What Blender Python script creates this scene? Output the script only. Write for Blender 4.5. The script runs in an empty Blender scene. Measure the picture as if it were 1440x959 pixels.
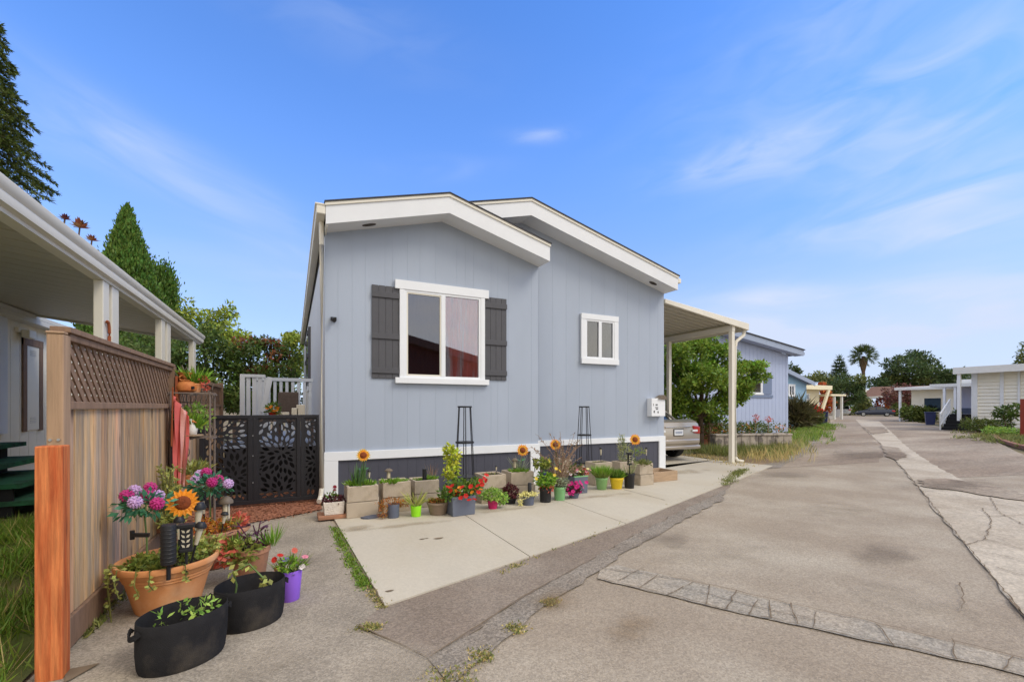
import bpy, bmesh, math, random
import numpy as np
from mathutils import Vector, Matrix
random.seed(7); rng = np.random.default_rng(7)
SC = bpy.context.scene; COL = SC.collection
R_ = math.radians
# ------------------------------------------------------------------ camera model (metres; x along the house front, y into the depth)
F, CX, HY, CH = 632., 720., 572., 1.4
YAW = math.atan(308/632)
RX = np.array([math.cos(YAW), -math.sin(YAW), 0.]); FW = np.array([math.sin(YAW), math.cos(YAW), 0.]); CAM = np.array([0, 0, CH])
def ray(x, y): return RX*((x-CX)/F) + FW + np.array([0, 0, (HY-y)/F])
def G(x, y, z=0.): d = ray(x, y); return CAM + d*((z-CH)/d[2])
def V(x, y, v): d = ray(x, y); return CAM + d*(v/d[1])
def U(x, y, u): d = ray(x, y); return CAM + d*(u/d[0])
def D(x, y, f): return CAM + ray(x, y)*f
def fwd(p): return float((np.array(p)-CAM) @ FW)
ST = np.array([.890, .4555, 0.])          # direction of the street
# ------------------------------------------------------------------ materials
def S(r, g, b):
    f = lambda c: (c/255/12.92 if c <= 10 else ((c/255+.055)/1.055)**2.4)
    return (f(r), f(g), f(b), 1)
def mat(name, col, rough=.6, var=.12, scale=5., bump=0., bscale=80., spec=.35, metal=0., stretch=(1, 1, 1), island=0., col2=None, c2pos=(.45, .65), c2scale=1.5, trans=0., detail=5, hue=0., coat=0., speck=0., speck_scale=60., knots=0.):
    m = bpy.data.materials.new(name); m.use_nodes = True; nt = m.node_tree; N = nt.nodes; L = nt.links
    b = N['Principled BSDF']; b.inputs['Roughness'].default_value = rough; b.inputs['Metallic'].default_value = metal
    b.inputs['Specular IOR Level'].default_value = spec; b.inputs['Coat Weight'].default_value = coat
    tc = N.new('ShaderNodeTexCoord'); mp = N.new('ShaderNodeMapping'); mp.inputs['Scale'].default_value = stretch
    L.new(tc.outputs['Object'], mp.inputs['Vector'])
    def noise(sc, det=detail, r=.6):
        n = N.new('ShaderNodeTexNoise'); n.inputs['Scale'].default_value = sc; n.inputs['Detail'].default_value = det; n.inputs['Roughness'].default_value = r
        L.new(mp.outputs[0], n.inputs['Vector']); return n
    n1 = noise(scale)
    mr = N.new('ShaderNodeMapRange'); mr.inputs['From Min'].default_value = .25; mr.inputs['From Max'].default_value = .75
    mr.inputs['To Min'].default_value = 1-var; mr.inputs['To Max'].default_value = 1+var
    L.new(n1.outputs['Fac'], mr.inputs['Value'])
    out = None
    base = N.new('ShaderNodeRGB'); base.outputs[0].default_value = col; out = base.outputs[0]
    if col2 is not None:
        n2 = noise(c2scale, 6); rp = N.new('ShaderNodeMapRange'); rp.inputs['From Min'].default_value = c2pos[0]; rp.inputs['From Max'].default_value = c2pos[1]
        L.new(n2.outputs['Fac'], rp.inputs['Value'])
        mx = N.new('ShaderNodeMix'); mx.data_type = 'RGBA'; L.new(rp.outputs[0], mx.inputs[0]); L.new(out, mx.inputs[6]); mx.inputs[7].default_value = col2; out = mx.outputs[2]
    hs = N.new('ShaderNodeHueSaturation'); L.new(out, hs.inputs['Color'])
    val = mr.outputs[0]
    if speck:
        for sc_, am in ((speck_scale, speck), (speck_scale*2.3, speck*.8)):
            vo = N.new('ShaderNodeTexVoronoi'); vo.inputs['Scale'].default_value = sc_; L.new(mp.outputs[0], vo.inputs['Vector'])
            sr = N.new('ShaderNodeSeparateColor'); L.new(vo.outputs['Color'], sr.inputs[0]); sm = N.new('ShaderNodeMapRange'); sm.inputs['To Min'].default_value = 1-am; sm.inputs['To Max'].default_value = 1+am; L.new(sr.outputs[0], sm.inputs['Value'])
            mu = N.new('ShaderNodeMath'); mu.operation = 'MULTIPLY'; L.new(val, mu.inputs[0]); L.new(sm.outputs[0], mu.inputs[1]); val = mu.outputs[0]
    if knots:
        kt = N.new('ShaderNodeMapping'); kt.inputs['Scale'].default_value = (2.2, 6.5, 1.9); L.new(tc.outputs['Object'], kt.inputs['Vector'])
        vo = N.new('ShaderNodeTexVoronoi'); vo.inputs['Scale'].default_value = 1.; L.new(kt.outputs[0], vo.inputs['Vector']); sm = N.new('ShaderNodeMapRange'); sm.inputs['From Min'].default_value = .05; sm.inputs['From Max'].default_value = .16; sm.inputs['To Min'].default_value = 1-knots; L.new(vo.outputs['Distance'], sm.inputs['Value'])
        mu = N.new('ShaderNodeMath'); mu.operation = 'MULTIPLY'; L.new(val, mu.inputs[0]); L.new(sm.outputs[0], mu.inputs[1]); val = mu.outputs[0]
    if island or hue:
        ge = N.new('ShaderNodeNewGeometry')
        if island:
            ir = N.new('ShaderNodeMapRange'); ir.inputs['To Min'].default_value = 1-island; ir.inputs['To Max'].default_value = 1+island
            L.new(ge.outputs['Random Per Island'], ir.inputs['Value'])
            mu = N.new('ShaderNodeMath'); mu.operation = 'MULTIPLY'; L.new(val, mu.inputs[0]); L.new(ir.outputs[0], mu.inputs[1]); val = mu.outputs[0]
        if hue:
            wn = N.new('ShaderNodeTexWhiteNoise'); wn.noise_dimensions = '1D'; L.new(ge.outputs['Random Per Island'], wn.inputs['W'])
            hr = N.new('ShaderNodeMapRange'); hr.inputs['To Min'].default_value = .5-hue; hr.inputs['To Max'].default_value = .5+hue
            L.new(wn.outputs['Value'], hr.inputs['Value']); L.new(hr.outputs[0], hs.inputs['Hue'])
    L.new(val, hs.inputs['Value'])
    L.new(hs.outputs[0], b.inputs['Base Color'])
    if bump:
        nb = noise(bscale, 3); bp = N.new('ShaderNodeBump'); bp.inputs['Strength'].default_value = bump; bp.inputs['Distance'].default_value = .02
        L.new(nb.outputs['Fac'], bp.inputs['Height']); L.new(bp.outputs[0], b.inputs['Normal'])
    if trans:
        o = N['Material Output']; tr = N.new('ShaderNodeBsdfTranslucent'); ms = N.new('ShaderNodeMixShader'); ms.inputs[0].default_value = trans
        L.new(hs.outputs[0], tr.inputs['Color']); L.new(b.outputs[0], ms.inputs[1]); L.new(tr.outputs[0], ms.inputs[2]); L.new(ms.outputs[0], o.inputs['Surface'])
    return m
def leafmat(name, r, g, b, island=.45, hue=.03, rough=.5, trans=.3):
    return mat(name, S(r, g, b), rough, .15, 3, island=island, hue=hue, trans=trans, spec=.3)
def glassmat(name, refl=.35, tint=(.75, .78, .8, 1)):
    m = bpy.data.materials.new(name); m.use_nodes = True; nt = m.node_tree; N = nt.nodes; L = nt.links; N.clear()
    o = N.new('ShaderNodeOutputMaterial'); t = N.new('ShaderNodeBsdfTransparent'); t.inputs[0].default_value = tint
    g = N.new('ShaderNodeBsdfGlossy'); g.inputs['Roughness'].default_value = .015; g.inputs['Color'].default_value = (.9, .92, .95, 1)
    fr = N.new('ShaderNodeFresnel'); fr.inputs[0].default_value = 1.5; ad = N.new('ShaderNodeMath'); ad.operation = 'ADD'; ad.use_clamp = True; ad.inputs[1].default_value = refl
    L.new(fr.outputs[0], ad.inputs[0]); mx = N.new('ShaderNodeMixShader'); L.new(ad.outputs[0], mx.inputs[0]); L.new(t.outputs[0], mx.inputs[1]); L.new(g.outputs[0], mx.inputs[2]); L.new(mx.outputs[0], o.inputs['Surface'])
    return m
M = {}
M['siding'] = mat('siding', S(165, 175, 190), .62, .05, 1.2, .05, 90, island=.012, stretch=(1, 1, .35))
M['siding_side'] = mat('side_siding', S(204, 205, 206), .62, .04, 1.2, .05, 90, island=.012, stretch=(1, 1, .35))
M['white'] = mat('white_paint', S(228, 231, 234), .5, .03, 3, .03, 60)
M['fascia'] = mat('fascia_paint', S(222, 224, 226), .5, .04, 2, .04, 50, island=.01)
M['skirt'] = mat('skirting_vinyl', S(76, 77, 88), .55, .06, 3, .04, 40, island=.02)
M['charcoal'] = mat('charcoal_shutter', S(82, 82, 86), .6, .06, 8, .08, 60, island=.05)
M['shingle'] = mat('shingle', S(64, 64, 68), .85, .3, 12, .5, 60)
M['cream_metal'] = mat('cream_metal', S(222, 217, 203), .45, .05, 2, .02, 30)
M['underpan'] = mat('aluminium_pan', S(192, 186, 170), .5, .10, 2.5, .02, 30, stretch=(.5, 6, 1))
M['offwhite'] = mat('offwhite_siding', S(248, 240, 218), .6, .05, 2, .03, 40, island=.015)
M['dark'] = mat('dark_void', S(26, 26, 28), .8, .1)
M['blackmetal'] = mat('black_metal', S(40, 40, 44), .45, .08, 10, .02, 80)
M['blackplastic'] = mat('black_plastic', S(38, 38, 40), .45, .1, 6)
M['vent'] = mat('soffit_vent', S(70, 62, 56), .7, .1)
M['glass_small'] = glassmat('small_window_glass', .10, (.55, .57, .58, 1))
M['glass'] = glassmat('window_glass', .16, (.9, .9, .9, 1))
M['glass_dark'] = glassmat('dark_glass', .12, (.5, .47, .47, 1))
M['curtain_red'] = mat('red_curtain', S(222, 120, 108), .8, .3, 4, stretch=(7, 7, .5), col2=S(206, 206, 214), c2pos=(.50, .60), c2scale=.9)
M['curtain_dark'] = mat('dark_curtain', S(120, 74, 70), .8, .3, 4, stretch=(9, 9, .5))
M['curtain_white'] = mat('white_curtain', S(176, 184, 184), .8, .3, 4, stretch=(14, 14, .5))
M['curtain_brown'] = mat('brown_curtain', S(104, 82, 70), .8, .35, 4, stretch=(14, 14, .5))
M['room'] = mat('room_wall', S(70, 60, 58), .9, .1)
M['fence'] = mat('weathered_boards', S(204, 163, 120), .8, .32, 9, .2, 30, stretch=(5, 5, .4), island=.30, hue=.014, knots=.55, col2=S(158, 138, 118), c2pos=(.40, .60), c2scale=2.2)
M['fence_grey'] = mat('grey_weathered_wood', S(134, 108, 88), .85, .28, 8, .25, 30, stretch=(3, 3, .6), island=.12)
M['post'] = mat('weathered_post', S(168, 138, 110), .8, .28, 6, .2, 30, stretch=(4, 4, .3), col2=S(190, 128, 76), c2pos=(.55, .68), c2scale=1.2)
M['redwood'] = mat('stained_redwood', S(206, 122, 70), .65, .34, 11, .2, 40, stretch=(6, 6, .35), col2=S(176, 84, 42), c2pos=(.40, .62), c2scale=5, knots=.3, speck=.05)
M['rustwood'] = mat('rusty_board', S(150, 80, 48), .8, .2, 6)
M['block'] = mat('concrete_block', S(188, 174, 154), .9, .10, 4, .5, 120, col2=S(160, 146, 126), c2pos=(.5, .72), c2scale=5)
M['terracotta'] = mat('terracotta', S(214, 146, 92), .7, .1, 5, .06, 60, col2=S(226, 176, 132), c2pos=(.5, .7), c2scale=3)
M['terracotta_old'] = mat('old_terracotta', S(178, 128, 98), .8, .15, 6, .15, 50, col2=S(150, 112, 90), c2scale=4)
M['felt'] = mat('black_felt', S(44, 43, 44), .95, .22, 9, .35, 220, spec=.1, col2=S(88, 80, 70), c2pos=(.52, .8), c2scale=3)
M['soil'] = mat('potting_soil', S(70, 56, 46), .95, .35, 30, .8, 90)
M['mulch'] = mat('bark_mulch', S(150, 100, 76), .95, .3, 20, .6, 70, island=.35)
M['purple'] = mat('purple_plastic', S(146, 98, 214), .4, .04)
M['lime'] = mat('lime_plastic', S(150, 226, 40), .4, .04)
M['sage'] = mat('sage_green_pot', S(132, 176, 112), .45, .05, col2=S(126, 160, 104), c2scale=4)
M['sage2'] = mat('pale_green_pot', S(132, 188, 128), .45, .05)
M['yellow'] = mat('yellow_pot', S(228, 196, 48), .4, .06)
M['magenta'] = mat('magenta_pot', S(190, 40, 100), .4, .05)
M['bluegrey'] = mat('blue_grey_pot', S(92, 98, 114), .6, .06)
M['ribbed'] = mat('woven_brown_bowl', S(140, 122, 104), .7, .12, 12, .3, 40, stretch=(1, 1, 5))
M['greypot'] = mat('slate_grey_planter', S(104, 110, 124), .55, .06)
M['whitepot'] = mat('white_textured_pot', S(222, 212, 200), .7, .12, 25, .6, 60)
M['woodcrate'] = mat('raw_wood', S(176, 150, 122), .8, .18, 8, .2, 40, stretch=(.6, 3, 4), island=.08)
M['asphalt'] = mat('road_asphalt', S(156, 143, 126), .9, .10, 1.1, .4, 110, spec=.2, detail=10, col2=S(168, 158, 142), c2pos=(.42, .66), c2scale=.55, speck=.17, speck_scale=85)
M['path'] = mat('path_asphalt', S(160, 150, 135), .9, .13, 2.2, .4, 130, spec=.2, detail=10, col2=S(140, 131, 118), c2pos=(.42, .66), c2scale=.9, speck=.22, speck_scale=95)
M['patch'] = mat('patch_asphalt', S(134, 121, 108), .9, .12, 2, .4, 140, spec=.2, detail=10, col2=S(146, 135, 122), c2scale=.9, speck=.20, speck_scale=80)
M['patch_grey'] = mat('grey_seam_asphalt', S(142, 134, 123), .9, .15, 3, .4, 140, spec=.2, detail=10, col2=S(134, 124, 112), c2pos=(.4, .65), c2scale=1.6, speck=.28, speck_scale=70)
M['oldroad'] = mat('old_far_asphalt', S(140, 125, 109), .9, .22, .6, .3, 60, spec=.2, stretch=(.5, 1.6, 1), detail=10, col2=S(160, 148, 132), c2pos=(.4, .64), c2scale=.35, speck=.15, speck_scale=20)
M['darkroad'] = mat('dark_worn_asphalt', S(122, 112, 102), .9, .2, .8, .4, 80, spec=.2, detail=9)
M['slab'] = mat('driveway_concrete', S(190, 182, 165), .8, .06, 2.0, .12, 150, spec=.25, detail=10, col2=S(176, 166, 146), c2pos=(.45, .72), c2scale=1.0, speck=.03, speck_scale=60, stretch=(1, .5, 1))
M['gutter'] = mat('gutter_concrete', S(184, 173, 155), .85, .12, 2.5, .25, 90, detail=10, col2=S(166, 153, 134), c2pos=(.44, .66), c2scale=.8, speck=.14, speck_scale=40)
M['trench'] = mat('trench_patch', S(154, 147, 135), .9, .13, 4, .4, 120, detail=9, col2=S(164, 153, 137), c2pos=(.42, .62), c2scale=1.5, speck=.22, speck_scale=60)
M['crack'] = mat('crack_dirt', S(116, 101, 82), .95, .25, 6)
M['ground'] = mat('bare_dirt', S(136, 116, 92), .95, .25, 1.5, .6, 40, col2=S(112, 108, 70), c2pos=(.45, .6), c2scale=.5)
M['turf'] = mat('turf_base', S(96, 110, 54), .95, .3, 3, .6, 60, col2=S(124, 112, 74), c2pos=(.5, .65), c2scale=.8)
M['grass'] = leafmat('grass_blade', 124, 152, 58, .4, .03)
M['drygrass'] = leafmat('dry_grass', 196, 178, 116, .3, .02)
M['weed'] = leafmat('weed_green', 128, 134, 74, .4, .03)
M['weed_light'] = leafmat('weed_light', 150, 160, 90, .35, .03)
M['bark'] = mat('bark', S(92, 76, 62), .9, .3, 8, .5, 40, stretch=(3, 3, .6))
M['bark_light'] = mat('light_bark', S(128, 112, 96), .9, .25, 8, .4, 40, stretch=(3, 3, .6))
for n_, c_ in dict(maple=(124, 150, 56), maple_dark=(70, 100, 34), cypress=(94, 124, 50), conifer=(98, 110, 54), hedge=(86, 106, 50), leafy=(156, 170, 74), redbush=(132, 84, 54), pine=(78, 96, 54), pine2=(112, 120, 66), palm=(84, 98, 50), skirt_palm=(120, 100, 76), orange=(190, 104, 56), shrub=(104, 118, 56), shrub2=(132, 136, 76), flax=(92, 88, 56), redtree=(112, 74, 64), succ=(140, 152, 70), succ_pale=(166, 170, 120), yellowgreen=(190, 200, 70), green=(104, 134, 54), bright=(128, 168, 56), fresh=(150, 184, 84), silver=(150, 158, 130), dryplant=(150, 124, 100), purpleleaf=(96, 56, 78), burgundy=(96, 48, 52), rust=(176, 118, 52), iris=(96, 128, 76), tealleaf=(88, 152, 116), orangesucc=(210, 142, 60), agave=(168, 172, 90)).items(): M[n_] = leafmat(n_+'_leaf', *c_)
def petal(n, r, g, b, tr=.25): M[n] = mat(n+'_petal', S(r, g, b), .55, .12, 20, island=.12, trans=tr)
for n_, c_ in dict(p_red=(206, 44, 34), p_magenta=(190, 44, 122), p_lilac=(206, 170, 214), p_pink=(226, 140, 160), p_yellow=(240, 214, 90), p_cream=(236, 230, 160), p_white=(236, 228, 226), p_orange=(242, 156, 40), p_gold=(232, 190, 70), p_violet=(150, 120, 210), p_coral=(214, 110, 90), p_dred=(150, 40, 56), p_hot=(206, 40, 130)).items(): petal(n_, *c_)
M['seed'] = mat('seed_centre', S(128, 62, 26), .8, .3, 40, .6, 90)
M['stem'] = mat('stem', S(96, 118, 64), .7, .1)
M['twig'] = mat('dry_stem', S(140, 116, 94), .8, .15)
M['iron'] = mat('rusty_iron', S(120, 106, 96), .6, .25, 15, .2, 60)
M['lens'] = mat('lamp_lens', S(206, 196, 170), .25, .1)
M['brownlamp'] = mat('bronze_lamp', S(112, 100, 86), .5, .15)
M['steel'] = mat('steel', S(176, 178, 178), .3, .05, metal=.6)
M['silver'] = M['silver']
M['carpaint'] = mat('champagne_car_paint', S(176, 166, 152), .28, .02, metal=.55, coat=.6)
M['cardark'] = mat('dark_car_paint', S(44, 52, 70), .25, .02, metal=.4, coat=.6)
M['carwhite'] = mat('white_car_paint', S(226, 228, 230), .3, .02, coat=.5)
M['tyre'] = mat('tyre_rubber', S(34, 34, 35), .85, .1)
M['carglass'] = mat('car_window', S(30, 36, 38), .06, .05, spec=.8)
M['taillight'] = mat('tail_lens', S(170, 44, 40), .15, .1, coat=.5)
M['plate'] = mat('number_plate', S(222, 224, 226), .5, .05)
M['chrome'] = mat('chrome', S(210, 208, 202), .15, .03, metal=.9)
M['bluewall'] = mat('pale_blue_siding', S(170, 182, 210), .65, .04, 2, .03, 40, island=.02)
M['skywall'] = mat('sky_blue_siding', S(146, 180, 206), .65, .05, 2)
M['creamwall'] = mat('cream_siding', S(232, 222, 190), .65, .05, 2)
M['bluegreytrim'] = mat('blue_grey_trim', S(116, 130, 158), .6, .05)
M['greysiding'] = mat('white_lap_siding', S(240, 236, 222), .6, .05, 1.2, island=.02)
M['lavwall'] = mat('lavender_wall', S(194, 192, 206), .65, .05, 1)
M['tanwall'] = mat('tan_wall', S(206, 190, 150), .65, .08, 1)
M['brownwall'] = mat('brown_wall', S(116, 74, 62), .7, .15, 2, stretch=(6, 6, .4))
M['tileroof'] = mat('brown_roof', S(120, 92, 78), .8, .2, 4)
M['roofwhite'] = mat('white_roof', S(222, 222, 218), .6, .06)
M['fasciagrey'] = mat('grey_blue_fascia', S(152, 164, 186), .6, .05)
M['binblue'] = mat('blue_bin', S(40, 48, 88), .45, .06)
M['binwhite'] = mat('white_bin', S(190, 194, 196), .5, .06)
M['brick'] = mat('red_brick_edge', S(142, 100, 82), .85, .28, 8, .3, 40)
M['redfence'] = mat('red_painted_wood', S(140, 58, 44), .7, .12, 6)
M['rustfence'] = mat('orange_stained_fence', S(160, 98, 66), .75, .15, 6, stretch=(6, 6, .4))
M['stone'] = mat('stone_wall', S(168, 158, 146), .9, .25, 5, .5, 30, col2=S(120, 112, 106), c2pos=(.5, .56), c2scale=4)
M['greencarpet'] = mat('green_step_carpet', S(44, 98, 66), .95, .2, 12, .3, 80, col2=S(40, 66, 50), c2scale=4)
M['clay'] = mat('orange_clay', S(206, 130, 70), .7, .12, 8, .1, 40, col2=S(176, 98, 48), c2scale=5)
M['wicker'] = mat('brown_wicker', S(106, 92, 84), .8, .2, 20, .4, 60)
M['figurine'] = mat('pale_figurine', S(214, 210, 200), .6, .12, 14)
M['flagblue'] = mat('faded_flag_blue', S(110, 110, 170), .8, .1)
def stainmat(name, col, amt=.30, sc=3.):
    m = mat(name, col, .9, .15, 3, speck=.22, speck_scale=65, spec=.2); nt = m.node_tree; N = nt.nodes; L = nt.links
    o = N['Material Output']; pb = N['Principled BSDF']; tc = [n for n in N if n.type == 'TEX_COORD'][0]
    vm = N.new('ShaderNodeVectorMath'); vm.operation = 'DISTANCE'; vm.inputs[1].default_value = (.5, .5, .5); sx = N.new('ShaderNodeVectorMath'); sx.operation = 'MULTIPLY'; sx.inputs[1].default_value = (1, 1, 0); ax = N.new('ShaderNodeVectorMath'); ax.operation = 'ADD'; ax.inputs[1].default_value = (0, 0, .5)
    L.new(tc.outputs['Generated'], sx.inputs[0]); L.new(sx.outputs[0], ax.inputs[0]); L.new(ax.outputs[0], vm.inputs[0])
    n = N.new('ShaderNodeTexNoise'); n.inputs['Scale'].default_value = sc; n.inputs['Detail'].default_value = 8; L.new(tc.outputs['Object'], n.inputs['Vector'])
    ma = N.new('ShaderNodeMath'); ma.operation = 'MULTIPLY_ADD'; ma.inputs[1].default_value = .75; L.new(n.outputs['Fac'], ma.inputs[0]); L.new(vm.outputs['Value'], ma.inputs[2])
    mr = N.new('ShaderNodeMapRange'); mr.inputs['From Min'].default_value = .68; mr.inputs['From Max'].default_value = .42; mr.inputs['To Min'].default_value = 0; mr.inputs['To Max'].default_value = amt; L.new(ma.outputs[0], mr.inputs['Value'])
    t = N.new('ShaderNodeBsdfTransparent'); ms = N.new('ShaderNodeMixShader'); L.new(mr.outputs[0], ms.inputs[0]); L.new(t.outputs[0], ms.inputs[1]); L.new(pb.outputs[0], ms.inputs[2]); L.new(ms.outputs[0], o.inputs['Surface']); return m
M['stain_dark'] = stainmat('dark_wear', S(116, 104, 92)); M['stain_light'] = stainmat('pale_wear', S(184, 172, 154), .35); M['stain_brown'] = stainmat('dirt_wear', S(140, 116, 84), .35, 5); M['stain_slab'] = stainmat('slab_dirt', S(164, 148, 120), .35, 4)
def flagmat():
    m = mat('faded_flag', S(236, 150, 140), .85, .12, 5, trans=.25); nt = m.node_tree; N = nt.nodes; L = nt.links
    hs = [n for n in N if n.type == 'HUE_SAT'][0]; tc = [n for n in N if n.type == 'TEX_COORD'][0]
    w = N.new('ShaderNodeTexWave'); w.inputs['Scale'].default_value = 3.0; w.inputs['Distortion'].default_value = .6; w.bands_direction = 'X'
    mx = N.new('ShaderNodeMix'); mx.data_type = 'RGBA'; rp = N.new('ShaderNodeMapRange'); rp.inputs['From Min'].default_value = .6; rp.inputs['From Max'].default_value = .72
    L.new(tc.outputs['Object'], w.inputs['Vector']); L.new(w.outputs['Fac'], rp.inputs['Value']); L.new(rp.outputs[0], mx.inputs[0])
    mx.inputs[6].default_value = S(224, 112, 104); mx.inputs[7].default_value = S(236, 176, 162); L.new(mx.outputs[2], hs.inputs['Color'])
    return m
M['flag'] = flagmat()
# ------------------------------------------------------------------ objects
ORI = {}
def tag(o, label=None, cat=None, group=None, kind=None):
    if label: o['label'] = label
    if cat: o['category'] = cat
    if group: o['group'] = group
    if kind: o['kind'] = kind
    return o
def thing(name, label, cat, loc, group=None, rotz=0.):
    o = bpy.data.objects.new(name, None); COL.objects.link(o); o.location = tuple(float(c) for c in loc); o.rotation_euler = (0, 0, rotz); o.empty_display_size = .1
    ORI[o] = np.array([float(c) for c in loc]); return tag(o, label, cat, group)
def link(name, me, m, parent=None, local=False, smooth=False, angle=40):
    if m is not None: me.materials.append(m)
    o = bpy.data.objects.new(name, me); COL.objects.link(o)
    if parent is not None: o.parent = parent
    if smooth:
        me.polygons.foreach_set('use_smooth', [True]*len(me.polygons)); me.set_sharp_from_angle(angle=R_(angle))
    return o
class MB:
    def __init__(s): s.v = []; s.f = []
    def add(s, vs, fs):
        n = len(s.v); s.v += [tuple(float(c) for c in p) for p in vs]; s.f += [tuple(n+i for i in f) for f in fs]; return s
    def box(s, a, b):
        (x0, y0, z0), (x1, y1, z1) = a, b
        return s.add([(x0, y0, z0), (x1, y0, z0), (x1, y1, z0), (x0, y1, z0), (x0, y0, z1), (x1, y0, z1), (x1, y1, z1), (x0, y1, z1)],
                     [(0, 3, 2, 1), (4, 5, 6, 7), (0, 1, 5, 4), (1, 2, 6, 5), (2, 3, 7, 6), (3, 0, 4, 7)])
    def obox(s, c, a, b, d):
        c, a, b, d = map(np.array, (c, a, b, d))
        P = [c-a-b-d, c+a-b-d, c+a+b-d, c-a+b-d, c-a-b+d, c+a-b+d, c+a+b+d, c-a+b+d]
        return s.add(P, [(0, 3, 2, 1), (4, 5, 6, 7), (0, 1, 5, 4), (1, 2, 6, 5), (2, 3, 7, 6), (3, 0, 4, 7)])
    def bar(s, p, q, w, h, up=(0, 0, 1)):
        p, q, up = np.array(p, float), np.array(q, float), np.array(up, float); d = q-p; l = np.linalg.norm(d); d = d/l
        x = np.cross(d, up); n = np.linalg.norm(x)
        if n < 1e-5: x = np.cross(d, (0, 1, 0)); n = np.linalg.norm(x)
        x = x/n; y = np.cross(x, d)
        return s.obox((p+q)/2, d*l/2, x*w/2, y*h/2)
    def tube(s, pts, r, n=7):
        pts = [np.array(p, float) for p in pts]; k = len(pts); rr = r if hasattr(r, '__len__') else [r]*k; rings = []; vs = []; fs = []
        for i, p in enumerate(pts):
            d = pts[min(i+1, k-1)]-pts[max(i-1, 0)]; d = d/(np.linalg.norm(d)+1e-9)
            x = np.cross(d, (0, 0, 1.)); 
            if np.linalg.norm(x) < 1e-3: x = np.array((1., 0, 0))
            x = x/np.linalg.norm(x); y = np.cross(d, x)
            for j in range(n):
                a = 2*math.pi*j/n; vs.append(p+(x*math.cos(a)+y*math.sin(a))*rr[i])
        for i in range(k-1):
            for j in range(n): fs.append((i*n+j, i*n+(j+1) % n, (i+1)*n+(j+1) % n, (i+1)*n+j))
        fs.append(tuple(range(n-1, -1, -1))); fs.append(tuple((k-1)*n+j for j in range(n)))
        return s.add(vs, fs)
    def lathe(s, prof, c, n=28, sx=1., sy=1., rot=0., wob=0.):
        vs = []; fs = []; k = len(prof)
        for (r, z) in prof:
            for j in range(n):
                a = 2*math.pi*j/n; w = 1+wob*math.sin(3*a+z*9)
                x = r*sx*math.cos(a)*w; y = r*sy*math.sin(a)*w
                vs.append((c[0]+x*math.cos(rot)-y*math.sin(rot), c[1]+x*math.sin(rot)+y*math.cos(rot), c[2]+z))
        for i in range(k-1):
            for j in range(n): fs.append((i*n+j, i*n+(j+1) % n, (i+1)*n+(j+1) % n, (i+1)*n+j))
        fs.append(tuple(range(n-1, -1, -1))); fs.append(tuple((k-1)*n+j for j in range(n)))
        return s.add(vs, fs)
    def prism(s, poly, vec):
        n = len(poly); vec = np.array(vec, float); P = [np.array(p, float) for p in poly]
        return s.add(P+[p+vec for p in P], [tuple(range(n-1, -1, -1)), tuple(range(n, 2*n))]+[(i, (i+1) % n, n+(i+1) % n, n+i) for i in range(n)])
    def poly(s, pts): return s.add(pts, [tuple(range(len(pts)))])
    def build(s, name, m, parent=None, smooth=False, bevel=0., angle=40, flip=False):
        me = bpy.data.meshes.new(name); root = parent
        while root is not None and root.parent is not None: root = root.parent
        o = ORI.get(root, np.zeros(3)) if root is not None else np.zeros(3)
        if s.v:
            vv = np.array(s.v)
            if not getattr(s, 'local', False): vv = vv-o
            me.from_pydata(vv.tolist(), [], s.f)
            if not getattr(s, 'keep', False):
                bm = bmesh.new(); bm.from_mesh(me); bmesh.ops.recalc_face_normals(bm, faces=bm.faces); bm.to_mesh(me); bm.free()
        ob = link(name, me, m, parent, smooth=smooth, angle=angle)
        if bevel:
            b = ob.modifiers.new('b', 'BEVEL'); b.width = bevel; b.segments = 2; b.limit_method = 'ANGLE'
        return ob
def local(mb): mb.local = True; return mb
def leaf_build(name, P, A, B, L, W, m, parent=None):
    """P roots, A length axis, B normal (n,3); one folded four point leaf each."""
    n = len(P); A = A/np.linalg.norm(A, axis=1, keepdims=True); X = np.cross(A, B); X /= np.linalg.norm(X, axis=1, keepdims=True)+1e-9; B = np.cross(X, A)
    L = np.broadcast_to(np.asarray(L, float).reshape(-1, 1), (n, 1)); W = np.broadcast_to(np.asarray(W, float).reshape(-1, 1), (n, 1))
    v = np.empty((n, 4, 3)); v[:, 0] = P; v[:, 1] = P+A*L*.5+X*W*.5+B*W*.12; v[:, 2] = P+A*L; v[:, 3] = P+A*L*.5-X*W*.5+B*W*.12
    root = parent
    while root is not None and root.parent is not None: root = root.parent
    if root is not None: v -= ORI[root]
    me = bpy.data.meshes.new(name); me.vertices.add(n*4); me.vertices.foreach_set('co', v.reshape(-1)); me.loops.add(n*4); me.loops.foreach_set('vertex_index', np.arange(n*4))
    me.polygons.add(n); me.polygons.foreach_set('loop_start', np.arange(n)*4); me.polygons.foreach_set('loop_total', np.full(n, 4)); me.update(calc_edges=True); me.validate()
    return link(name, me, m, parent)
def rdir(n):
    d = rng.normal(size=(n, 3)); return d/np.linalg.norm(d, axis=1, keepdims=True)
def blobs(bl, n, shell=.55):
    """points and outward directions in a set of ellipsoids [(centre, radii)] - clumped, uneven"""
    w = np.array([b[1][0]*b[1][1]+b[1][0]*b[1][2] for b in bl], float); w /= w.sum(); P = []; O = []
    for (c, r), k in zip(bl, rng.multinomial(n, w)):
        d = rdir(k); q = shell+(1-shell)*rng.random((k, 1))**.7
        q *= 1+.18*np.sin(d[:, :1]*7+d[:, 1:2]*5+d[:, 2:]*6+c[0])
        P.append(np.array(c)+d*q*np.array(r)); O.append(d)
    return np.concatenate(P), np.concatenate(O)
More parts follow.
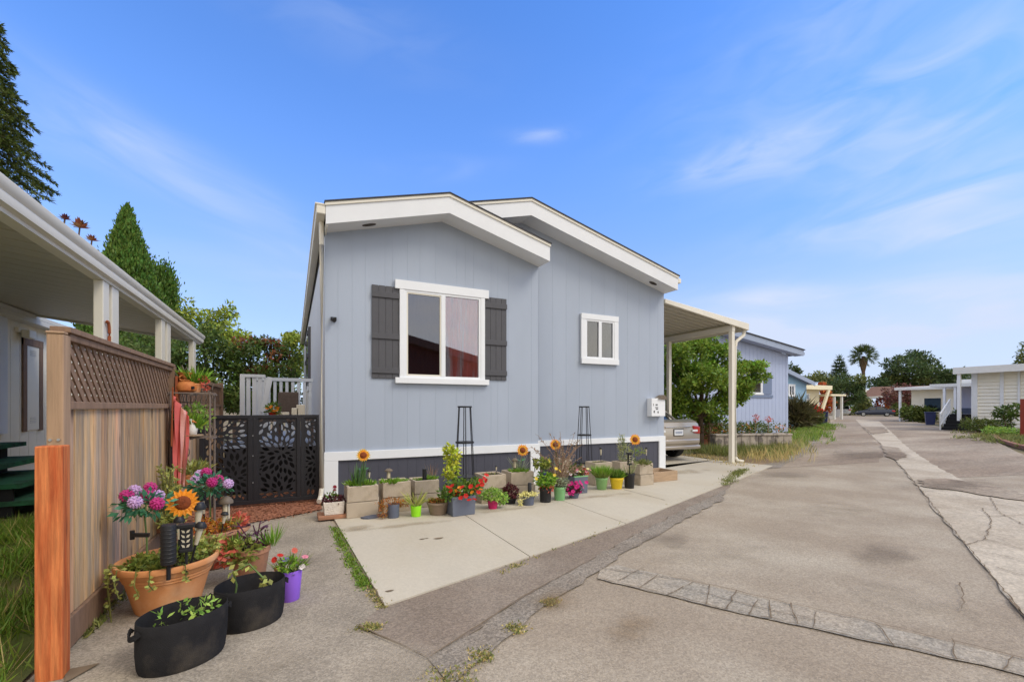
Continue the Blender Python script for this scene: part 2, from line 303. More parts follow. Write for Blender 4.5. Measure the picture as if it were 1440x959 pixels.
def clumps(bl, k=11, f=.50):
    out = []
    for c, r in bl:
        c = np.array(c, float); r = np.array(r, float)
        for j in range(k):
            d = rdir(1)[0]; d[2] = d[2]*.9+.12; q = rng.uniform(.45, .95); s = f*rng.uniform(.65, 1.25); out.append((c+d*r*q, (r[0]*s, r[1]*s, r[2]*s*.85)))
    return out
def leafcloud(name, bl, n, L, m, parent, up=.5, shell=.55, asp=.5, droop=0., clump=0):
    if clump: bl = clumps(bl, clump)
    P, O = blobs(bl, n, shell); A = rdir(n)*.9+O*.6; A[:, 2] += up*.4-droop; B = rdir(n)*.7+O*.5; B[:, 2] += .6
    return leaf_build(name, P, A, B, L*rng.uniform(.6, 1.3, n), L*asp*rng.uniform(.7, 1.2, n), m, parent)
def tree(name, label, base, bl, n, L, m, bark, tr, group=None, cat='tree', limbs=True, asp=.55, shell=.45, extra=None, up=.5):
    t = thing(name, label, cat, base, group); base = np.array(base, float)
    b = MB(); top = np.mean([np.array(c) for c, _ in bl], axis=0)
    k0 = base+(top-base)*.45; k0[:2] = base[:2]+(top-base)[:2]*.15
    b.tube([base-np.array((0, 0, .1)), base+(k0-base)*.5+np.array((.02, .01, 0)), k0], [tr, tr*.8, tr*.6], 9)
    if limbs:
        for c, r in bl:
            c = np.array(c); mid = (k0+c)/2+np.array((0, 0, .1*np.linalg.norm(c-k0)))
            b.tube([k0, mid, c], [tr*.5, tr*.3, tr*.1], 6)
    b.build('trunk', bark, t, True)
    leafcloud('crown', bl, n, L, m, t, up=up, shell=shell, asp=asp, clump=11)
    if extra: leafcloud('crown_tips', *extra[:3], extra[3], t, shell=.6, asp=asp, clump=8)
    return t
def grass(name, C, n, h, spread, m, parent=None, w=.006, lean=.5):
    """blades: C list/array of root points or a function giving (n,3)"""
    P = np.asarray(C)[rng.integers(0, len(C), n)]+np.c_[rng.normal(size=(n, 2))*spread, np.zeros(n)]
    A = np.c_[rng.normal(size=(n, 2))*lean, np.ones(n)]; B = rdir(n); H = h*rng.uniform(.4, 1.15, n)
    return leaf_build(name, P, A, B, H, w*rng.uniform(.7, 1.4, n), m, parent)
FL = {}
def flower_mesh(kind, R, m):
    key = (kind, R, m.name)
    if key in FL: return FL[key]
    b = MB()
    if kind == 'pom':
        for k in range(46):
            z = 1-1.5*k/46; rr = math.sqrt(max(0, 1-z*z)); a = k*2.4; d = np.array((rr*math.cos(a), rr*math.sin(a), z)); x = np.cross(d, (.3, .2, .9)); x /= np.linalg.norm(x); y = np.cross(d, x)
            p = d*R*.8; s = R*.42; b.add([p-y*s*.3, p+x*s*.5+d*s*.3, p+y*s*.8+d*s*.6, p-x*s*.5+d*s*.3], [(0, 1, 2, 3)])
        b.add(*sphere(R*.75))
    else:
        np_ = {'daisy': 10, 'pansy': 5, 'trumpet': 6}[kind]; wd = {'daisy': .55, 'pansy': 1.1, 'trumpet': .9}[kind]
        for k in range(np_):
            a = 2*math.pi*k/np_; d = np.array((math.cos(a), math.sin(a), 0)); x = np.array((-d[1], d[0], 0)); w = R*wd*.5
            b.add([d*R*.1, d*R*.6+x*w+np.array((0, 0, R*.22)), d*R+np.array((0, 0, R*.12)), d*R*.6-x*w+np.array((0, 0, R*.22))], [(0, 1, 2, 3)])
        b.add([p+np.array((0, 0, R*.1)) for p in np.array(sphere(R*.16)[0])], sphere(R*.16)[1])
    me = bpy.data.meshes.new('flower'); me.from_pydata(b.v, [], b.f); me.materials.append(m); FL[key] = me; return me
def sphere(r, n=8, k=6):
    vs = []; fs = []
    for i in range(k+1):
        t = math.pi*i/k
        for j in range(n): a = 2*math.pi*j/n; vs.append((r*math.sin(t)*math.cos(a), r*math.sin(t)*math.sin(a), r*math.cos(t)))
    for i in range(k):
        for j in range(n): fs.append((i*n+j, i*n+(j+1) % n, (i+1)*n+(j+1) % n, (i+1)*n+j))
    return vs, fs
def flower(parent, p, R, m, kind='daisy', face=None):
    o = bpy.data.objects.new('flower', flower_mesh(kind, R, m)); COL.objects.link(o); o.parent = parent; o.location = tuple(np.array(p, float)-ORI[parent])
    f = Vector(face if face is not None else (random.uniform(-.8, .6), random.uniform(-1, -.1), random.uniform(.3, 1.))); o.rotation_euler = f.to_track_quat('Z', 'Y').to_euler(); return o
# ================================================================== THE SETTING
def sheet(name, pts, z, m, kind='structure', thick=0.):
    b = MB(); P = [(p[0], p[1], z) for p in pts]
    if thick: b.prism([(p[0], p[1], z-thick) for p in pts], (0, 0, thick))
    else: b.poly(P)
    o = b.build(name, M[m]); o['kind'] = kind; return o
def g2(*px): return [tuple(G(x, y)[:2]) for x, y in px]
def rough(pts, step=.12, amp=.02, seed=1):
    """an uneven, broken edge: subdivide and jitter"""
    r = random.Random(seed); out = []
    for i, p in enumerate(pts):
        q = pts[(i+1) % len(pts)]; d = math.dist(p, q); n = max(1, min(60, int(d/step)))
        for k in range(n):
            t = k/n; j = amp if 0 < k else amp*.3; out.append((p[0]+(q[0]-p[0])*t+r.uniform(-j, j), p[1]+(q[1]-p[1])*t+r.uniform(-j, j)))
    return out
sheet('ground', [(-400, -300), (500, -300), (500, 500), (-400, 500)], -.04, 'ground')
roadL = g2((1052, 658), (1098, 652), (1128, 632), (1150, 610), (1168, 593)); roadR = g2((1440, 640), (1395, 618), (1340, 603), (1290, 594))
far1, far2 = G(1165, 584.5)[:2], G(1300, 583.5)[:2]
sheet('road', [(-1.22, -14), (-1.22, 6.1), (.3, 6.9), (9.5, 7.2)]+roadL+[tuple(far1), tuple(far2)]+roadR[::-1]+[(14, 2.0), (34, -14)], 0., 'asphalt')
far = g2((1046, 660), (1100, 655), (1130, 633), (1152, 610), (1168, 595), (1180, 586), (1285, 586), (1290, 596), (1340, 604), (1395, 619), (1440, 641))
sheet('road_far_surface', rough(far+[(15.5, 3.2)]+g2((1330, 672), (1262, 628), (1245, 628), (1235, 650)), .5, .06, 2), .004, 'oldroad')
sheet('road_side_strip', rough(g2((1052, 660), (1098, 658), (1130, 640), (1158, 612), (1148, 609), (1126, 630), (1098, 650), (1056, 655)), .4, .06, 6), .008, 'patch_grey')
# left hand path, driveway patch, seam
sheet('path', rough([(-1.2, -6), (-1.2, 6.0), (-.4, 6.25), (.36, 6.3)]+g2((470, 740), (533, 860), (505, 884), (610, 930), (640, 975))+[(.9, -6)], .25, .012, 7), .004, 'path')
sheet('asphalt_patch', rough(g2((503, 882), (540, 852), (690, 795), (838, 738), (905, 712), (995, 676), (1042, 658), (1048, 664), (1020, 690), (965, 716), (880, 760), (826, 792), (735, 842), (650, 900), (602, 928)), .2, .02, 8), .008, 'patch')
sheet('patch_seam', rough(g2((602, 928), (650, 900), (735, 842), (826, 792), (880, 760), (965, 716), (1020, 690), (1016, 704), (960, 732), (890, 772), (848, 800), (790, 838), (720, 892), (650, 950), (636, 968)), .12, .025, 9), .012, 'patch_grey')
sheet('gutter', rough(g2((1203, 590), (1212, 600), (1236, 622), (1272, 662), (1325, 728), (1385, 800), (1450, 880), (1500, 880), (1500, 690), (1440, 694), (1400, 690), (1345, 672), (1310, 652), (1275, 628), (1252, 606), (1236, 592)), .3, .03, 10), .012, 'gutter')
sheet('trench_patch', rough(g2((845, 800), (868, 795), (978, 820), (1090, 846), (1180, 866), (1290, 893), (1370, 912), (1470, 935), (1470, 966), (1440, 952), (1330, 926), (1230, 904), (1110, 878), (1010, 856), (940, 838), (840, 814)), .12, .018, 12), .008, 'trench')
def crackline(b, pts, z, w, amp, seed):
    r = random.Random(seed); P = []
    for (p, q) in zip(pts[:-1], pts[1:]):
        n = max(2, int(math.dist(p, q)/.07))
        for k in range(n): t = k/n; P.append((p[0]+(q[0]-p[0])*t+r.uniform(-amp, amp), p[1]+(q[1]-p[1])*t+r.uniform(-amp, amp)))
    P.append(pts[-1])
    for p, q in zip(P[:-1], P[1:]):
        d = np.array(q)-np.array(p); l = np.linalg.norm(d)+1e-9; nrm = np.array((-d[1], d[0]))/l; w1 = w*r.uniform(.5, 1.3)
        b.add([(*(np.array(p)-nrm*w1/2), z), (*(np.array(q)-nrm*w1/2), z), (*(np.array(q)+nrm*w1/2), z), (*(np.array(p)+nrm*w1/2), z)], [(0, 1, 2, 3)])
cr = MB()
for k, pl in enumerate([((900, 828), (925, 810)), ((940, 838), (975, 820)), ((993, 853), (998, 824)), ((1022, 858), (1036, 832)), ((1052, 866), (1066, 846)), ((1085, 872), (1082, 846)), ((1122, 880), (1112, 850)), ((1142, 885), (1148, 862)), ((1260, 912), (1232, 880)), ((1345, 930), (1338, 900)), ((1410, 945), (1425, 926)),
                        ((940, 824), (1000, 838), (1060, 855), (1140, 872)), ((870, 818), (905, 800))]): crackline(cr, g2(*pl), .0165, .007, .008, k)
for k, pl in enumerate([((845, 800), (978, 820), (1090, 846), (1180, 866), (1290, 893), (1370, 912), (1470, 935)), ((840, 814), (940, 838), (1010, 856), (1110, 878), (1230, 904), (1330, 926), (1440, 952))]): crackline(cr, g2(*pl), .0185, .008, .016, 30+k)
for k, pl in enumerate([((503, 882), (602, 928)), ((540, 852), (470, 742)), ((602, 928), (735, 842), (826, 792))]): crackline(cr, g2(*pl), .0205, .009, .006, 50+k)
for k, pl in enumerate([((1236, 622), (1272, 662), (1325, 728), (1385, 800), (1450, 880)), ((1290, 690), (1350, 700), (1400, 706), (1455, 716)), ((1380, 715), (1395, 735), (1385, 760), (1440, 775)), ((1340, 722), (1390, 728), (1440, 726)), ((1385, 760), (1360, 768)), ((1350, 822), (1356, 840), (1352, 860)), ((1370, 776), (1440, 790)), ((1400, 800), (1450, 815)), ((1392, 700), (1404, 722), (1440, 740)), ((1276, 672), (1330, 674), (1395, 690)), ((1420, 845), (1440, 870))]): crackline(cr, g2(*pl), .0225, .009, .012, 70+k)
o = cr.build('road_crack_lines', M['crack']); o['kind'] = 'structure'
sheet('gutter_patch', rough(g2((1238, 627), (1262, 630), (1276, 642), (1262, 648), (1250, 644)), .15, .06, 41), .0255, 'oldroad'); sheet('gutter_patch', rough(g2((1212, 600), (1240, 600), (1250, 608), (1226, 611)), .3, .12, 42), .0255, 'oldroad'); sheet('gutter_patch', rough(g2((1292, 676), (1330, 674), (1392, 684), (1455, 700), (1455, 708), (1396, 700), (1350, 692), (1300, 686)), .12, .05, 43), .0255, 'oldroad')
def stain(x, y, rx, ry, rot, m, z=.0275, name='road_wear'):
    p = G(x, y); c_, s_ = math.cos(rot), math.sin(rot); b = MB(); b.poly([(p[0]+rx*math.cos(a)*c_-ry*math.sin(a)*s_, p[1]+rx*math.cos(a)*s_+ry*math.sin(a)*c_, z) for a in np.linspace(0, 2*math.pi, 25)[:-1]]); o = b.build(name, M[m]); o['kind'] = 'structure'
th_ = math.atan2(.4555, .89)
for k, (x, y, rx, ry, rt, m) in enumerate([(1225, 640, 4, .9, th_, 'stain_dark'), (1340, 684, 2.2, .5, -.3, 'stain_dark'), (890, 884, .42, .22, .3, 'stain_brown'), (1105, 668, 1.6, .35, -.5, 'stain_dark'), (1180, 715, 1.2, .5, .4, 'stain_light'), (1000, 780, 1.0, .5, .2, 'stain_light'), (1290, 850, .9, .35, .8, 'stain_light'), (780, 850, .45, .25, .4, 'stain_brown'), (1090, 625, 2.6, 1.0, th_, 'stain_light'), (1180, 622, 5, 1.2, th_, 'stain_light'), (1240, 780, .8, .4, .3, 'stain_dark'), (430, 790, .6, .35, .9, 'stain_dark'), (380, 930, .45, .3, .2, 'stain_light'), (560, 940, .5, .3, .6, 'stain_light'), (940, 760, .9, .2, .5, 'stain_dark'), (1400, 620, 6, 1.5, .3, 'stain_dark')]): stain(x, y, rx, ry, rt, m, .0275+.0006*k)
for k, (x, y, rx, ry, rt) in enumerate([(560, 742, 1.2, .14, 0), (720, 718, 1.0, .16, 0), (840, 700, 1.1, .16, 0), (500, 745, .35, .2, 0), (960, 665, 1.2, .4, .3)]): stain(x, y, rx, ry, rt, 'stain_slab', .0245+.0003*k, 'driveway_wear')
# concrete driveway in four pours with open joints between them
dA, dB, dC, dD = [np.array(p) for p in g2((540, 855), (745, 785), (893, 732), (962, 712))]
front = [np.array((.57, 3.2)), np.array(g2((745, 785))[0]), np.array(g2((880, 738))[0]), np.array((10.15, 6.82))]
back = [np.array((.40, 7.12)), np.array((1.98, 7.12)), np.array((4.02, 7.12)), np.array((9.9, 8.2))]
pj, qj = np.array(g2((775, 700))[0]), front[2]; back[2] = pj+(pj-qj)*((7.12-pj[1])/(pj[1]-qj[1]))
for i in range(3):
    e = .006; a, b_, c, d = front[i]*1, front[i+1]*1, back[i+1]*1, back[i]*1
    u = (b_-a)/np.linalg.norm(b_-a); w = (c-d)/np.linalg.norm(c-d)
    sheet('driveway', [a+u*e, b_-u*e, c-w*e, d+w*e], .02, 'slab', thick=.05)
sheet('driveway', [back[2]+np.array((0, .004)), back[3]+np.array((0, .004)), (9.9, 22), (7.45, 22), (7.45, 7.6), (back[2][0], 7.6)], .02, 'slab', thick=.05)
b = MB()
crackline(b, g2((878, 690), (935, 705)), .0225, .010, .006, 91)
for x, y, r in ((548, 831, .03), (594, 758, .03), (617, 757, .05), (600, 757, .02)):
    p = G(x, y, .02); b.poly([(p[0]+r*math.cos(a)*(1+.3*math.sin(3*a)), p[1]+r*.5*math.sin(a), .0242) for a in np.linspace(0, 6.1, 12)])
o = b.build('driveway_stains', M['crack']); o['kind'] = 'structure'
# bark mulch by the gate, bare earth and lawn on the far side of the fence
sheet('mulch_bed', rough([(-1.2, 5.95), (-.5, 6.2), (.36, 6.62), (.36, 8.2), (-1.2, 8.2)], .2, .03, 16), .014, 'mulch')
n = 2600; P = np.c_[rng.uniform(-1.2, .36, n), rng.uniform(5.9, 7.9, n), np.full(n, .02)]; P[:, 1] += (P[:, 0]+1.2)*.35
A = rdir(n); A[:, 2] *= .3; o = leaf_build('mulch_chips', P, A, np.c_[rng.normal(size=(n, 2))*.4, np.ones(n)], rng.uniform(.02, .06, n), rng.uniform(.01, .025, n), M['mulch']); o['kind'] = 'stuff'
sheet('lawn', [(-4.3, -8), (-1.26, -8), (-1.26, 9.5), (-4.3, 9.5)], -.02, 'turf')
n = 30000; C = np.c_[rng.uniform(-3.9, -1.3, n), rng.uniform(2.3, 7.3, n), np.full(n, -.02)]
keep = (np.sin(C[:, 0]*3+C[:, 1]*2.2)+np.sin(C[:, 1]*4.1-C[:, 0]*2)+rng.normal(size=n)*.7) > -.5; C = C[keep]
o = grass('lawn_grass', C, 24000, .20, .03, M['grass'], w=.009, lean=.55); o['kind'] = 'stuff'
o = grass('lawn_dry_grass', C, 2500, .26, .04, M['drygrass'], w=.006, lean=.7); o['kind'] = 'stuff'
# weeds: along the driveway edge, in seams, verge
def along(px, n, z=.0, jit=.02):
    P = [G(x, y) for x, y in px]; out = []
    for k in range(n):
        t = random.random()*(len(P)-1); i = int(t); q = P[i]+(P[i+1]-P[i])*(t-i); out.append((q[0]+random.gauss(0, jit), q[1]+random.gauss(0, jit), z))
    return np.array(out)
o = grass('edge_weeds', along([(470, 742), (480, 762), (492, 788), (506, 812), (516, 828)], 500, .004, .022), 1700, .04, .02, M['grass'], w=.010, lean=1.1); o['kind'] = 'stuff'
C = np.concatenate([along(p, 60, .008, j) for p, j in (([(516, 828), (540, 856)], .012), ([(700, 808), (740, 790), (830, 755), (890, 730)], .012), ([(625, 955), (650, 945)], .05), ([(675, 925), (680, 922)], .03), ([(722, 888), (730, 884)], .03), ([(770, 850), (778, 846)], .02), ([(512, 884), (530, 884)], .02), ([(930, 716), (1000, 684), (1030, 668)], .02))])
o = grass('seam_weeds', C, 1000, .026, .018, M['weed'], w=.010, lean=1.3); o['kind'] = 'stuff'
o = grass('seam_dry_weeds', C, 1200, .025, .02, M['drygrass'], w=.009, lean=1.5); o['kind'] = 'stuff'
C = along([(1018, 684), (1036, 668), (1046, 662)], 80, .02, .05); o = grass('driveway_corner_weeds', C, 900, .07, .04, M['weed'], w=.012, lean=.9); o['kind'] = 'stuff'
C = along([(100, 905), (130, 880), (165, 845), (200, 800)], 200, .004, .02); C[:, 0] = np.minimum(C[:, 0], -1.12); o = grass('fence_foot_weeds', C, 500, .06, .02, M['weed'], w=.012, lean=.8); o['kind'] = 'stuff'

# ================================================================== THE HOUSE
V1, V2, F1, F2 = 7.14, 7.54, 6.74, 7.14
UL, UM, UR = .42, 4.0, 7.44
SL = .262; ZR = 5.14; UC = 3.87
H = thing('mobile_home', 'pale blue-grey double-wide home with white fascia, dark shutters and stepped twin gables', 'house', (UL, V1, 0))
def t1(u): return 4.71-abs(u-2.2)*.272      # top of the front gable
def t2(u): return ZR-abs(u-UC)*SL           # top of the main gable
FH = .285
def siding(b, u0, u1, v, z0, ztop, cuts, gap=.003):
    us = [u0]+sorted(c for c in cuts if u0 < c < u1)+[u1]
    for a, c in zip(us[:-1], us[1:]):
        a2, c2 = a+gap/2, c-gap/2
        if a2 < UC < c2 and ztop is t2top: pass
        pk = [p for p in (2.2, UC) if a2 < p < c2]
        top = [a2]+pk+[c2]; z = z0(a2) if callable(z0) else z0
        poly = [(a2, v-.012, z), (c2, v-.012, z)]+[(t, v-.012, ztop(t)) for t in top[::-1]]
        b.prism(poly, (0, .02, 0))
def t1top(u): return t1(u)-FH+.01
def t2top(u): return t2(u)-FH+.01
b = MB()
siding(b, UL, UM, V1, .72, t1top, [.60, .99, 1.28, 1.40, 1.83, 2.09, 2.45, 2.75, 3.07, 3.40, 3.86]+[.8, 1.63, 2.6, 3.2])
b.prism([(UL+.002, V1-.0098, .02), (UM-.002, V1-.0098, .02), (UM-.002, V1-.0098, t1top(UM)), (2.2, V1-.0098, t1top(2.2)), (UL+.002, V1-.0098, t1top(UL))], (0, .10, 0))
siding(b, UM+.01, UR, V2, .74, t2top, [4.24]+[4.24+.31*k for k in range(1, 10)]+[7.26])
b.prism([(q_, V2-.0098, z_) for q_, z_ in ((2.3, 3.6), (UM, 3.6), (UM, .02), (UR, .02), (UR, t2top(UR)), (UC, t2top(UC)), (2.3, t2top(2.3)))], (0, .10, 0))
siding(b, 2.3, UM, V2, lambda u: t1(u)-.1, t2top, [2.7, 3.1, 3.5])
b.build('front_wall', M['siding'], H)
b = MB(); LEN = 21.
for k in range(38):  # side wall boards
    y0 = V1+.012+k*.37; b.box((UL, y0+.004, .0), (UL+.06, y0+.366, 4.05))
b.box((UL+.02, V1+.11, 0), (UL+.1, V1+14.1, 4.05)); b.box((UR-.1, V2+.11, 0), (UR, V2+14, 4.05)); b.box((UL+.1, V1+14, 0), (UR-.1, V1+14.1, 4.05))
b.build('side_wall', M['siding_side'], H)
b = MB()  # white band and legs round the skirting
b.box((UL-.012, V1-.05, .605), (UM+.02, V1-.013, .735)); b.box((UL-.012, V1-.05, .02), (UL+.18, V1-.013, .604)); b.box((UM-.17, V1-.05, .02), (UM+.02, V1-.013, .604)); b.box((UM+.0, V1-.013, .02), (UM+.02, V2-.014, .735))
b.box((UM+.022, V2-.05, .645), (UR+.012, V2-.013, .755)); b.box((UR-.17, V2-.05, .02), (UR+.012, V2-.013, .644))
b.build('skirting_trim', M['white'], H, bevel=.004)
b = MB()
for (u0, u1, v, zt) in ((UL+.182, UM-.172, V1, .603), (UM+.022, UR-.172, V2, .643)):
    n = int((u1-u0)/.145)
    for k in range(n):
        x0 = u0+(u1-u0)*k/n; x1 = u0+(u1-u0)*(k+1)/n; b.box((x0+.0015, v-.016, .02), (x1-.0015, v-.004, zt)); 
    b.box((u0, v-.012, .02), (u1, v-.002, zt))
b.build('skirting', M['skirt'], H)
# fascia, soffit, roof
def slope(b, us, vtop, v0, v1_, dz0, dz1):
    """closed band following the roofline between offsets dz0..dz1 below the top, from v0 to v1_"""
    for a, c in zip(us[:-1], us[1:]):
        b.prism([(a, v0, vtop(a)+dz0), (c, v0, vtop(c)+dz0), (c, v0, vtop(c)+dz1), (a, v0, vtop(a)+dz1)], (0, v1_-v0, 0))
f = MB(); slope(f, [UL-.01, 2.2, UM+.02], t1, F1, F1+.035, -FH, 0); f.build('fascia', M['fascia'], H)
f = MB(); slope(f, [2.2, UC, UR+.02], t2, F2, F2+.035, -FH, 0); f.build('fascia', M['fascia'], H)
f = MB(); slope(f, [UL-.02, 2.2, UM+.03], t1, F1-.018, F1+.02, -.03, .012); slope(f, [2.2, UC, UR+.03], t2, F2-.018, F2+.02, -.03, .012); f.build('drip_edge', M['cream_metal'], H)
f = MB(); slope(f, [UL, 2.2, UM+.018], t1, F1+.036, V1+.05, -FH+.005, -FH+.02); slope(f, [2.2, UC, UR+.018], t2, F2+.036, V2+.05, -FH+.005, -FH+.02); f.box((UM-.006, F1+.036, 3.93), (UM+.018, V1-.02, t1(UM)-.01)) 
f.build('soffit', M['fascia'], H)
f = MB(); slope(f, [UL-.03, 2.2, UM+.04], t1, F1-.03, F2-.04, .013, .035); slope(f, [UL-.03, UC, UR+.05], t2, F2-.03, V1+14.4, .013, .035)
f.prism([(2.2, F2-.03, t1(2.2)+.012), (UM+.04, F2-.03, t1(UM+.04)+.012), (UM+.04, F2-.03, t1(UM+.04)+.034), (2.2, F2-.03, t1(2.2)+.034)], (0, .38, 0))
f.build('roof', M['shingle'], H)
for u, v, tt in ((1.02, 6.95, t1), (6.95, 7.35, t2)):
    f = MB(); z = tt(u)-FH+.002; s = (.272 if u < 2.2 else -.262)
    P = [(u+.10*math.cos(a), v+.05*math.sin(a), z+s*.10*math.cos(a)-.004) for a in np.linspace(0, 2*math.pi, 17)[:-1]]; f.prism(P, (0, 0, .006)); f.build('soffit_vent', M['vent'], H)
f = MB(); f.box((UL-.13, F1, 4.07), (UL-.012, V1+14, 4.20)); f.box((UL-.15, F1-.01, 4.185), (UL-.012, V1+14, 4.215)); f.box((UR+.022, F2, 4.07), (UR+.12, V2+14, 4.17)); f.build('gutter', M['cream_metal'], H, bevel=.012)
f = MB(); f.box((UL, F1+.04, 3.92), (UL+.02, V1+14, 4.06)); f.build('eave_board', M['cream_metal'], H)
f = MB(); f.tube([(UL-.05, V1-.09, 4.09), (UL-.05, V1-.08, 3.9), (UL-.045, V1-.055, 3.75), (UL-.045, V1-.055, .22), (UL-.06, V1-.09, .10), (UL-.09, V1-.22, .06)], .034, 8); f.build('downspout', M['cream_metal'], H, True)
# windows
def window(root, u0, u1, z0, z1, v, trim, panes, head=0., sill=0., split=.5, glass='glass', wm='white', ext=.05, screen=True):
    b = MB(); hd = head or trim
    b.box((u0-ext, v-.055, z1-hd), (u1+ext, v-.011, z1)); b.box((u0-ext, v-.07, z0), (u1+ext, v-.011, z0+(sill or trim)))
    b.box((u0, v-.05, z0+(sill or trim)), (u0+trim, v-.011, z1-hd)); b.box((u1-trim, v-.05, z0+(sill or trim)), (u1, v-.011, z1-hd))
    fr = b.build('window', M[wm], root, bevel=.004)
    a0, a1, c0, c1 = u0+trim, u1-trim, z0+(sill or trim), z1-hd; m_ = a0+(a1-a0)*split; s = .035
    b = MB(); b.box((a0, v-.042, c0), (a1, v-.005, c0+s)); b.box((a0, v-.042, c1-s), (a1, v-.005, c1)); b.box((a0, v-.042, c0+s), (a0+s, v-.005, c1-s)); b.box((a1-s, v-.042, c0+s), (a1, v-.005, c1-s)); b.box((m_-s, v-.046, c0+s), (m_+s, v-.005, c1-s)); b.build('sash', M[wm], fr)
    if screen:
        b = MB(); w = .022; b.box((a0+s, v-.036, c0+s), (a0+s+w, v-.02, c1-s)); b.box((m_-s-w, v-.036, c0+s), (m_-s, v-.02, c1-s)); b.box((a0+s+w, v-.036, c0+s), (m_-s-w, v-.02, c0+s+w)); b.box((a0+s+w, v-.036, c1-s-w), (m_-s-w, v-.02, c1-s)); b.build('screen_frame', M['cream_metal'], fr)
    b = MB(); b.box((a0+s, v-.018, c0+s), (m_-s, v-.0155, c1-s)); b.build('pane', M[glass if not screen else 'glass_dark'], fr); b = MB(); b.box((m_+s, v-.018, c0+s), (a1-s, v-.0155, c1-s)); b.build('pane', M[glass], fr)
    cm1, cm2 = panes
    for (x0, x1, cm) in ((a0+s, m_-s, cm1), (m_+s, a1-s, cm2)):
        b = MB(); n = 40; P = [(x0+(x1-x0)*k/n, v-.0105+.004*math.sin(k*1.3)) for k in range(n+1)]
        for p, q in zip(P[:-1], P[1:]): b.add([(p[0], p[1], c0+s), (q[0], q[1], c0+s), (q[0], q[1], c1-s), (p[0], p[1], c1-s)], [(0, 1, 2, 3)])
        b.build('curtain', M[cm], fr, True)
    return fr
window(H, 1.50, 2.94, 1.77, 3.385, V1-.012, .075, ('curtain_dark', 'curtain_red'), head=.14, sill=.09, split=.49, ext=.07)
window(H, 5.19, 6.13, 2.27, 3.28, V2-.012, .11, ('curtain_brown', 'curtain_white'), ext=0, screen=False, glass='glass_small')
def shutter(root, u0, u1, z0, z1, v, axis='u'):
    b = MB(); n = 4; w = (u1-u0)/n
    for k in range(n): b.box((u0+w*k+.004, v-.035, z0), (u0+w*(k+1)-.004, v-.013, z1))
    b.box((u0+.002, v-.03, z0+.01), (u1-.002, v-.018, z1-.01))
    h = z1-z0
    for f_, bh in ((.90, .085), (.455, .085), (.085, .085)): b.box((u0, v-.055, z0+h*f_-bh/2), (u1, v-.036, z0+h*f_+bh/2))
    return b.build('shutter', M['charcoal'], root, bevel=.003)
shutter(H, 1.08, 1.495, 1.84, 3.27, V1); shutter(H, 2.945, 3.36, 1.86, 3.28, V1)
# side wall window with its shutters, seen almost edge on
for y0 in (12.9, 15.1):
    b = MB(); b.box((UL-.06, y0, 1.95), (UL-.001, y0+.4, 3.5)); 
    for z in (2.1, 2.75, 3.35): b.box((UL-.09, y0, z-.05), (UL-.0601, y0+.4, z+.05))
    b.build('shutter', M['charcoal'], H)
b = MB(); b.box((UL-.05, 13.32, 1.85), (UL-.001, 15.08, 3.45)); b.build('side_window_frame', M['white'], H); b = MB(); b.box((UL-.055, 13.42, 2.0), (UL-.0505, 14.98, 3.35)); b.build('side_window_pane', M['carglass'], H)
# small camera on the wall, right of the downspout
b = MB(); p = V(467, 449, V1-.02); b.box((p[0]-.02, V1-.05, p[2]-.02), (p[0]+.06, V1-.012, p[2]+.03)); b.tube([(p[0]+.01, V1-.03, p[2]+.01), (p[0]+.02, V1-.13, p[2]-.03)], [.022, .032], 10); c_ = b.build('security_camera', M['blackplastic'], None, True); tag(c_, 'small black security camera fixed to the blue-grey front wall', 'camera')
# carport on the right of the home
CP = thing('carport', 'cream carport roof on square posts beside the blue-grey home, sedan parked under it', 'carport', (9.78, 7.56, 0))
def czt(u): return 3.81-(u-7.45)*.118
b = MB(); b.prism([(7.452, 7.5, czt(7.452)-.10), (10.25, 7.5, czt(10.25)-.17), (10.25, 7.5, czt(10.25)), (7.452, 7.5, czt(7.452))], (0, .05, 0)); b.build('fascia', M['cream_metal'], CP, bevel=.01)
b = MB(); n = 44
for k in range(n):  # ribbed pans running out from the house
    y0 = 7.552+k*.2; b.prism([(7.452, y0, czt(7.452)-.06), (10.2, y0, czt(10.2)-.09), (10.2, y0, czt(10.2)-.03), (7.452, y0, czt(7.452)-.02)], (0, .16, 0)); b.prism([(7.452, y0+.161, czt(7.452)-.02), (10.2, y0+.161, czt(10.2)-.05), (10.2, y0+.161, czt(10.2)-.03), (7.452, y0+.161, czt(7.452)-.01)], (0, .038, 0))
b.build('roof_panel', M['underpan'], CP)
b = MB(); b.box((9.70, 7.552, 3.27), (9.80, 16.3, 3.405)); b.box((10.202, 7.552, 3.30), (10.25, 16.3, 3.47)); b.build('beam', M['cream_metal'], CP)
def cppost(y, z):
    b = MB(); b.box((9.70, y, .02), (9.80, y+.10, z)); b.box((9.68, y-.02, .02), (9.82, y+.12, .03)); b.build('post', M['cream_metal'], CP, bevel=.006)
cppost(7.56, 3.27); cppost(9.62, 3.27); cppost(12.6, 3.27)
b = MB(); b.tube([(10.2, 7.6, 3.33), (10.18, 7.6, 3.2), (9.90, 7.6, 3.02), (9.87, 7.6, 2.9), (9.87, 7.6, .16), (9.9, 7.56, .07), (9.99, 7.46, .045)], .042, 8); b.build('downspout', M['cream_metal'], CP, True)
b = MB(); 
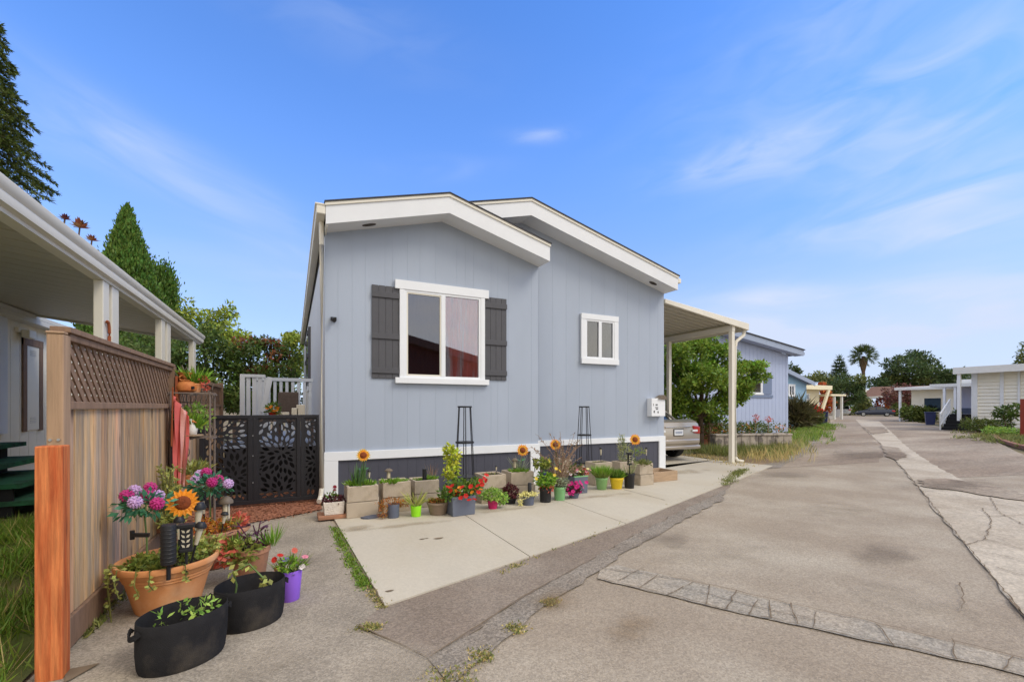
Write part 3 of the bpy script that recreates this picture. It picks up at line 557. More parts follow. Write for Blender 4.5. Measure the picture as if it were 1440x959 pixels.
# mailbox
p0, p1 = V(910, 560, V2-.02), V(929, 585, V2-.02)
mbx = thing('mailbox', 'small white wall mailbox with dark lettering under a brown shingled cap', 'mailbox', (p0[0]+.15, V2-.02, p1[2]))
b = MB(); b.box((p0[0], V2-.16, p1[2]), (p1[0], V2-.013, p0[2]-.0)); b.build('box', M['white'], mbx, bevel=.008)
b = MB(); um = (p0[0]+p1[0])/2; b.prism([(um-.02, V2-.19, p0[2]-.015), (p1[0]+.01, V2-.19, p0[2]-.03), (p1[0]+.01, V2-.19, p0[2]+.02), (p1[0]-.05, V2-.19, p0[2]+.075)], (0, .17, 0)); b.build('cap', M['brownlamp'], mbx)
b = MB()
for x, z, w, h in ((.14, .25, .10, .025), (.14, .19, .14, .018), (.15, .155, .10, .02), (.07, .10, .05, .05), (.18, .09, .05, .04), (.05, .25, .02, .05)): b.box((p0[0]+x-w/2*.6, V2-.1625, p1[2]+z-h/2), (p0[0]+x+w/2*.6, V2-.1605, p1[2]+z+h/2))
b.build('lettering', M['blackplastic'], mbx)
# ================================================================== LEFT SIDE
FU = -1.165                                   # plane of the fence
FE = thing('wooden_fence', 'weathered board fence with a lattice top beside the terracotta planters', 'fence', (FU, 3.3, 0))
y0, y1 = 3.30, 5.80
b = MB(); k = 0; y = y0+.09
while y < y1-.02:
    w = min(random.uniform(.125, .15), y1-.01-y); b.box((FU-.02, y+.005, .20), (FU+random.uniform(-.003, .004), y+w-.005, 1.385)); y += w
b.build('board_panel', M['fence'], FE)
b = MB(); b.box((FU-.012, y0+.09, .02), (FU+.022, y1, .195)); b.build('kickboard', M['fence_grey'], FE, bevel=.004)
b = MB(); b.box((FU-.045, y0+.091, 1.775), (FU+.03, y1, 1.815)); b.box((FU-.045, y0+.05, 1.816), (FU+.045, y1+.05, 1.848)); b.box((FU-.04, y0+.091, 1.386), (FU+.03, y1, 1.43)); b.build('rail', M['fence_grey'], FE, bevel=.004)
def lattice(par, y0, y1, z0, z1, u, name='lattice_panel', m='fence_grey'):
    b = MB(); h = z1-z0; st = .095; w = .019
    for sgn, du in ((1, 0.), (-1, .0085)):
        c = y0-h
        while c < y1+h:
            # strip through (c, z0) with slope sgn; clip to the panel
            pts = []
            for off in (-w, w):
                seg = []
                ya, yb = (c+off*1.4, c+off*1.4+h) if sgn > 0 else (c+off*1.4+h, c+off*1.4)
                t0, t1_ = 0., 1.; dy = yb-ya
                lo, hi = sorted(((y0-ya)/dy, (y1-ya)/dy)); t0 = max(0, lo); t1_ = min(1, hi)
                pts.append((t0, t1_, ya, dy))
            t0 = max(p[0] for p in pts); t1_ = min(p[1] for p in pts)
            if t1_-t0 > .02:
                q = [(u+du, p[2]+p[3]*t, z0+h*t) for p in pts for t in ((t0, t1_) if p is pts[0] else (t1_, t0))]; b.prism(q, (.008, 0, 0))
            c += st
    return b.build(name, M[m], par)
lattice(FE, y0+.092, y1-.002, 1.431, 1.774, FU-.012)
b = MB(); b.box((FU-.04, y0, -.03), (FU+.032, y0+.09, 1.80)); b.box((FU-.043, y0-.006, 1.80), (FU+.036, y0+.05, 1.814)); b.build('post', M['post'], FE, bevel=.006)
b = MB(); b.box((FU-.045, y1+.0, -.03), (FU+.045, y1+.09, 1.83)); b.build('post', M['fence_grey'], FE, bevel=.006)
for dx in (-.022, .012): b = MB(); b.tube([(FU+dx, y0-.001, 1.22), (FU+dx, y0-.008, 1.22)], .007, 8); b.build('bolt', M['steel'], FE)
# second panel beyond, and rusty board leaning on the far post
FB = thing('wooden_fence', 'far grey fence panel with a lattice top and rounded cap behind the plant stand', 'fence', (FU, 5.95, 0))
y = 5.92; b = MB()
while y < 9.4: w = .14; b.box((FU-.02, y+.003, .1), (FU+random.uniform(-.002, .003), y+w-.003, 1.40)); y += w
b.build('board_panel', M['fence'], FB); b = MB(); b.box((FU-.04, 5.892, 1.401), (FU+.03, 9.4, 1.44)); b.box((FU-.04, 5.892, 1.73), (FU+.03, 9.4, 1.78)); b.box((FU-.045, 9.41, 0), (FU+.045, 9.5, 1.82)); b.build('rail', M['fence_grey'], FB, bevel=.004)
lattice(FB, 5.892, 9.4, 1.441, 1.729, FU-.012)
rb = MB(); rb.bar((FU+.075, 5.72, .02), (FU+.065, 5.84, 1.72), .10, .022, (1, 0, 0)); o = rb.build('plank', M['rustwood']); tag(o, 'tall rust-coloured board leaning on the far fence post by the flag', 'board')
# stained post at the very front
p = G(73, 959); b = MB(); b.obox((p[0]-.015, p[1]+.05, .6), (.054, 0, 0), (0, .045, 0), (0, 0, .60)); o = b.build('fence_post', M['redwood'], bevel=.006); tag(o, 'short orange stained timber post at the near end of the fence', 'post')
b = MB(); b.poly([(x, y, .012) for x, y in rough(g2((92, 944), (142, 934), (100, 958), (90, 962)), .05, .006)]); o = b.build('post_foot_wedge', M['crack']); o['kind'] = 'structure'  # dark wedge on the ground at the post's foot, in the crack colour
# neighbour's awning
AW = thing('awning', 'long cream metal awning with paired posts on the neighbouring plot, over the fence', 'awning', (-1.7, 5, 0))
AV0, AV1 = 3.1, 11.1
def azt(u): return 2.738+(-1.7-u)*.135
b = MB(); b.prism([(-1.70, AV0, 2.70), (-1.66, AV0, 2.71), (-1.65, AV0, 2.75), (-1.655, AV0, 2.775), (-1.64, AV0, 2.79), (-1.625, AV0, 2.82), (-1.625, AV0, 2.85), (-1.70, AV0, 2.85)], (0, AV1-AV0, 0)); b.build('gutter', M['cream_metal'], AW, True, angle=50)
b = MB(); n = 27; w = (AV1-AV0)/n
for k in range(n):
    y0 = AV0+w*k; b.prism([(-1.702, y0, azt(-1.7)), (-4.9, y0, azt(-4.9)), (-4.9, y0, azt(-4.9)+.05), (-1.702, y0, azt(-1.7)+.05)], (0, w-.02, 0)); b.prism([(-1.702, y0+w-.0195, azt(-1.7)+.03), (-4.9, y0+w-.0195, azt(-4.9)+.03), (-4.9, y0+w-.0195, azt(-4.9)+.05), (-1.702, y0+w-.0195, azt(-1.7)+.05)], (0, .019, 0))
b.build('roof_panel', M['underpan'], AW)
b = MB(); b.prism([(-1.7, AV1-.02, azt(-1.7)-.04), (-4.9, AV1-.02, azt(-4.9)-.04), (-4.9, AV1-.02, azt(-4.9)+.09), (-1.7, AV1-.02, azt(-1.7)+.09)], (0, .05, 0)); b.box((-1.80, AV0, 2.67), (-1.702, AV1-.03, 2.735)); b.build('beam', M['cream_metal'], AW)
for x0, x1 in ((137, 148), (150, 162), (222, 228.5), (230, 236.5), (265, 275.5)):
    y = U((x0+x1)/2, 450, -1.75)[1]; b = MB(); hw = max(.03, abs(U(x1, 450, -1.75)[1]-U(x0, 450, -1.75)[1])/2*.8)
    b.box((-1.79, y-min(hw, .12), -.03), (-1.71, y+min(hw, .12), 2.67)); b.build('post', M['cream_metal'], AW, bevel=.008)
b = MB(); q = U(149.5, 470, -1.70)
b.tube([(-1.69, q[1]+.05*math.cos(a), q[2]+.13*math.sin(a)) for a in np.linspace(-2.0, 2.0, 14)], .014, 6); o = b.build('hanging_hook', M['rustwood']); tag(o, 'small rusty curved hook hanging on the nearest pair of awning posts', 'hook')
# neighbour's home
NB = thing('mobile_home', 'cream neighbouring home with a narrow brown-trimmed door under the awning', 'house', (-4.4, 10, 0))
NU = -4.4
b = MB(); y = 3.0
while y < 19: b.box((NU-.06, y+.006, .35), (NU, y+.294, 2.98)); y += .3
b.box((NU-.2, 3, .0), (NU-.012, 19, 3.0)); b.build('wall', M['offwhite'], NB)
b = MB(); b.prism([(NU+.22, 2.5, 2.99), (NU+.22, 2.5, 3.06), (NU-4, 2.5, 3.7), (NU-4, 2.5, 3.62)], (0, 17, 0)); b.box((NU+.0, 2.5, 2.90), (NU+.22, 19.4, 2.985)); b.build('roof', M['cream_metal'], NB)
da, db = U(30, 540, NU)[1], U(58, 540, NU)[1]
b = MB(); b.box((NU+.002, da, .95), (NU+.03, da+.13, 2.66)); b.box((NU+.002, db-.13, .95), (NU+.03, db, 2.66)); b.box((NU+.002, da, 2.53), (NU+.034, db, 2.66)); b.build('door_trim', M['fence_grey'], NB)
b = MB(); b.box((NU+.002, da+.135, .97), (NU+.02, db-.135, 2.525)); b.build('door', M['offwhite'], NB)
for z in (1.1, 2.35):
    b = MB()
    for k in range(4): b.box((NU+.0205, da+.25, z+k*.03), (NU+.026, db-.25, z+k*.03+.014))
    b.build('louvre', M['cream_metal'], NB)
b = MB(); q = U(24, 463, NU); b.box((NU+.001, q[1]-.1, q[2]-.05), (NU+.06, q[1]+.16, q[2]+.03)); b.box((NU+.06, q[1]-.02, q[2]-.14), (NU+.17, q[1]+.22, q[2]+.0)); b.build('wall_lamp', M['offwhite'], NB, bevel=.01)
b = MB(); q = U(4, 510, NU)[1]; b.box((NU+.001, q-1.1, .95), (NU+.05, q+.02, 2.9)); b.build('entry_door', M['white'], NB)
# green carpeted steps
GS = thing('steps', 'dark green carpeted entry steps in front of the cream neighbouring home', 'steps', (-4, 8.2, 0))
b = MB(); ys0, ys1 = 7.9, 9.6
for k in range(4):
    b.box((NU+.05+.0, ys0, .80-.22*k), (NU+.05+.62+.3*k, ys1, .86-.22*k)); 
b.build('tread', M['greencarpet'], GS); b = MB()
for k in range(3): b.box((NU+.1, ys0+.03, .2), (NU+.6, ys0+.07, .8-.0*k)) if k == 0 else b.box((NU+.6+.3*k-.3, ys0+.03, 0), (NU+.6+.3*k-.01, ys0+.07, .8-.22*k))
b.box((NU+.06, ys0+.2, 0), (NU+.5, ys1-.1, .79)); b.build('frame', M['dark'], GS)
b = MB(); b.bar(G(0, 706)-np.array((0.6, 0.6, -.03)), G(48, 692)+np.array((0, 0, .03)), .09, .05); o = b.build('edging_plank', M['fence_grey']); tag(o, 'pale weathered plank lying at the edge of the lawn by the green steps', 'plank')
b = MB(); q = G(45, 690); b.bar(q, q+np.array((.12, .1, .62)), .05, .04); o = b.build('leaning_stake', M['fence_grey']); tag(o, 'short grey stake leaning beside the green steps', 'stake')
# ---- black metal gate screen
GV = 7.2
GT = thing('gate', 'black metal privacy screen gate with cut-out leaf rosettes between fence and home', 'gate', (-.4, GV, 0))
def rosette_panel(u0, u1, z0, z1, centres):
    bm = bmesh.new(); E = []
    def loop(pts):
        vs = [bm.verts.new((x, 0, z)) for x, z in pts]
        for i in range(len(vs)): E.append(bm.edges.new((vs[i], vs[(i+1) % len(vs)])))
    loop([(u0, z0), (u1, z0), (u1, z1), (u0, z1)]); done = np.zeros((0, 2))
    def leafpts(c, d, LL, W):
        nn = (-d[1], d[0]); T = np.linspace(-1, 1, 8); up_ = [(c[0]+d[0]*LL*t+nn[0]*W*(1-t*t), c[1]+d[1]*LL*t+nn[1]*W*(1-t*t)) for t in T]; dn = [(c[0]+d[0]*LL*t-nn[0]*W*(1-t*t), c[1]+d[1]*LL*t-nn[1]*W*(1-t*t)) for t in T[::-1][1:-1]]; return up_+dn
    def attempt(c, d, LL, W, clear=.011):
        nonlocal done
        pts = np.array(leafpts(c, d, LL, W)); mid = np.array([(c[0]+d[0]*LL*t, c[1]+d[1]*LL*t) for t in np.linspace(-.9, .9, 7)])
        if pts[:, 0].min() < u0+.010 or pts[:, 0].max() > u1-.010 or pts[:, 1].min() < z0+.010 or pts[:, 1].max() > z1-.010: return
        allp = np.concatenate([pts, mid])
        if len(done) and np.sqrt(((allp[:, None]-done[None])**2).sum(-1)).min() < clear: return
        done = np.concatenate([done, allp]); loop([tuple(p) for p in pts])
    for (cx, cz, rm) in centres:
        r = .03; ring = 0
        while r < rm:
            L = min(.115, .085+.012*ring); n_ = max(9, int(2*math.pi*(r+L*.5)/.066)); W = min(.024, .36*2*math.pi*(r+L*.5)/n_)
            for k in range(n_):
                a = 2*math.pi*(k+(ring % 2)*.5)/n_; d = (math.cos(a), math.sin(a)); c = (cx+d[0]*(r+L/2), cz+d[1]*(r+L/2))
                if min(centres, key=lambda q: math.dist(q[:2], c)) == (cx, cz, rm): attempt(c, d, L*.48, W)
            r += L*.72; ring += 1
    for LL, W, tries in ((.045, .020, 500), (.032, .015, 700), (.022, .011, 700)):
        for k in range(tries):
            c = (random.uniform(u0, u1), random.uniform(z0, z1)); q = min(centres, key=lambda q: math.dist(q[:2], c)); l = math.dist(q[:2], c)+1e-6; attempt(c, ((c[0]-q[0])/l, (c[1]-q[1])/l), LL, W)
    bmesh.ops.triangle_fill(bm, use_beauty=True, use_dissolve=False, edges=E, normal=(0, -1, 0))
    me = bpy.data.meshes.new('screen'); bm.to_mesh(me); bm.free()
    o = link('screen_panel', me, M['blackmetal'], GT); o.location = (.4, 0, 0)
    s = o.modifiers.new('s', 'SOLIDIFY'); s.thickness = .004; s.offset = 0
    return o
ux = [-1.32, -.60, -.46, .065, .145, .345]; zb, zt = .05, 1.285
b = MB()
b.box((-1.12, GV-.02, zb), (.345, GV+.02, zb+.055)); b.box((-1.12, GV-.02, zt-.045), (.345, GV+.02, zt))
for a, c in ((-1.12, -1.07), (-.56, -.50), (-.498, -.44), (.05, .10), (.102, .15), (.315, .345)): b.box((a, GV-.02, zb+.056), (c, GV+.02, zt-.046))
b.build('frame', M['blackmetal'], GT, bevel=.003)
rosette_panel(-1.07, -.56, zb+.055, zt-.045, [(-.72, .42, 2), (-.95, 1.0, 2)])
rosette_panel(-.44, .05, zb+.055, zt-.045, [(-.14, .74, 2), (-.16, .17, 2), (-.22, 1.32, 2)])
rosette_panel(.15, .315, zb+.055, zt-.045, [(.30, .6, 2), (.16, 1.15, 2)])
for z in (.35, .72, 1.0): b = MB(); b.tube([(-.499, GV-.022, z), (-.499, GV-.03, z)], .008, 8); b.build('bolt', M['steel'], GT)
# ---- deck behind the gate with white rail and things standing on it
DK = thing('deck', 'pale grey raised deck with white slatted railing behind the black gate', 'deck', (-.4, 9.5, 0))
b = MB(); b.box((-1.0, 8.6, .0), (.36, 13.4, .72)); b.build('deck_skirt', M['dark'], DK)
b = MB(); b.box((-1.05, 8.55, .722), (.38, 13.5, .76)); b.build('floor', M['fasciagrey'], DK)
b = MB(); ra, rb_ = V(342, 532, 9.6), V(421, 532, 9.6); zt_ = ra[2]
for k in range(12):
    x = ra[0]+.10+k*.115
    if x < .38: b.box((x, 10.9, .78), (x+.06, 10.94, zt_+.02))
b.box((ra[0]+.05, 10.88, zt_+.03), (.40, 10.98, zt_+.10)); b.build('railing', M['white'], DK, bevel=.004); b = MB(); b.box((ra[0]-.05, 9.55, .77), (ra[0]+.03, 9.65, zt_+.02)); b.box((ra[0]-.05, 9.55, zt_+.021), (ra[0]+.36, 9.66, zt_+.075))
for k in range(4): b.box((ra[0]+.05+k*.095, 9.58, .77), (ra[0]+.115+k*.095, 9.62, zt_+.02))
b.bar((ra[0]+.32, 9.5, 1.30), (ra[0]+.44, 9.55, zt_+.03), .09, .03, (0, 1, 0)); b.build('railing', M['white'], DK, bevel=.004)
ch = thing('chair', 'brown wicker chair back showing above the black gate', 'chair', (.1, 9.2, .76)); 
q0, q1 = V(391, 551, 9.2), V(420, 551, 9.2)
b = MB(); b.box((q0[0], 9.2, 1.25), (q1[0]-.0, 9.26, q0[2])); b.build('backrest', M['wicker'], ch, bevel=.02); b = MB(); b.box((q0[0], 8.8, 1.12), (q1[0], 9.19, 1.2)); b.build('seat', M['wicker'], ch)
for x in (q0[0]+.03, q1[0]-.03):
    for y in (8.83, 9.16): b = MB(); b.box((x-.02, y, .76), (x+.02, y+.03, 1.12)); b.build('leg', M['wicker'], ch)
for px, py, w, h, lab in ((423, 577, 11, 16, 'small white box on the deck against the home wall'), (415, 578, 9, 9, 'little pale carton beside the white box on the deck'), (400, 582, 12, 5, 'low white tray on the deck in front of the wicker chair')):
    q = V(px, py, 8.75); s = fwd(q)/632; b = MB(); b.box((q[0]-w*s/2, 8.72, 1.20), (q[0]+w*s/2, 8.85, q[2]+h*s/2)); o = b.build('storage_box', M['offwhite'], bevel=.01); tag(o, lab, 'box')
sh = thing('plant_bench', 'low dark plant bench on the deck just behind the black gate', 'bench', (-.2, 8.75, .76)); b = MB(); b.box((-.95, 8.64, 1.15), (.34, 8.9, 1.195)); b.build('top', M['wicker'], sh)
for x in (-.9, .28): b = MB(); b.box((x, 8.7, .762), (x+.05, 8.8, 1.149)); b.build('leg', M['wicker'], sh)
for px, k, col, lab in ((384, 0, 'p_orange', 'small red pot of orange blossoms on the deck bench'), ):
    q = V(px, 582, 8.72); t = thing('potted_plant', lab, 'plant', (q[0], 8.72, 1.196)); b = MB(); b.lathe([(.05, 0), (.075, .11), (.065, .11), (.0, .10)], (q[0], 8.72, 1.196), 16); b.build('pot', M['p_red'], t, True)
    leafcloud('foliage', [((q[0], 8.72, 1.36), (.1, .1, .09))], 120, .07, M['green'], t)
    for j in range(8): flower(t, (q[0]+random.uniform(-.09, .09), 8.64+random.uniform(-.04, .02), 1.36+random.uniform(-.03, .12)), .035, M[col])
# ================================================================== POTS AND PLANTS
def vdir(p): d = np.array([p[0], p[1], 0.]); return d/np.linalg.norm(d)
def potted(name, label, px, py, w, h, pm, base=.7, z=.02, shape='round', cat='potted plant', group=None, sx=1., rim=True, rot=0., soil=.9, yd=None):
    """px,py: the foot of the pot's near side; w,h: its size in photograph pixels. Returns root, centre of the soil, radius"""
    p = G(px, py, z); s = fwd(p)/632; r = w*s/2; hh = h*s
    c = p+vdir(p)*r*base; c[2] = z
    t = thing(name, label, cat, c, group); b = MB()
    if shape == 'round':
        rb = r*base; pr = [(rb*.98, 0), (rb, .01*hh)]
        if rim: pr += [(r*.93, hh*.8), (r*.955, hh*.82), (r, hh*.84), (r, hh*.985), (r*.97, hh)]
        else: pr += [(rb+(r-rb)*.5, hh*.5), (r, hh*.98), (r*.98, hh)]
        pr += [(r*.9, hh*.98), (r*.86, hh*soil-.01)]
        b.lathe(pr, c, 26, sx, 1., rot); b.build('pot', pm, t, True, angle=35)
        b = MB(); b.lathe([(r*.855, hh*soil-.02), (r*.85, hh*soil), (r*.4, hh*soil+.008), (0.001, hh*soil+.01)], c, 18, sx, 1., rot); b.build('soil', M['soil'], t)
    return t, np.array((c[0], c[1], z+hh*soil)), r
def squarepot(name, label, px0, px1, py, h, pm, depth=None, z=.02, tap=.92, cat='planter', rot=0., group=None):
    a = G(px0, py, z); b_ = G(px1, py, z); c0 = (a+b_)/2; w = np.linalg.norm(b_-a); s = fwd(c0)/632; hh = h*s; d = depth or w
    X = np.array((math.cos(rot), math.sin(rot), 0)); Y = np.array((-X[1], X[0], 0)); c = c0+Y*d/2; c[2] = z
    t = thing(name, label, cat, c, group); w2, d2 = w/2, d/2; th = .022
    def ring(k, zz, ins=0): return [c+X*(sx_*(w2*k-ins))+Y*(sy*(d2*k-ins))+np.array((0, 0, zz)) for sx_, sy in ((-1, -1), (1, -1), (1, 1), (-1, 1))]
    vs = ring(tap, 0)+ring(1, hh)+ring(1, hh, th)+ring(.97, hh*.85, th)
    fs = [(3, 2, 1, 0)]+[(i*4+j, i*4+(j+1) % 4, i*4+4+(j+1) % 4, i*4+4+j) for i in range(3) for j in range(4)]+[(12, 13, 14, 15)]
    b = MB(); b.add(vs, fs); b.build('pot', pm, t, bevel=.006)
    b = MB(); b.poly([q+np.array((0, 0, .004)) for q in ring(.97, hh*.86, th+.002)]); b.build('soil', M['soil'], t)
    return t, np.array((c[0], c[1], z+hh*.87)), w2, d2
def blades(t, c, r, n, h, m, w=.008, lean=.35, name='foliage'):
    C = np.array([(c[0]+r*math.sqrt(random.random())*math.cos(a), c[1]+r*math.sqrt(random.random())*math.sin(a), c[2]) for a in rng.uniform(0, 6.28, 60)]); A = C-np.array(c)
    P = C[rng.integers(0, 60, n)]; Dv = np.c_[(P[:, :2]-np.array(c)[:2])/max(r, .01)*lean*1.6+rng.normal(size=(n, 2))*lean*.6, np.ones(n)]
    return leaf_build(name, P, Dv, rdir(n), h*rng.uniform(.55, 1.1, n), w*rng.uniform(.7, 1.3, n), M[m], t)
def bushy(t, c, rx, rz, n, L, m, name='foliage', up=.6, asp=.5, ry=None):
    return leafcloud(name, [((c[0], c[1], c[2]+rz*.6), (rx, ry or rx, rz))], n, L, M[m], t, up=up, shell=.35, asp=asp)
def heads(t, c, rx, z0, z1, n, R, m, kind='daisy', ry=None):
    for k in range(n): flower(t, (c[0]+random.uniform(-rx, rx), c[1]-random.uniform(.1, 1)*(ry or rx)*.9, c[2]+random.uniform(z0, z1)), R*random.uniform(.85, 1.15), M[m], kind)
def stems(t, pts, r, m, name='stem'):
    b = MB()
    for P in pts: b.tube(P, r, 5)
    return b.build(name, M[m], t, True)
# --- things stuck in the soil
def sunflower(label, px, py, v, base, Rpx, m='p_orange', face=(-.25, -1, .12), inner='p_gold', group='sunflower ornaments'):
    h = V(px, py, v); R = Rpx*fwd(h)/632; t = thing('sunflower_ornament', label, 'garden ornament', base, group)
    face = np.array(face)+np.array((random.uniform(-.3, .3), 0, random.uniform(-.12, .2))); f = np.array(face)/np.linalg.norm(face); x = np.cross(f, (0, 0, 1.)); x /= np.linalg.norm(x); y = np.cross(x, f)*1.0
    for nm, mm, n_, r1, off, ln in (('petals', m, 18, 1., .0, .3), ('inner_petals', inner, 16, .80, .012, .25)):
        b = MB()
        for k in range(n_):
            a = 2*math.pi*(k+.5*(nm != 'petals'))/n_; d = x*math.cos(a)+y*math.sin(a); q = np.cross(f, d); l = R*r1*random.uniform(.92, 1.05); p = h+f*R*off
            b.add([p+d*R*.3, p+d*l*.68+q*R*.15+f*R*.06, p+d*l+f*R*.02*random.uniform(-2, 2), p+d*l*.68-q*R*.15+f*R*.06], [(0, 1, 2, 3)])
        b.build(nm, M[mm], t)
    b = MB(); Pn = [(0.001, .22), (.2, .2), (.38, .13), (.47, .04), (.47, -.03), (.001, -.05)]; n_ = 18; vs = []
    for (r_, z_) in Pn:
        for j in range(n_): a = 2*math.pi*j/n_; vs.append(h+(x*math.cos(a)+y*math.sin(a))*R*r_+f*R*z_)
    b.add(vs, [(i*n_+j, i*n_+(j+1) % n_, (i+1)*n_+(j+1) % n_, (i+1)*n_+j) for i in range(5) for j in range(n_)]); b.build('seed_head', M['seed'], t, True)
    b = MB(); e = h-f*R*.08; b.tube([np.array(base)-np.array((0, 0, .03)), np.array(base)*.5+e*.5+np.array((.01, 0, 0)), e-np.array((0, 0, R*.5)), e], .006, 6); b.build('stem', M['stem'], t, True)
    leaf_build('leaf', np.array([np.array(base)*.5+e*.5]*2), np.array([(1, -.3, .5), (-1, -.2, .4)]), np.array([(0, -.5, 1), (0, -.5, 1.)]), .09, .04, M['tealleaf'], t)
    return t
def lantern(label, base, h, w, kind, m='blackplastic', group='solar garden lights', tilt=(0, 0)):
    base = np.array(base, float); t = thing('solar_light', label, 'garden light', base, group); T = np.array((tilt[0], tilt[1], 1.)); 
    def at(z): return base+T*z
    b = MB()
    if kind == 'cyl':
        b.lathe([(w/2, 0), (w/2, h), (w*.44, h+.004), (.001, h+.004)], base, 14); b.build('lamp_tube', M[m], t, True)
    elif kind == 'leafpanel':
        b.tube([at(-.02), at(h*.5)], w*.09, 6); b.build('stake', M[m], t)
        b = MB(); c = at(h*.72); z = h*.5; b.obox(c, (w*.36, 0, 0), (0, w*.22, 0), T*z*.48); b.obox(at(h), (w*.5, 0, 0), (0, w*.36, 0), (0, 0, .012)); b.obox(at(h*.47), (w*.4, 0, 0), (0, w*.27, 0), (0, 0, .01)); b.build('lamp_head', M[m], t, bevel=.003)
        b = MB()
        for sgn in (-1, 1):
            for k in range(4):
                q = c+T*(z*(-.36+.21*k)); d = np.array((sgn*w*.13, 0, w*.16)); b.add([q+np.array((sgn*w*.03, -w*.224, 0)), q+np.array((sgn*w*.18, -w*.224, w*.02)), q+np.array((sgn*w*.27, -w*.224, w*.24)), q+np.array((sgn*w*.08, -w*.224, w*.16))], [(0, 1, 2, 3)])
        b.build('lens', M['lens'], t)
    elif kind == 'mesh':
        b.tube([at(-.02), at(h*.25)], w*.14, 8); b.build('stake', M[m], t); b = MB(); b.lathe([(w*.30, h*.22), (w*.48, h*.25), (w*.48, h*.97), (w*.44, h), (.001, h)], base, 16); 
        for k in range(9): b.lathe([(w*.485, h*(.30+.075*k)), (w*.505, h*(.31+.075*k)), (w*.485, h*(.32+.075*k))], base, 16)
        b.build('lamp_head', M[m], t, True)
    elif kind == 'spike':
        b.tube([at(-.02), at(h*.55)], w*.10, 6); b.build('stake', M[m], t); b = MB(); b.tube([at(h*.5), at(h*.88)], [w*.16, w*.30], 12); b.build('lens', M['lens'], t, True)
        b = MB(); b.tube([at(h*.88), at(h*.93), at(h)], [w*.5, w*.5, w*.3], 14); b.build('cap', M[m], t, True)
    else:  # lantern with a wide cap
        b.tube([at(-.02), at(h*.35)], w*.09, 6); b.build('stake', M[m], t)
        b = MB(); b.lathe([(w*.26, h*.33), (w*.24, h*.80), (w*.2, h*.82)], base, 12); b.build('lens', M['lens'], t, True)
        b = MB(); b.lathe([(w*.30, h*.30), (w*.30, h*.35), (.001, h*.35)], base, 12); b.lathe([(w*.5, h*.80), (w*.5, h*.87), (w*.34, h*.95), (w*.16, h), (.001, h)], base, 14)
        for k in range(4): a = k*math.pi/2+.6; b.tube([base+np.array((w*.27*math.cos(a), w*.27*math.sin(a), h*.33)), base+np.array((w*.27*math.cos(a), w*.27*math.sin(a), h*.82))], w*.03, 5)
        b.build('cap', M[m], t, True)
    return t
# ---- left cluster
def gpt(x, f): q = D(x, HY, f); return np.array((q[0], q[1], .004))
# big terracotta planter
c = gpt(237, 3.17); t = thing('planter', 'wide orange terracotta planter full of succulents, nearest the fence boards', 'planter', c)
b = MB(); b.lathe([(r_*.86, z_) for r_, z_ in [(.215, 0), (.22, .01), (.285, .22), (.295, .225), (.296, .24), (.305, .245), (.306, .26), (.315, .265), (.335, .30), (.345, .302), (.35, .325), (.345, .338), (.325, .338), (.315, .32), (.30, .27)]], c, 40); b.build('pot', M['terracotta'], t, True, angle=30)
b = MB(); b.lathe([(.262, .27), (.258, .29), (.15, .305), (.001, .31)], c, 24); b.build('soil', M['soil'], t)
z = c[2]+.29
def ros(t, p, R, m, n=26, name='rosette'):
    k = np.arange(n); a = k*2.4; tl = .15+.85*(k/n); Dv = np.c_[np.cos(a)*(1.1-tl*.9), np.sin(a)*(1.1-tl*.9), tl*1.1]
    return leaf_build(name, np.array(p)+np.zeros((n, 3)), Dv, np.c_[-np.cos(a)*.5, -np.sin(a)*.5, np.ones(n)], R*rng.uniform(.8, 1.1, n), R*.42, M[m], t)
for k in range(11):
    a = random.uniform(2.6, 4.6); r = random.uniform(.08, .21); ros(t, (c[0]+r*math.cos(a), c[1]+r*math.sin(a), z+.01), random.uniform(.05, .085), random.choice(['succ', 'fresh', 'succ']))
leafcloud('foliage', [((c[0]+.07, c[1]+.02, z+.05), (.17, .2, .07)), ((c[0]-.15, c[1]-.05, z+.02), (.10, .13, .05))], 700, .035, M['succ'], t, asp=.7)
leafcloud('foliage', [((c[0]+.17, c[1]+.1, z+.09), (.14, .14, .06))], 260, .04, M['agave'], t, asp=.6)
TR = [[(c[0]+r*math.cos(a), c[1]+r*math.sin(a), z+.03), (c[0]+.31*math.cos(a), c[1]+.31*math.sin(a), z+.06), (c[0]+.325*math.cos(a), c[1]+.325*math.sin(a), z-.03), (c[0]+.31*math.cos(a+.06), c[1]+.31*math.sin(a+.06), z-zz)] for a, zz, r in ((3.3, .22, .25), (3.6, .3, .25), (3.9, .12, .25), (4.35, .1, .25), (4.6, .07, .25), (3.45, .27, .2), (5.2, .05, .25))]
stems(t, TR, .004, 'weed', 'trailing_stem')
P = np.array([np.array(q[1])*(1-s)+np.array(q[2])*s if s < 1 else np.array(q[2])*(2-s)+np.array(q[3])*(s-1) for q in TR for s in np.linspace(.2, 1.95, 14)]); leaf_build('trailing_leaves', P, rdir(len(P)), rdir(len(P)), .03, .022, M['agave'], t)
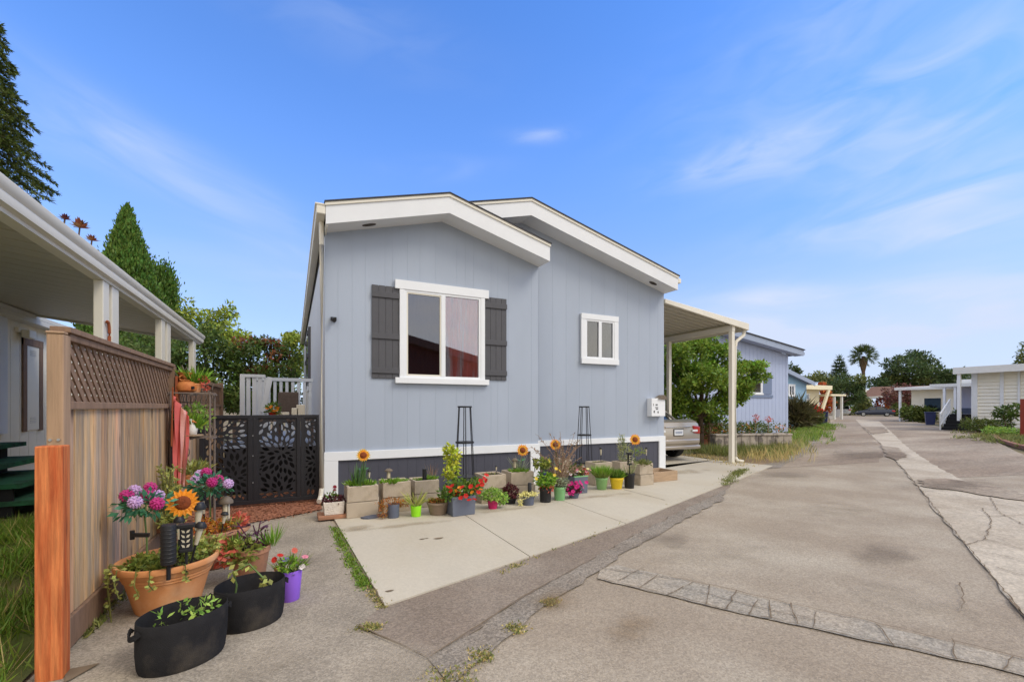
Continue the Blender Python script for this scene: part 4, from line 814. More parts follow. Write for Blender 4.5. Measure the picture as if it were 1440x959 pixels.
# flower stakes of cloth blooms
def flower_stake(label, base, pts, group='artificial flower stakes', cols=('p_magenta', 'p_lilac')):
    t = thing('flower_stake', label, 'garden ornament', base, group); base = np.array(base, float); top = np.mean([p for p, _ in pts], axis=0)-np.array((0, 0, .10)); b = MB()
    b.tube([base, base*.5+top*.5+np.array((.006, 0, 0)), top], .006, 6)
    for p, _ in pts: b.tube([top-np.array((0, 0, .03)), top*.5+np.array(p)*.5-np.array((0, 0, .03)), p], .004, 5)
    b.build('stem', M['stem'], t, True)
    n = 170; P, O = blobs([((top[0], top[1], top[2]+.04), (.15, .10, .08))], n, .3); A = O+rdir(n)*.6; leaf_build('leaves', P, A, rdir(n)+np.array((0, 0, 1.)), .06, .03, M['tealleaf'], t)
    for (p, cl) in pts: flower(t, p, .042, M[cols[cl]], 'pom', (random.uniform(-.3, .3), -.9, .7))
    return t
def at3(x, y, f): return tuple(D(x, y, f))
bc = at3(207, 793, 3.1); flower_stake('tall stake of magenta and lilac cloth flowers in the wide terracotta planter by the fence', (bc[0], bc[1], z), [(at3(178, 697, 3.05), 0), (at3(190, 706, 3.0), 1), (at3(189, 690, 3.2), 1), (at3(211, 686, 3.2), 0), (at3(207, 697, 3.15), 0), (at3(221, 708, 3.0), 0), (at3(222, 697, 3.2), 1)])
b = MB(); q0, q1 = at3(186, 752, 3.05), at3(210, 752, 3.05); b.obox((np.array(q0)+np.array(q1))/2, (np.array(q1)-np.array(q0))/2, (0, .015, 0), (0, 0, .012)); b.lathe([(.014, -.03), (.014, .03)], q0, 8); o = b.build('clip_lamp', M['blackplastic']); tag(o, 'small black solar bar clipped to the cloth flower stake by the fence', 'solar panel')
sunflower('orange metal sunflower standing in the wide terracotta planter, largest of the sunflowers', 257, 707, at3(257, 707, 3.25)[1], (at3(255, 780, 3.2)[0], at3(255, 780, 3.2)[1], z), 21, face=(.35, -1, .1), inner='p_orange')
def pl(x, f): q = gpt(x, f); q[2] = z; return q
lantern('black ribbed cylinder solar light on a stake in the terracotta planter', pl(237, 2.93), .34, .09, 'mesh')
lantern('black solar light with a leaf pattern panel, in the terracotta planter', pl(262, 3.02), .31, .095, 'leafpanel')
lantern('black capped solar spike light upright behind the leaf pattern light', pl(252, 3.22), .32, .07, 'spike')
lantern('black capped solar spike light leaning right in the terracotta planter', pl(267, 3.10), .30, .075, 'spike', tilt=(.22, .05))
lantern('tall grey-capped solar light behind the leaning one in the planter', pl(272, 3.3), .40, .085, 'spike', tilt=(.1, 0))
# second bowl on an old pot
c = gpt(303, 3.98); t = thing('planter', 'weathered terracotta bowl of orange succulents set on an old round pot', 'planter', c)
b = MB(); b.lathe([(.15, 0), (.17, .02), (.20, .12), (.18, .19), (.001, .19)], c, 30); b.build('base_pot', M['terracotta_old'], t, True)
b = MB(); b.lathe([(.14, .192), (.20, .24), (.255, .285), (.27, .30), (.268, .325), (.25, .33), (.235, .31), (.001, .30)], c, 34); b.build('bowl', M['terracotta_old'], t, True, angle=30)
zz = c[2]+.31
leafcloud('foliage', [((c[0]+.03, c[1]-.12, zz+.05), (.10, .07, .05)), ((c[0]-.1, c[1]-.05, zz+.05), (.09, .09, .06))], 420, .035, M['orangesucc'], t, asp=.5)
blades(t, (c[0]+.1, c[1]-.05, zz), .06, 90, .13, 'agave', .012); leafcloud('foliage', [((c[0]+.17, c[1]+.02, zz+.05), (.06, .1, .06))], 160, .05, M['p_coral'], t, asp=.5)
bc = gpt(296, 3.95); flower_stake('stake of magenta and lilac cloth flowers in the orange succulent bowl', (bc[0], bc[1], zz), [(at3(275, 675, 3.9), 1), (at3(281, 667, 3.95), 1), (at3(290, 664, 3.95), 0), (at3(298, 678, 3.85), 0), (at3(307, 674, 3.95), 0), (at3(321, 680, 3.9), 1), (at3(286, 670, 4.0), 0)])
def pl2(x, f): q = gpt(x, f); q[2] = zz; return q
lantern('grey square-capped solar lantern standing in the orange succulent bowl', pl2(318, 3.95), .30, .11, 'lantern', 'brownlamp')
lantern('black solar light leaning in the orange succulent bowl', pl2(290, 3.95), .30, .07, 'spike', tilt=(-.12, 0)); lantern('low pale lensed solar light at the front of the orange succulent bowl', pl2(311, 3.82), .19, .06, 'spike', tilt=(.15, 0))
# grow bags
def growbag(label, x, f, r1, r2, h, rot):
    c = gpt(x, f); t = thing('grow_bag', label, 'grow bag', c, 'black fabric grow bags'); b = MB()
    b.lathe([(.93, 0), (.965, .02), (1., h*.35), (1.01, h*.8), (1.0, h), (.985, h+.003), (.975, h-.002), (.965, h*.7), (.95, h*.5), (.001, h*.5)], c, 44, r1, r2, rot, wob=.012); b.build('bag', M['felt'], t, True, angle=50)
    b = MB(); b.lathe([(.955, h*.51), (.5, h*.53), (.001, h*.52)], c, 30, r1, r2, rot); b.build('soil', M['soil'], t)
    for sgn in (-1, 1):
        e = np.array((math.cos(rot)*sgn, math.sin(rot)*sgn, 0)); y = np.array((-math.sin(rot), math.cos(rot), 0)); q = c+e*r1*.99; b = MB()
        arc = [(y*.045*math.cos(a)+e*.030*math.sin(a)) for a in np.linspace(0, math.pi, 9)]; pts = [q+a_+np.array((0, 0, h*.90-.03*math.sin(i/8*math.pi))) for i, a_ in enumerate(arc)]
        for p_, q_ in zip(pts[:-1], pts[1:]): b.bar(p_, q_, .005, .028)
        b.build('handle', M['felt'], t)
    return t, c, h*.53
t, c, h = growbag('black fabric grow bag with small seedlings, nearest the camera', 258, 2.50, .215, .165, .265, .55)
for k in range(6):
    q = (c[0]+random.uniform(-.12, .14), c[1]+random.uniform(-.03, .11), c[2]+h+.04); leafcloud('seedling', [((q[0], q[1], q[2]+.05), (.03, .025, .06))], 14, .045, M['fresh'], t, asp=.4)
t, c, h = growbag('black fabric grow bag with one trailing vine, behind the nearest bag', 352, 2.93, .205, .165, .255, .4)
q = np.array((c[0]-.09, c[1]-.02, c[2]+h)); e = q+np.array((0, -.05, .22)); stems(t, [[q, q+np.array((.02, -.03, .13)), e, e+np.array((.09, 0, .04)), e+np.array((.19, -.03, -.08))], [q, q+np.array((-.03, -.08, .1))]], .006, 'stem')
P = np.array([e, e+np.array((.1, 0, .04)), e+np.array((.17, -.03, -.06)), e+np.array((.19, -.03, -.08)), e+np.array((.05, 0, .03)), e]); P = np.repeat(P, 4, axis=0)+rng.normal(size=(24, 3))*.018; leaf_build('vine_leaves', P, rdir(24)+np.array((0, 0, -.6)), rdir(24)+np.array((0, -1, .3)), .045, .03, M['agave'], t)
# purple plants and pot
t, c, r = potted('potted_plant', 'dark purple trailing-leaved plant in an old clay pot behind the grow bags', 352, 822, 52, 50, M['terracotta_old'], z=.004)
P = np.array([(c[0]+random.uniform(-.1, .12), c[1]+random.uniform(-.08, .08), c[2]+random.uniform(.0, .22)) for k in range(34)]); Dv = np.c_[rng.normal(size=(34, 2)), rng.uniform(-.3, .5, 34)]; leaf_build('purple_leaves', P, Dv, np.c_[rng.normal(size=(34, 2))*.3, np.ones(34)], rng.uniform(.09, .16, 34), .035, M['purpleleaf'], t)
b_ = [[(c[0]+random.uniform(-.08, .1), c[1], c[2]), (c[0]+random.uniform(-.1, .12), c[1]-.02, c[2]+random.uniform(.1, .25))] for k in range(8)]; stems(t, b_, .005, 'purpleleaf')
blades(t, (c[0]-.12, c[1], c[2]), .06, 80, .16, 'bright', .012); blades(t, (c[0]+.16, c[1], c[2]), .03, 50, .2, 'bright', .01)
leafcloud('foliage', [((c[0]-.06, c[1]-.12, c[2]+.02), (.14, .08, .09))], 200, .05, M['succ'], t, asp=.6); leafcloud('foliage', [((c[0]-.16, c[1]-.1, c[2]), (.07, .07, .1))], 60, .06, M['p_coral'], t, asp=.7)
t, c, r = potted('potted_plant', 'violet and red petunias in a bright purple plastic pot', 407, 847, 34, 43, M['purple'], base=.78, z=.004, rim=False)
bushy(t, c, .09, .06, 220, .04, 'bright'); 
for x, y, m, k in ((394, 781, 'p_red', 'daisy'), (386, 787, 'p_red', 'daisy'), (402, 787, 'p_violet', 'pansy'), (414, 774, 'p_coral', 'daisy'), (429, 783, 'p_pink', 'pansy'), (425, 797, 'p_white', 'pansy'), (402, 796, 'p_white', 'pansy'), (412, 799, 'p_cream', 'daisy'), (390, 800, 'p_coral', 'daisy')): flower(t, at3(x, y, 3.25), .026, M[m], k)
stems(t, [[(c[0], c[1], c[2]), at3(x, y+3, 3.26)] for x, y in ((394, 781), (414, 774), (429, 783), (425, 797), (402, 787))], .003, 'stem')
blades(t, c, .07, 70, .16, 'weed', .008, .6)
# straggly tall plant, pots on the stand
t, c, r = potted('potted_plant', 'tall straggly pale green succulent with twiggy stems against the fence boards', 236, 775, 44, 34, M['terracotta_old'], z=.004)
ST_ = []
for k in range(34):
    e = at3(random.uniform(214, 266), random.uniform(650, 745), random.uniform(4.0, 4.5)); ST_.append([(c[0]+random.uniform(-.05, .05), c[1]+random.uniform(-.05, .05), c[2]), (c[0]*.5+e[0]*.5+random.uniform(-.03, .03), c[1]*.5+e[1]*.5, c[2]*.45+e[2]*.55), e])
ST_ = [[(max(x, FU+.04), y, zz2) for x, y, zz2 in q] for q in ST_]
stems(t, ST_, .006, 'succ_pale'); P = np.concatenate([np.array([np.array(q[1])*(1-s)+np.array(q[2])*s for s in np.linspace(0, 1, 22)]) for q in ST_]); leaf_build('foliage', P, rdir(len(P))+np.array((0, 0, .5)), rdir(len(P)), .055, .018, M['agave'], t)
leafcloud('foliage', [((c[0], c[1], c[2]+.08), (.15, .15, .1))], 360, .05, M['agave'], t, asp=.35)
SU, SVv = -.965, 5.86; s = .0077
SD = thing('plant_stand', 'rusty wrought iron plant stand with two shelves by the fence corner', 'plant stand', (SU, SVv, 0))
b = MB(); zs = (1.545, 1.075, .56)
for dx, dy in ((-.17, -.15), (.17, -.15), (.17, .15), (-.17, .15)): b.tube([(SU+dx, SVv+dy, 0), (SU+dx, SVv+dy, 1.56)], .011, 6)
b.build('upright', M['iron'], SD, True)
for z_ in zs:
    b = MB()
    for dy in (-.15, -.05, .05, .15): b.bar((SU-.19, SVv+dy, z_), (SU+.19, SVv+dy, z_), .014, .014)
    for dx in (-.19, 0, .19): b.bar((SU+dx, SVv-.16, z_-.014), (SU+dx, SVv+.16, z_-.014), .014, .012)
    b.build('shelf', M['iron'], SD)
b = MB(); p0 = (SU-.25, SVv-.2)
for k in range(3): # side scrolls
    zc = .75+.28*k; b = MB(); b.tube([(SU-.13+.06*math.cos(a)*(1-a/14), SVv-.16, zc+.07*math.sin(a)*(1-a/14)) for a in np.linspace(0, 9, 22)], .006, 5); b.build('scroll', M['iron'], SD, True)
b = MB(); b.tube([(SU-.05+.045*math.cos(a), SVv-.17, .93+.06*math.sin(a)) for a in np.linspace(0, 2*math.pi, 16)], .006, 5); b.build('scroll', M['iron'], SD, True)
t = thing('trellis', 'rusty iron wave trellis hung with hooks behind the clay jar', 'trellis', (SU-.2, SVv+.25, 1.2)); b = MB()
for k in range(9):
    x = SU-.17+.04*k; b.tube([(x+.012*math.sin(zq*14+k), SVv+.22, zq) for zq in np.linspace(1.05, 1.82-.02*k, 10)]+([(x+.03, SVv+.22, 1.86-.02*k), (x+.05, SVv+.22, 1.80-.02*k)] if k < 3 else []), .006, 5)
b.build('rods', M['iron'], t, True); b = MB(); b.bar((SU-.18, SVv+.22, 1.2), (SU+.17, SVv+.22, 1.2), .01, .01); b.bar((SU-.18, SVv+.22, 1.45), (SU+.17, SVv+.22, 1.45), .01, .01); b.tube([(SU-.17, SVv+.22, 0), (SU-.17, SVv+.22, 1.2)], .008, 5); b.tube([(SU+.165, SVv+.22, 0), (SU+.165, SVv+.22, 1.2)], .008, 5); b.build('frame', M['iron'], t)
# clay jar with animal-like handles
q = U(262, 552, SU-.06); t = thing('clay_jar', 'orange clay jar with a wide dish neck and ring handles on the top shelf', 'jar', (q[0], SVv-.02, zs[0]+.008)); cc = (q[0], SVv-.02, zs[0]+.008)
b = MB(); b.lathe([(.05, 0), (.09, .02), (.098, .06), (.075, .105), (.045, .13), (.05, .17), (.075, .195), (.08, .21), (.06, .208), (.001, .19)], cc, 26); b.build('body', M['clay'], t, True)
for sg in (-1, 1): b = MB(); b.tube([(cc[0]+sg*.02+.028*math.cos(a), cc[1]-.06, cc[2]+.15+.028*math.sin(a)) for a in np.linspace(0, 5.5, 12)], .008, 6); b.build('handle', M['clay'], t, True)
b = MB(); b.lathe([(.016, -.03), (.016, .0)], (cc[0]+.07, cc[1]-.07, cc[2]+.065), 8); b.build('spout', M['dark'], t)
def shelfpot(label, px, z_, r, h, pm, dy=0., ):
    q = U(px, 600, SU); c = (q[0], SVv+dy, z_+.008); t = thing('potted_plant', label, 'potted plant', c); b = MB(); b.lathe([(r*.7, 0), (r*.95, h*.8), (r, h*.82), (r, h), (r*.85, h), (r*.8, h*.9), (.001, h*.9)], c, 18); b.build('pot', M[pm], t, True, angle=35); return t, np.array((c[0], c[1], c[2]+h*.9))
t, c = shelfpot('spiky bright green succulent in a clay pot on the top shelf of the stand', 290, zs[0], .075, .10, 'terracotta', .04); blades(t, c, .06, 160, .22, 'bright', .02, .6); leafcloud('trailing_leaves', [((c[0]+.11, c[1]-.05, c[2]+.0), (.04, .05, .07))], 40, .05, M['p_coral'], t)
t, c = shelfpot('leafy green plant in a small white pot on the middle shelf', 268, zs[1], .05, .09, 'whitepot', -.05); blades(t, c, .05, 120, .2, 'bright', .02, .5); 
t, c = shelfpot('lush green plant in a dark pot at the back of the middle shelf', 284, zs[1], .06, .08, 'blackplastic', .08); leafcloud('foliage', [((c[0], c[1], c[2]+.13), (.14, .12, .14))], 320, .05, M['fresh'], t)
q = U(283, 600, SU); cc = (q[0], SVv-.12, zs[1]+.034); t = thing('figurine', 'pale stone bird figurine on the middle shelf of the plant stand', 'figurine', cc); b = MB(); b.lathe([(.03, 0), (.045, .02), (.05, .05), (.035, .09), (.022, .115), (.028, .135), (.024, .155), (.001, .165)], cc, 16, 1., .8); b.build('body', M['figurine'], t, True); b = MB(); b.tube([(cc[0]+.015, cc[1]-.01, cc[2]+.14), (cc[0]+.05, cc[1]-.03, cc[2]+.125)], [.014, .004], 8); b.build('beak', M['clay'], t, True); b = MB(); b.tube([(cc[0]-.02, cc[1], cc[2]+.05), (cc[0]-.075, cc[1]+.02, cc[2]+.06)], [.025, .006], 8); b.build('tail', M['figurine'], t, True)
b = MB(); b.lathe([(.11, 0), (.115, .01), (.10, .012), (.001, .01)], (cc[0], SVv-.12, zs[1]+.020), 20); o = b.build('saucer', M['woodcrate']); tag(o, 'round wooden saucer under the bird figurine on the middle shelf', 'saucer')
for px, lab, dy in ((252, 'wide clay pot of spiky pale leaves on the bottom shelf, left one', -.12), (276, 'wide clay pot of spiky pale leaves on the bottom shelf, right one', .0)):
    t, c = shelfpot(lab, px, zs[2], .10, .13, 'terracotta', dy); blades(t, c, .08, 190, .17, 'agave', .02, .7)
    leafcloud('foliage', [((c[0], c[1], c[2]+.05), (.11, .1, .06))], 120, .05, M['succ_pale'], t)
# faded flag
t = thing('flag', 'faded red-striped flag hanging beside the plant stand', 'flag', (FU+.10, 5.62, 1.2)); b = MB(); nu, nz = 9, 16; vs = []
for j in range(nz+1):
    for i in range(nu+1): s_ = i/nu; z_ = 1.52-.95*j/nz; vs.append((FU+.07+s_*.13*(1-.25*j/nz)+.012*math.sin(i*2.1+j*.3), 5.60+.03*math.sin(i*1.9+j*.2)+.05*s_, z_-.22*s_*(1-j/nz)))
b.add(vs, [(j*(nu+1)+i, j*(nu+1)+i+1, (j+1)*(nu+1)+i+1, (j+1)*(nu+1)+i) for j in range(nz) for i in range(nu)]); o = b.build('cloth', M['flag'], t, True); sm = o.modifiers.new('s', 'SOLIDIFY'); sm.thickness = .003
b = MB(); b.tube([(FU+.06, 5.60, 1.0), (FU+.07, 5.60, 1.60)], .008, 6); b.build('pole', M['rustwood'], t); 
# ---- white pot by the downspout
t, c, w2, d2 = squarepot('rectangular_planter', 'white textured trough of dark red succulents on a clay tray by the downspout', 456, 484, 724, 18, M['whitepot'], depth=.2, z=.07, tap=.9)
leafcloud('foliage', [((c[0], c[1], c[2]+.03), (.14, .09, .035))], 240, .05, M['burgundy'], t, asp=.5); stems(t, [[(c[0], c[1], c[2]), (c[0]+.03, c[1], c[2]+.16)]], .004, 'stem'); leafcloud('foliage', [((c[0]-.03, c[1], c[2]+.07), (.05, .04, .05))], 30, .05, M['green'], t)
for k in range(4): flower(t, (c[0]+.03+random.uniform(-.03, .03), c[1], c[2]+.17+random.uniform(-.02, .03)), .025, M['p_dred'])
b = MB(); q = G(471, 730, .02); b.box((q[0]-.19, q[1]-.0, .021), (q[0]+.17, q[1]+.28, .068)); o = b.build('clay_tray', M['terracotta_old'], bevel=.008); tag(o, 'flat reddish clay tray under the white textured trough', 'tray')
# ---- concrete blocks
def blockmb(x0, x1, y0, y1, z0, z1, hollow):
    b = MB()
    if not hollow: b.box((x0, y0, z0), (x1, y1, z1)); return b
    e = .035; zc = z1-.05
    o_ = [(x0, y0), (x1, y0), (x1, y1), (x0, y1)]; i_ = [(x0+e, y0+e), (x1-e, y0+e), (x1-e, y1-e), (x0+e, y1-e)]
    vs = [(x, y, z0) for x, y in o_]+[(x, y, z1) for x, y in o_]+[(x, y, z1) for x, y in i_]+[(x, y, zc) for x, y in i_]
    b.add(vs, [(3, 2, 1, 0)]+[(k, (k+1) % 4, 4+(k+1) % 4, 4+k) for k in range(4)]+[(4+k, 4+(k+1) % 4, 8+(k+1) % 4, 8+k) for k in range(4)]+[(8+k, 8+(k+1) % 4, 12+(k+1) % 4, 12+k) for k in range(4)]+[(12, 13, 14, 15)]); return b
def stack(px0, px1, pyb, heights, lab, yd=.36, jog=.012, mm='block', soilplant=True, shift=0.):
    a, c = G(px0, pyb, .02), G(px1, pyb, .02); y = (a[1]+c[1])/2; z_ = .02; out = None
    for k, h in enumerate(heights):
        x0 = a[0]+random.uniform(-jog, jog)+shift*k; x1 = x0+(c[0]-a[0]); yy = y+random.uniform(-jog, jog)*.6; last = k == len(heights)-1
        if last:
            t = thing('block_planter', 'hollow concrete block planter '+lab, 'planter', ((x0+x1)/2, yy+yd/2, z_), 'concrete block planters')
            blockmb(x0, x1, yy, yy+yd, z_, z_+h, True).build('block', M[mm], t, bevel=.007); b = MB(); b.box((x0+.036, yy+.036, z_+h-.048), (x1-.036, yy+yd-.036, z_+h-.025)); b.build('soil', M['soil'], t); out = (t, np.array(((x0+x1)/2, yy+yd/2, z_+h-.025)), (x1-x0)/2, yd/2)
        else:
            o = blockmb(x0, x1, yy, yy+yd, z_, z_+h-.006, False).build('concrete_block', M[mm], bevel=.007); tag(o, 'lower concrete block '+lab.replace(' holding', ' under the planter holding'), 'concrete block', 'lower concrete blocks')
        z_ += h
    return out
t, c, w, d = stack(487, 534, 727, (.195, .195), 'holding iris blades and a sunflower, nearest the downspout'); sA = c
blades(t, (c[0]-.04, c[1]-.05, c[2]), .06, 42, .33, 'iris', .022, .14); blades(t, c, .15, 320, .11, 'bright', .012, .8)
sunflower('yellow-rimmed metal sunflower over the iris blades', 511, 640, c[1], (c[0]+.02, c[1], c[2]), 10, m='p_gold', inner='p_orange')
q = V(519, 700, c[1]); lantern('slim solar light with a white lens beside the iris blades', (q[0], c[1]-.02, c[2]), .20, .05, 'spike')
t, c, w, d = stack(538, 581, 720, (.2, .195), 'holding low green groundcover and a wide-capped lantern'); blades(t, (c[0]-.06, c[1]-.08, c[2]), .10, 420, .08, 'bright', .014, .9); blades(t, (c[0]+.1, c[1]-.05, c[2]), .07, 200, .06, 'fresh', .012, .9)
q = V(547, 680, c[1]-.05); lantern('wide-capped grey solar lantern in the groundcover block', (q[0], c[1]-.03, c[2]), .19, .105, 'lantern', 'brownlamp')
t, c, w, d = stack(582, 621, 713, (.19, .18), 'holding a square black lamp and short grass'); blades(t, (c[0]+.09, c[1]-.05, c[2]), .07, 200, .09, 'bright', .01, .5); blades(t, (c[0]-.1, c[1]-.05, c[2]), .05, 90, .06, 'bright', .01, .7); blades(t, (c[0]+.12, c[1], c[2]), .03, 26, .26, 'dryplant', .006, .4)
q = V(597, 672, c[1]-.08); lantern('plain square black tube lamp in the third block planter', (q[0], c[1]-.08, c[2]), .17, .06, 'cyl')
t, c, w, d = stack(675, 714, 707, (.2, .2), 'behind the magenta pot, holding one small solar light', shift=.02); blades(t, c, .12, 90, .05, 'weed', .01, .8)
q = V(698, 660, c[1]-.05); lantern('small black-capped solar spike light behind the red flowers', (q[0], c[1]-.05, c[2]), .14, .045, 'spike')
t, c, w, d = stack(716, 756, 700, (.195, .2), 'holding wispy green grass and a bronze lantern under the second sunflower'); blades(t, (c[0], c[1]-.05, c[2]), .13, 300, .10, 'bright', .009, .6); blades(t, (c[0]+.05, c[1], c[2]), .06, 60, .3, 'silver', .008, .5)
q = V(724, 660, c[1]-.02); lantern('bronze wide-capped solar lantern under the second sunflower', (q[0], c[1]-.02, c[2]), .22, .10, 'lantern', 'brownlamp')
sunflower('orange metal sunflower above the bronze lantern block', 735, 633, c[1], (c[0]+.03, c[1], c[2]), 9)
q = V(752, 660, c[1]); lantern('black angled solar light left of the dry stalks', (q[0], c[1], c[2]), .18, .07, 'leafpanel')
t, c, w, d = stack(788, 806, 676, (.2, .2), 'half hidden behind the dry stalks and white flowers', yd=.3); blades(t, c, .08, 60, .06, 'dryplant', .008, .8)
t, c, w, d = stack(833, 866, 682, (.2, .2), 'tallest in the row, behind the sage green pot', yd=.3); blades(t, c, .12, 80, .05, 'weed', .01, .9)
q = V(845, 640, c[1]); lantern('tall thin black solar spike light on the tallest block', (q[0], c[1], c[2]), .28, .06, 'spike')
t, c, w, d = stack(868, 896, 674, (.17, .17), 'behind the yellow pot, holding a feathery green plant', yd=.25); leafcloud('foliage', [((c[0]+.05, c[1], c[2]+.15), (.12, .1, .17)), ((c[0]-.03, c[1], c[2]+.36), (.06, .06, .16))], 420, .07, M['succ_pale'], t, asp=.22, up=1.6)
stems(t, [[(c[0], c[1], c[2]), (c[0]+.02, c[1], c[2]+.2), (c[0]-.02+.03*k, c[1], c[2]+.5-.04*k)] for k in range(3)], .005, 'stem')
cE = c
t, c, w, d = stack(896, 923, 682, (.19, .19), 'second from the corner crate, with trailing green sprigs', yd=.3); blades(t, (c[0]-.05, c[1]-.1, c[2]), .1, 160, .13, 'weed', .012, .9); leafcloud('foliage', [((c[0]-.08, c[1], c[2]+.22), (.16, .08, .05))], 130, .06, M['weed_light'], t, asp=.25); leafcloud('foliage', [((c[0], c[1]-.1, c[2]+.03), (.12, .08, .05))], 90, .06, M['weed'], t, asp=.3)
sunflower('orange metal sunflower nearest the house corner trim', 893, 618, c[1], (c[0]-.1, c[1]+.03, c[2]), 8.5)
q = V(909, 655, c[1]); lantern('short black tube light over the green sprigs by the corner', (q[0], c[1], c[2]), .30, .045, 'spike')
# wooden crate at the corner
cr0, cr1 = G(921, 679, .02), G(946, 672, .02); t = thing('wooden_crate', 'long low raw timber crate at the foot of the corner trim', 'crate', ((cr0[0]+cr1[0])/2, cr0[1]+.2, .02)); x0, x1, y0 = cr0[0]+.03, cr0[0]+.62, cr0[1]+.06
b = MB(); b.box((x0, y0, .021), (x1, y0+.03, .20)); b.box((x0, y0+.42, .021), (x1, y0+.45, .20)); b.box((x0, y0+.031, .021), (x0+.03, y0+.419, .20)); b.box((x1-.03, y0+.031, .021), (x1, y0+.419, .20)); b.build('side_boards', M['woodcrate'], t, bevel=.004); b = MB(); b.box((x0+.031, y0+.031, .03), (x1-.031, y0+.419, .10)); b.build('soil', M['soil'], t)
# ---- front row
t, c, r = potted('potted_plant', 'slate cylinder pot overgrown with rusty dry stems', 553, 729, 17, 19, M['bluegrey'], base=.95, rim=False, soil=.85); leafcloud('foliage', [((c[0]-.02, c[1]+.02, c[2]+.03), (.16, .08, .06)), ((c[0]+.15, c[1]+.1, c[2]), (.1, .06, .05)), ((c[0]-.13, c[1]-.02, c[2]-.06), (.05, .06, .1))], 750, .035, M['rust'], t, asp=.3)
t, c, r = potted('potted_plant', 'lime green pot with an arching pale spider plant', 585, 727, 15.5, 15.5, M['lime'], base=.85, rim=False); blades(t, c, .04, 70, .26, 'agave', .012, .9)
t, c, r = potted('potted_plant', 'ribbed brown bowl of yellowing low succulents', 616, 725, 32, 18, M['ribbed'], base=.72); leafcloud('foliage', [((c[0], c[1], c[2]+.015), (.12, .10, .03))], 330, .035, M['rust'], t, asp=.5); leafcloud('foliage', [((c[0]-.02, c[1], c[2]+.015), (.1, .10, .03))], 120, .035, M['succ'], t)
t, c, w, d = squarepot('square_planter', 'square slate grey planter with red trumpet flowers and a yellow-green vine', 635, 671, 725, 27, M['greypot'], depth=.30, tap=.93, rot=.06)
leafcloud('foliage', [((c[0], c[1], c[2]+.10), (.20, .16, .11)), ((c[0]+.2, c[1], c[2]+.14), (.1, .1, .08)), ((c[0]-.16, c[1]-.05, c[2]+.05), (.12, .1, .07))], 900, .06, M['green'], t)
leafcloud('vine', [((c[0]-.06, c[1]+.15, c[2]+.30), (.10, .08, .12)), ((c[0]-.04, c[1]+.16, c[2]+.50), (.10, .08, .13)), ((c[0]-.10, c[1]+.15, c[2]+.60), (.06, .06, .06))], 520, .055, M['yellowgreen'], t, asp=.7)
for x, y in ((634, 690), (630, 685), (645, 692), (648, 700), (655, 697), (668, 688), (672, 683), (676, 676), (681, 673), (684, 668), (678, 681), (662, 684), (667, 702), (650, 685), (640, 694), (636, 683), (673, 692), (660, 703), (684, 676)): flower(t, at3(x, y, fwd(c)-.12-random.uniform(0, .1)), .036, M['p_red'], 'trumpet')
for x, y in ((641, 690), (646, 686), (664, 692), (676, 688)): flower(t, at3(x, y, fwd(c)-.15), .03, M['p_orange'], 'trumpet')
def obelisk(label, px0, px1, pyt, pyb, v, levels):
    a, b_ = V(px0, pyt, v), V(px1, pyt, v); ct = (a+b_)/2; zt2 = ct[2]; r0 = np.linalg.norm(b_-a)/2; zb2 = levels[0]; rb2 = levels[1]
    t = thing('obelisk_trellis', label, 'trellis', (ct[0], v, zb2), 'dark metal garden obelisks'); b = MB()
    for k in range(6): an = k*math.pi/3+.3; b.tube([(ct[0]+rb2*math.cos(an), v+rb2*math.sin(an), zb2), (ct[0]+r0*math.cos(an), v+r0*math.sin(an), zt2)], .007, 5)
    b.build('uprights', M['blackmetal'], t)
    for fz in (1., .62, .25):
        rr = rb2+(r0-rb2)*fz; zz3 = zb2+(zt2-zb2)*fz; b = MB(); b.lathe([(rr*.9, -.012), (rr*1.12, -.012), (rr*1.12, .012), (rr*.9, .012)], (ct[0], v, zz3), 18); b.build('ring', M['blackmetal'], t)
obelisk('dark metal obelisk trellis rising behind the yellow-green vine', 645, 662, 572, 640, 6.15, (.05, .165)); 
obelisk('dark metal obelisk trellis right of the dry stalks', 816, 827, 572, 640, 6.95, (.02, .165))
t, c, r = potted('potted_plant', 'bushy pale green plant in a small magenta pot', 693, 716, 16, 12, M['magenta'], base=.75, soil=.95); leafcloud('foliage', [((c[0], c[1], c[2]+.07), (.16, .13, .08)), ((c[0]+.13, c[1]-.02, c[2]+.02), (.07, .07, .07))], 620, .05, M['fresh'], t)
t, c, r = potted('potted_plant', 'dark burgundy bushy plant on the slab left of the black lamp', 718, 709, 18, 8, M['blackplastic'], soil=.95); leafcloud('foliage', [((c[0], c[1], c[2]+.08), (.11, .1, .11))], 460, .045, M['burgundy'], t, asp=.6)
t, c, r = potted('potted_plant', 'dark bowl of pale yellow blossoms with a black lamp in it', 743, 711, 18, 13, M['bluegrey'], base=.85); leafcloud('blossoms', [((c[0], c[1], c[2]+.025), (.125, .1, .025)), ((c[0]-.13, c[1]-.02, c[2]-.05), (.02, .03, .08))], 380, .04, M['p_cream'], t, asp=.6); lantern('black tube lamp standing in the bowl of pale yellow blossoms', c+np.array((0.01, -.02, 0)), .19, .055, 'cyl')
t, c, r = potted('potted_plant', 'black nursery pot of yellow-green leaves with pale yellow flowers', 767, 707, 18, 20, M['blackplastic'], base=.86); leafcloud('foliage', [((c[0], c[1], c[2]+.12), (.13, .12, .11))], 520, .06, M['bright'], t); leafcloud('foliage', [((c[0]-.02, c[1]+.05, c[2]+.36), (.13, .1, .07))], 260, .06, M['succ'], t); leafcloud('foliage', [((c[0]+.02, c[1]-.03, c[2]+.02), (.1, .1, .05))], 90, .05, M['p_coral'], t)
stems(t, [[c, c+np.array((-.02, .05, .4))]], .006, 'stem')
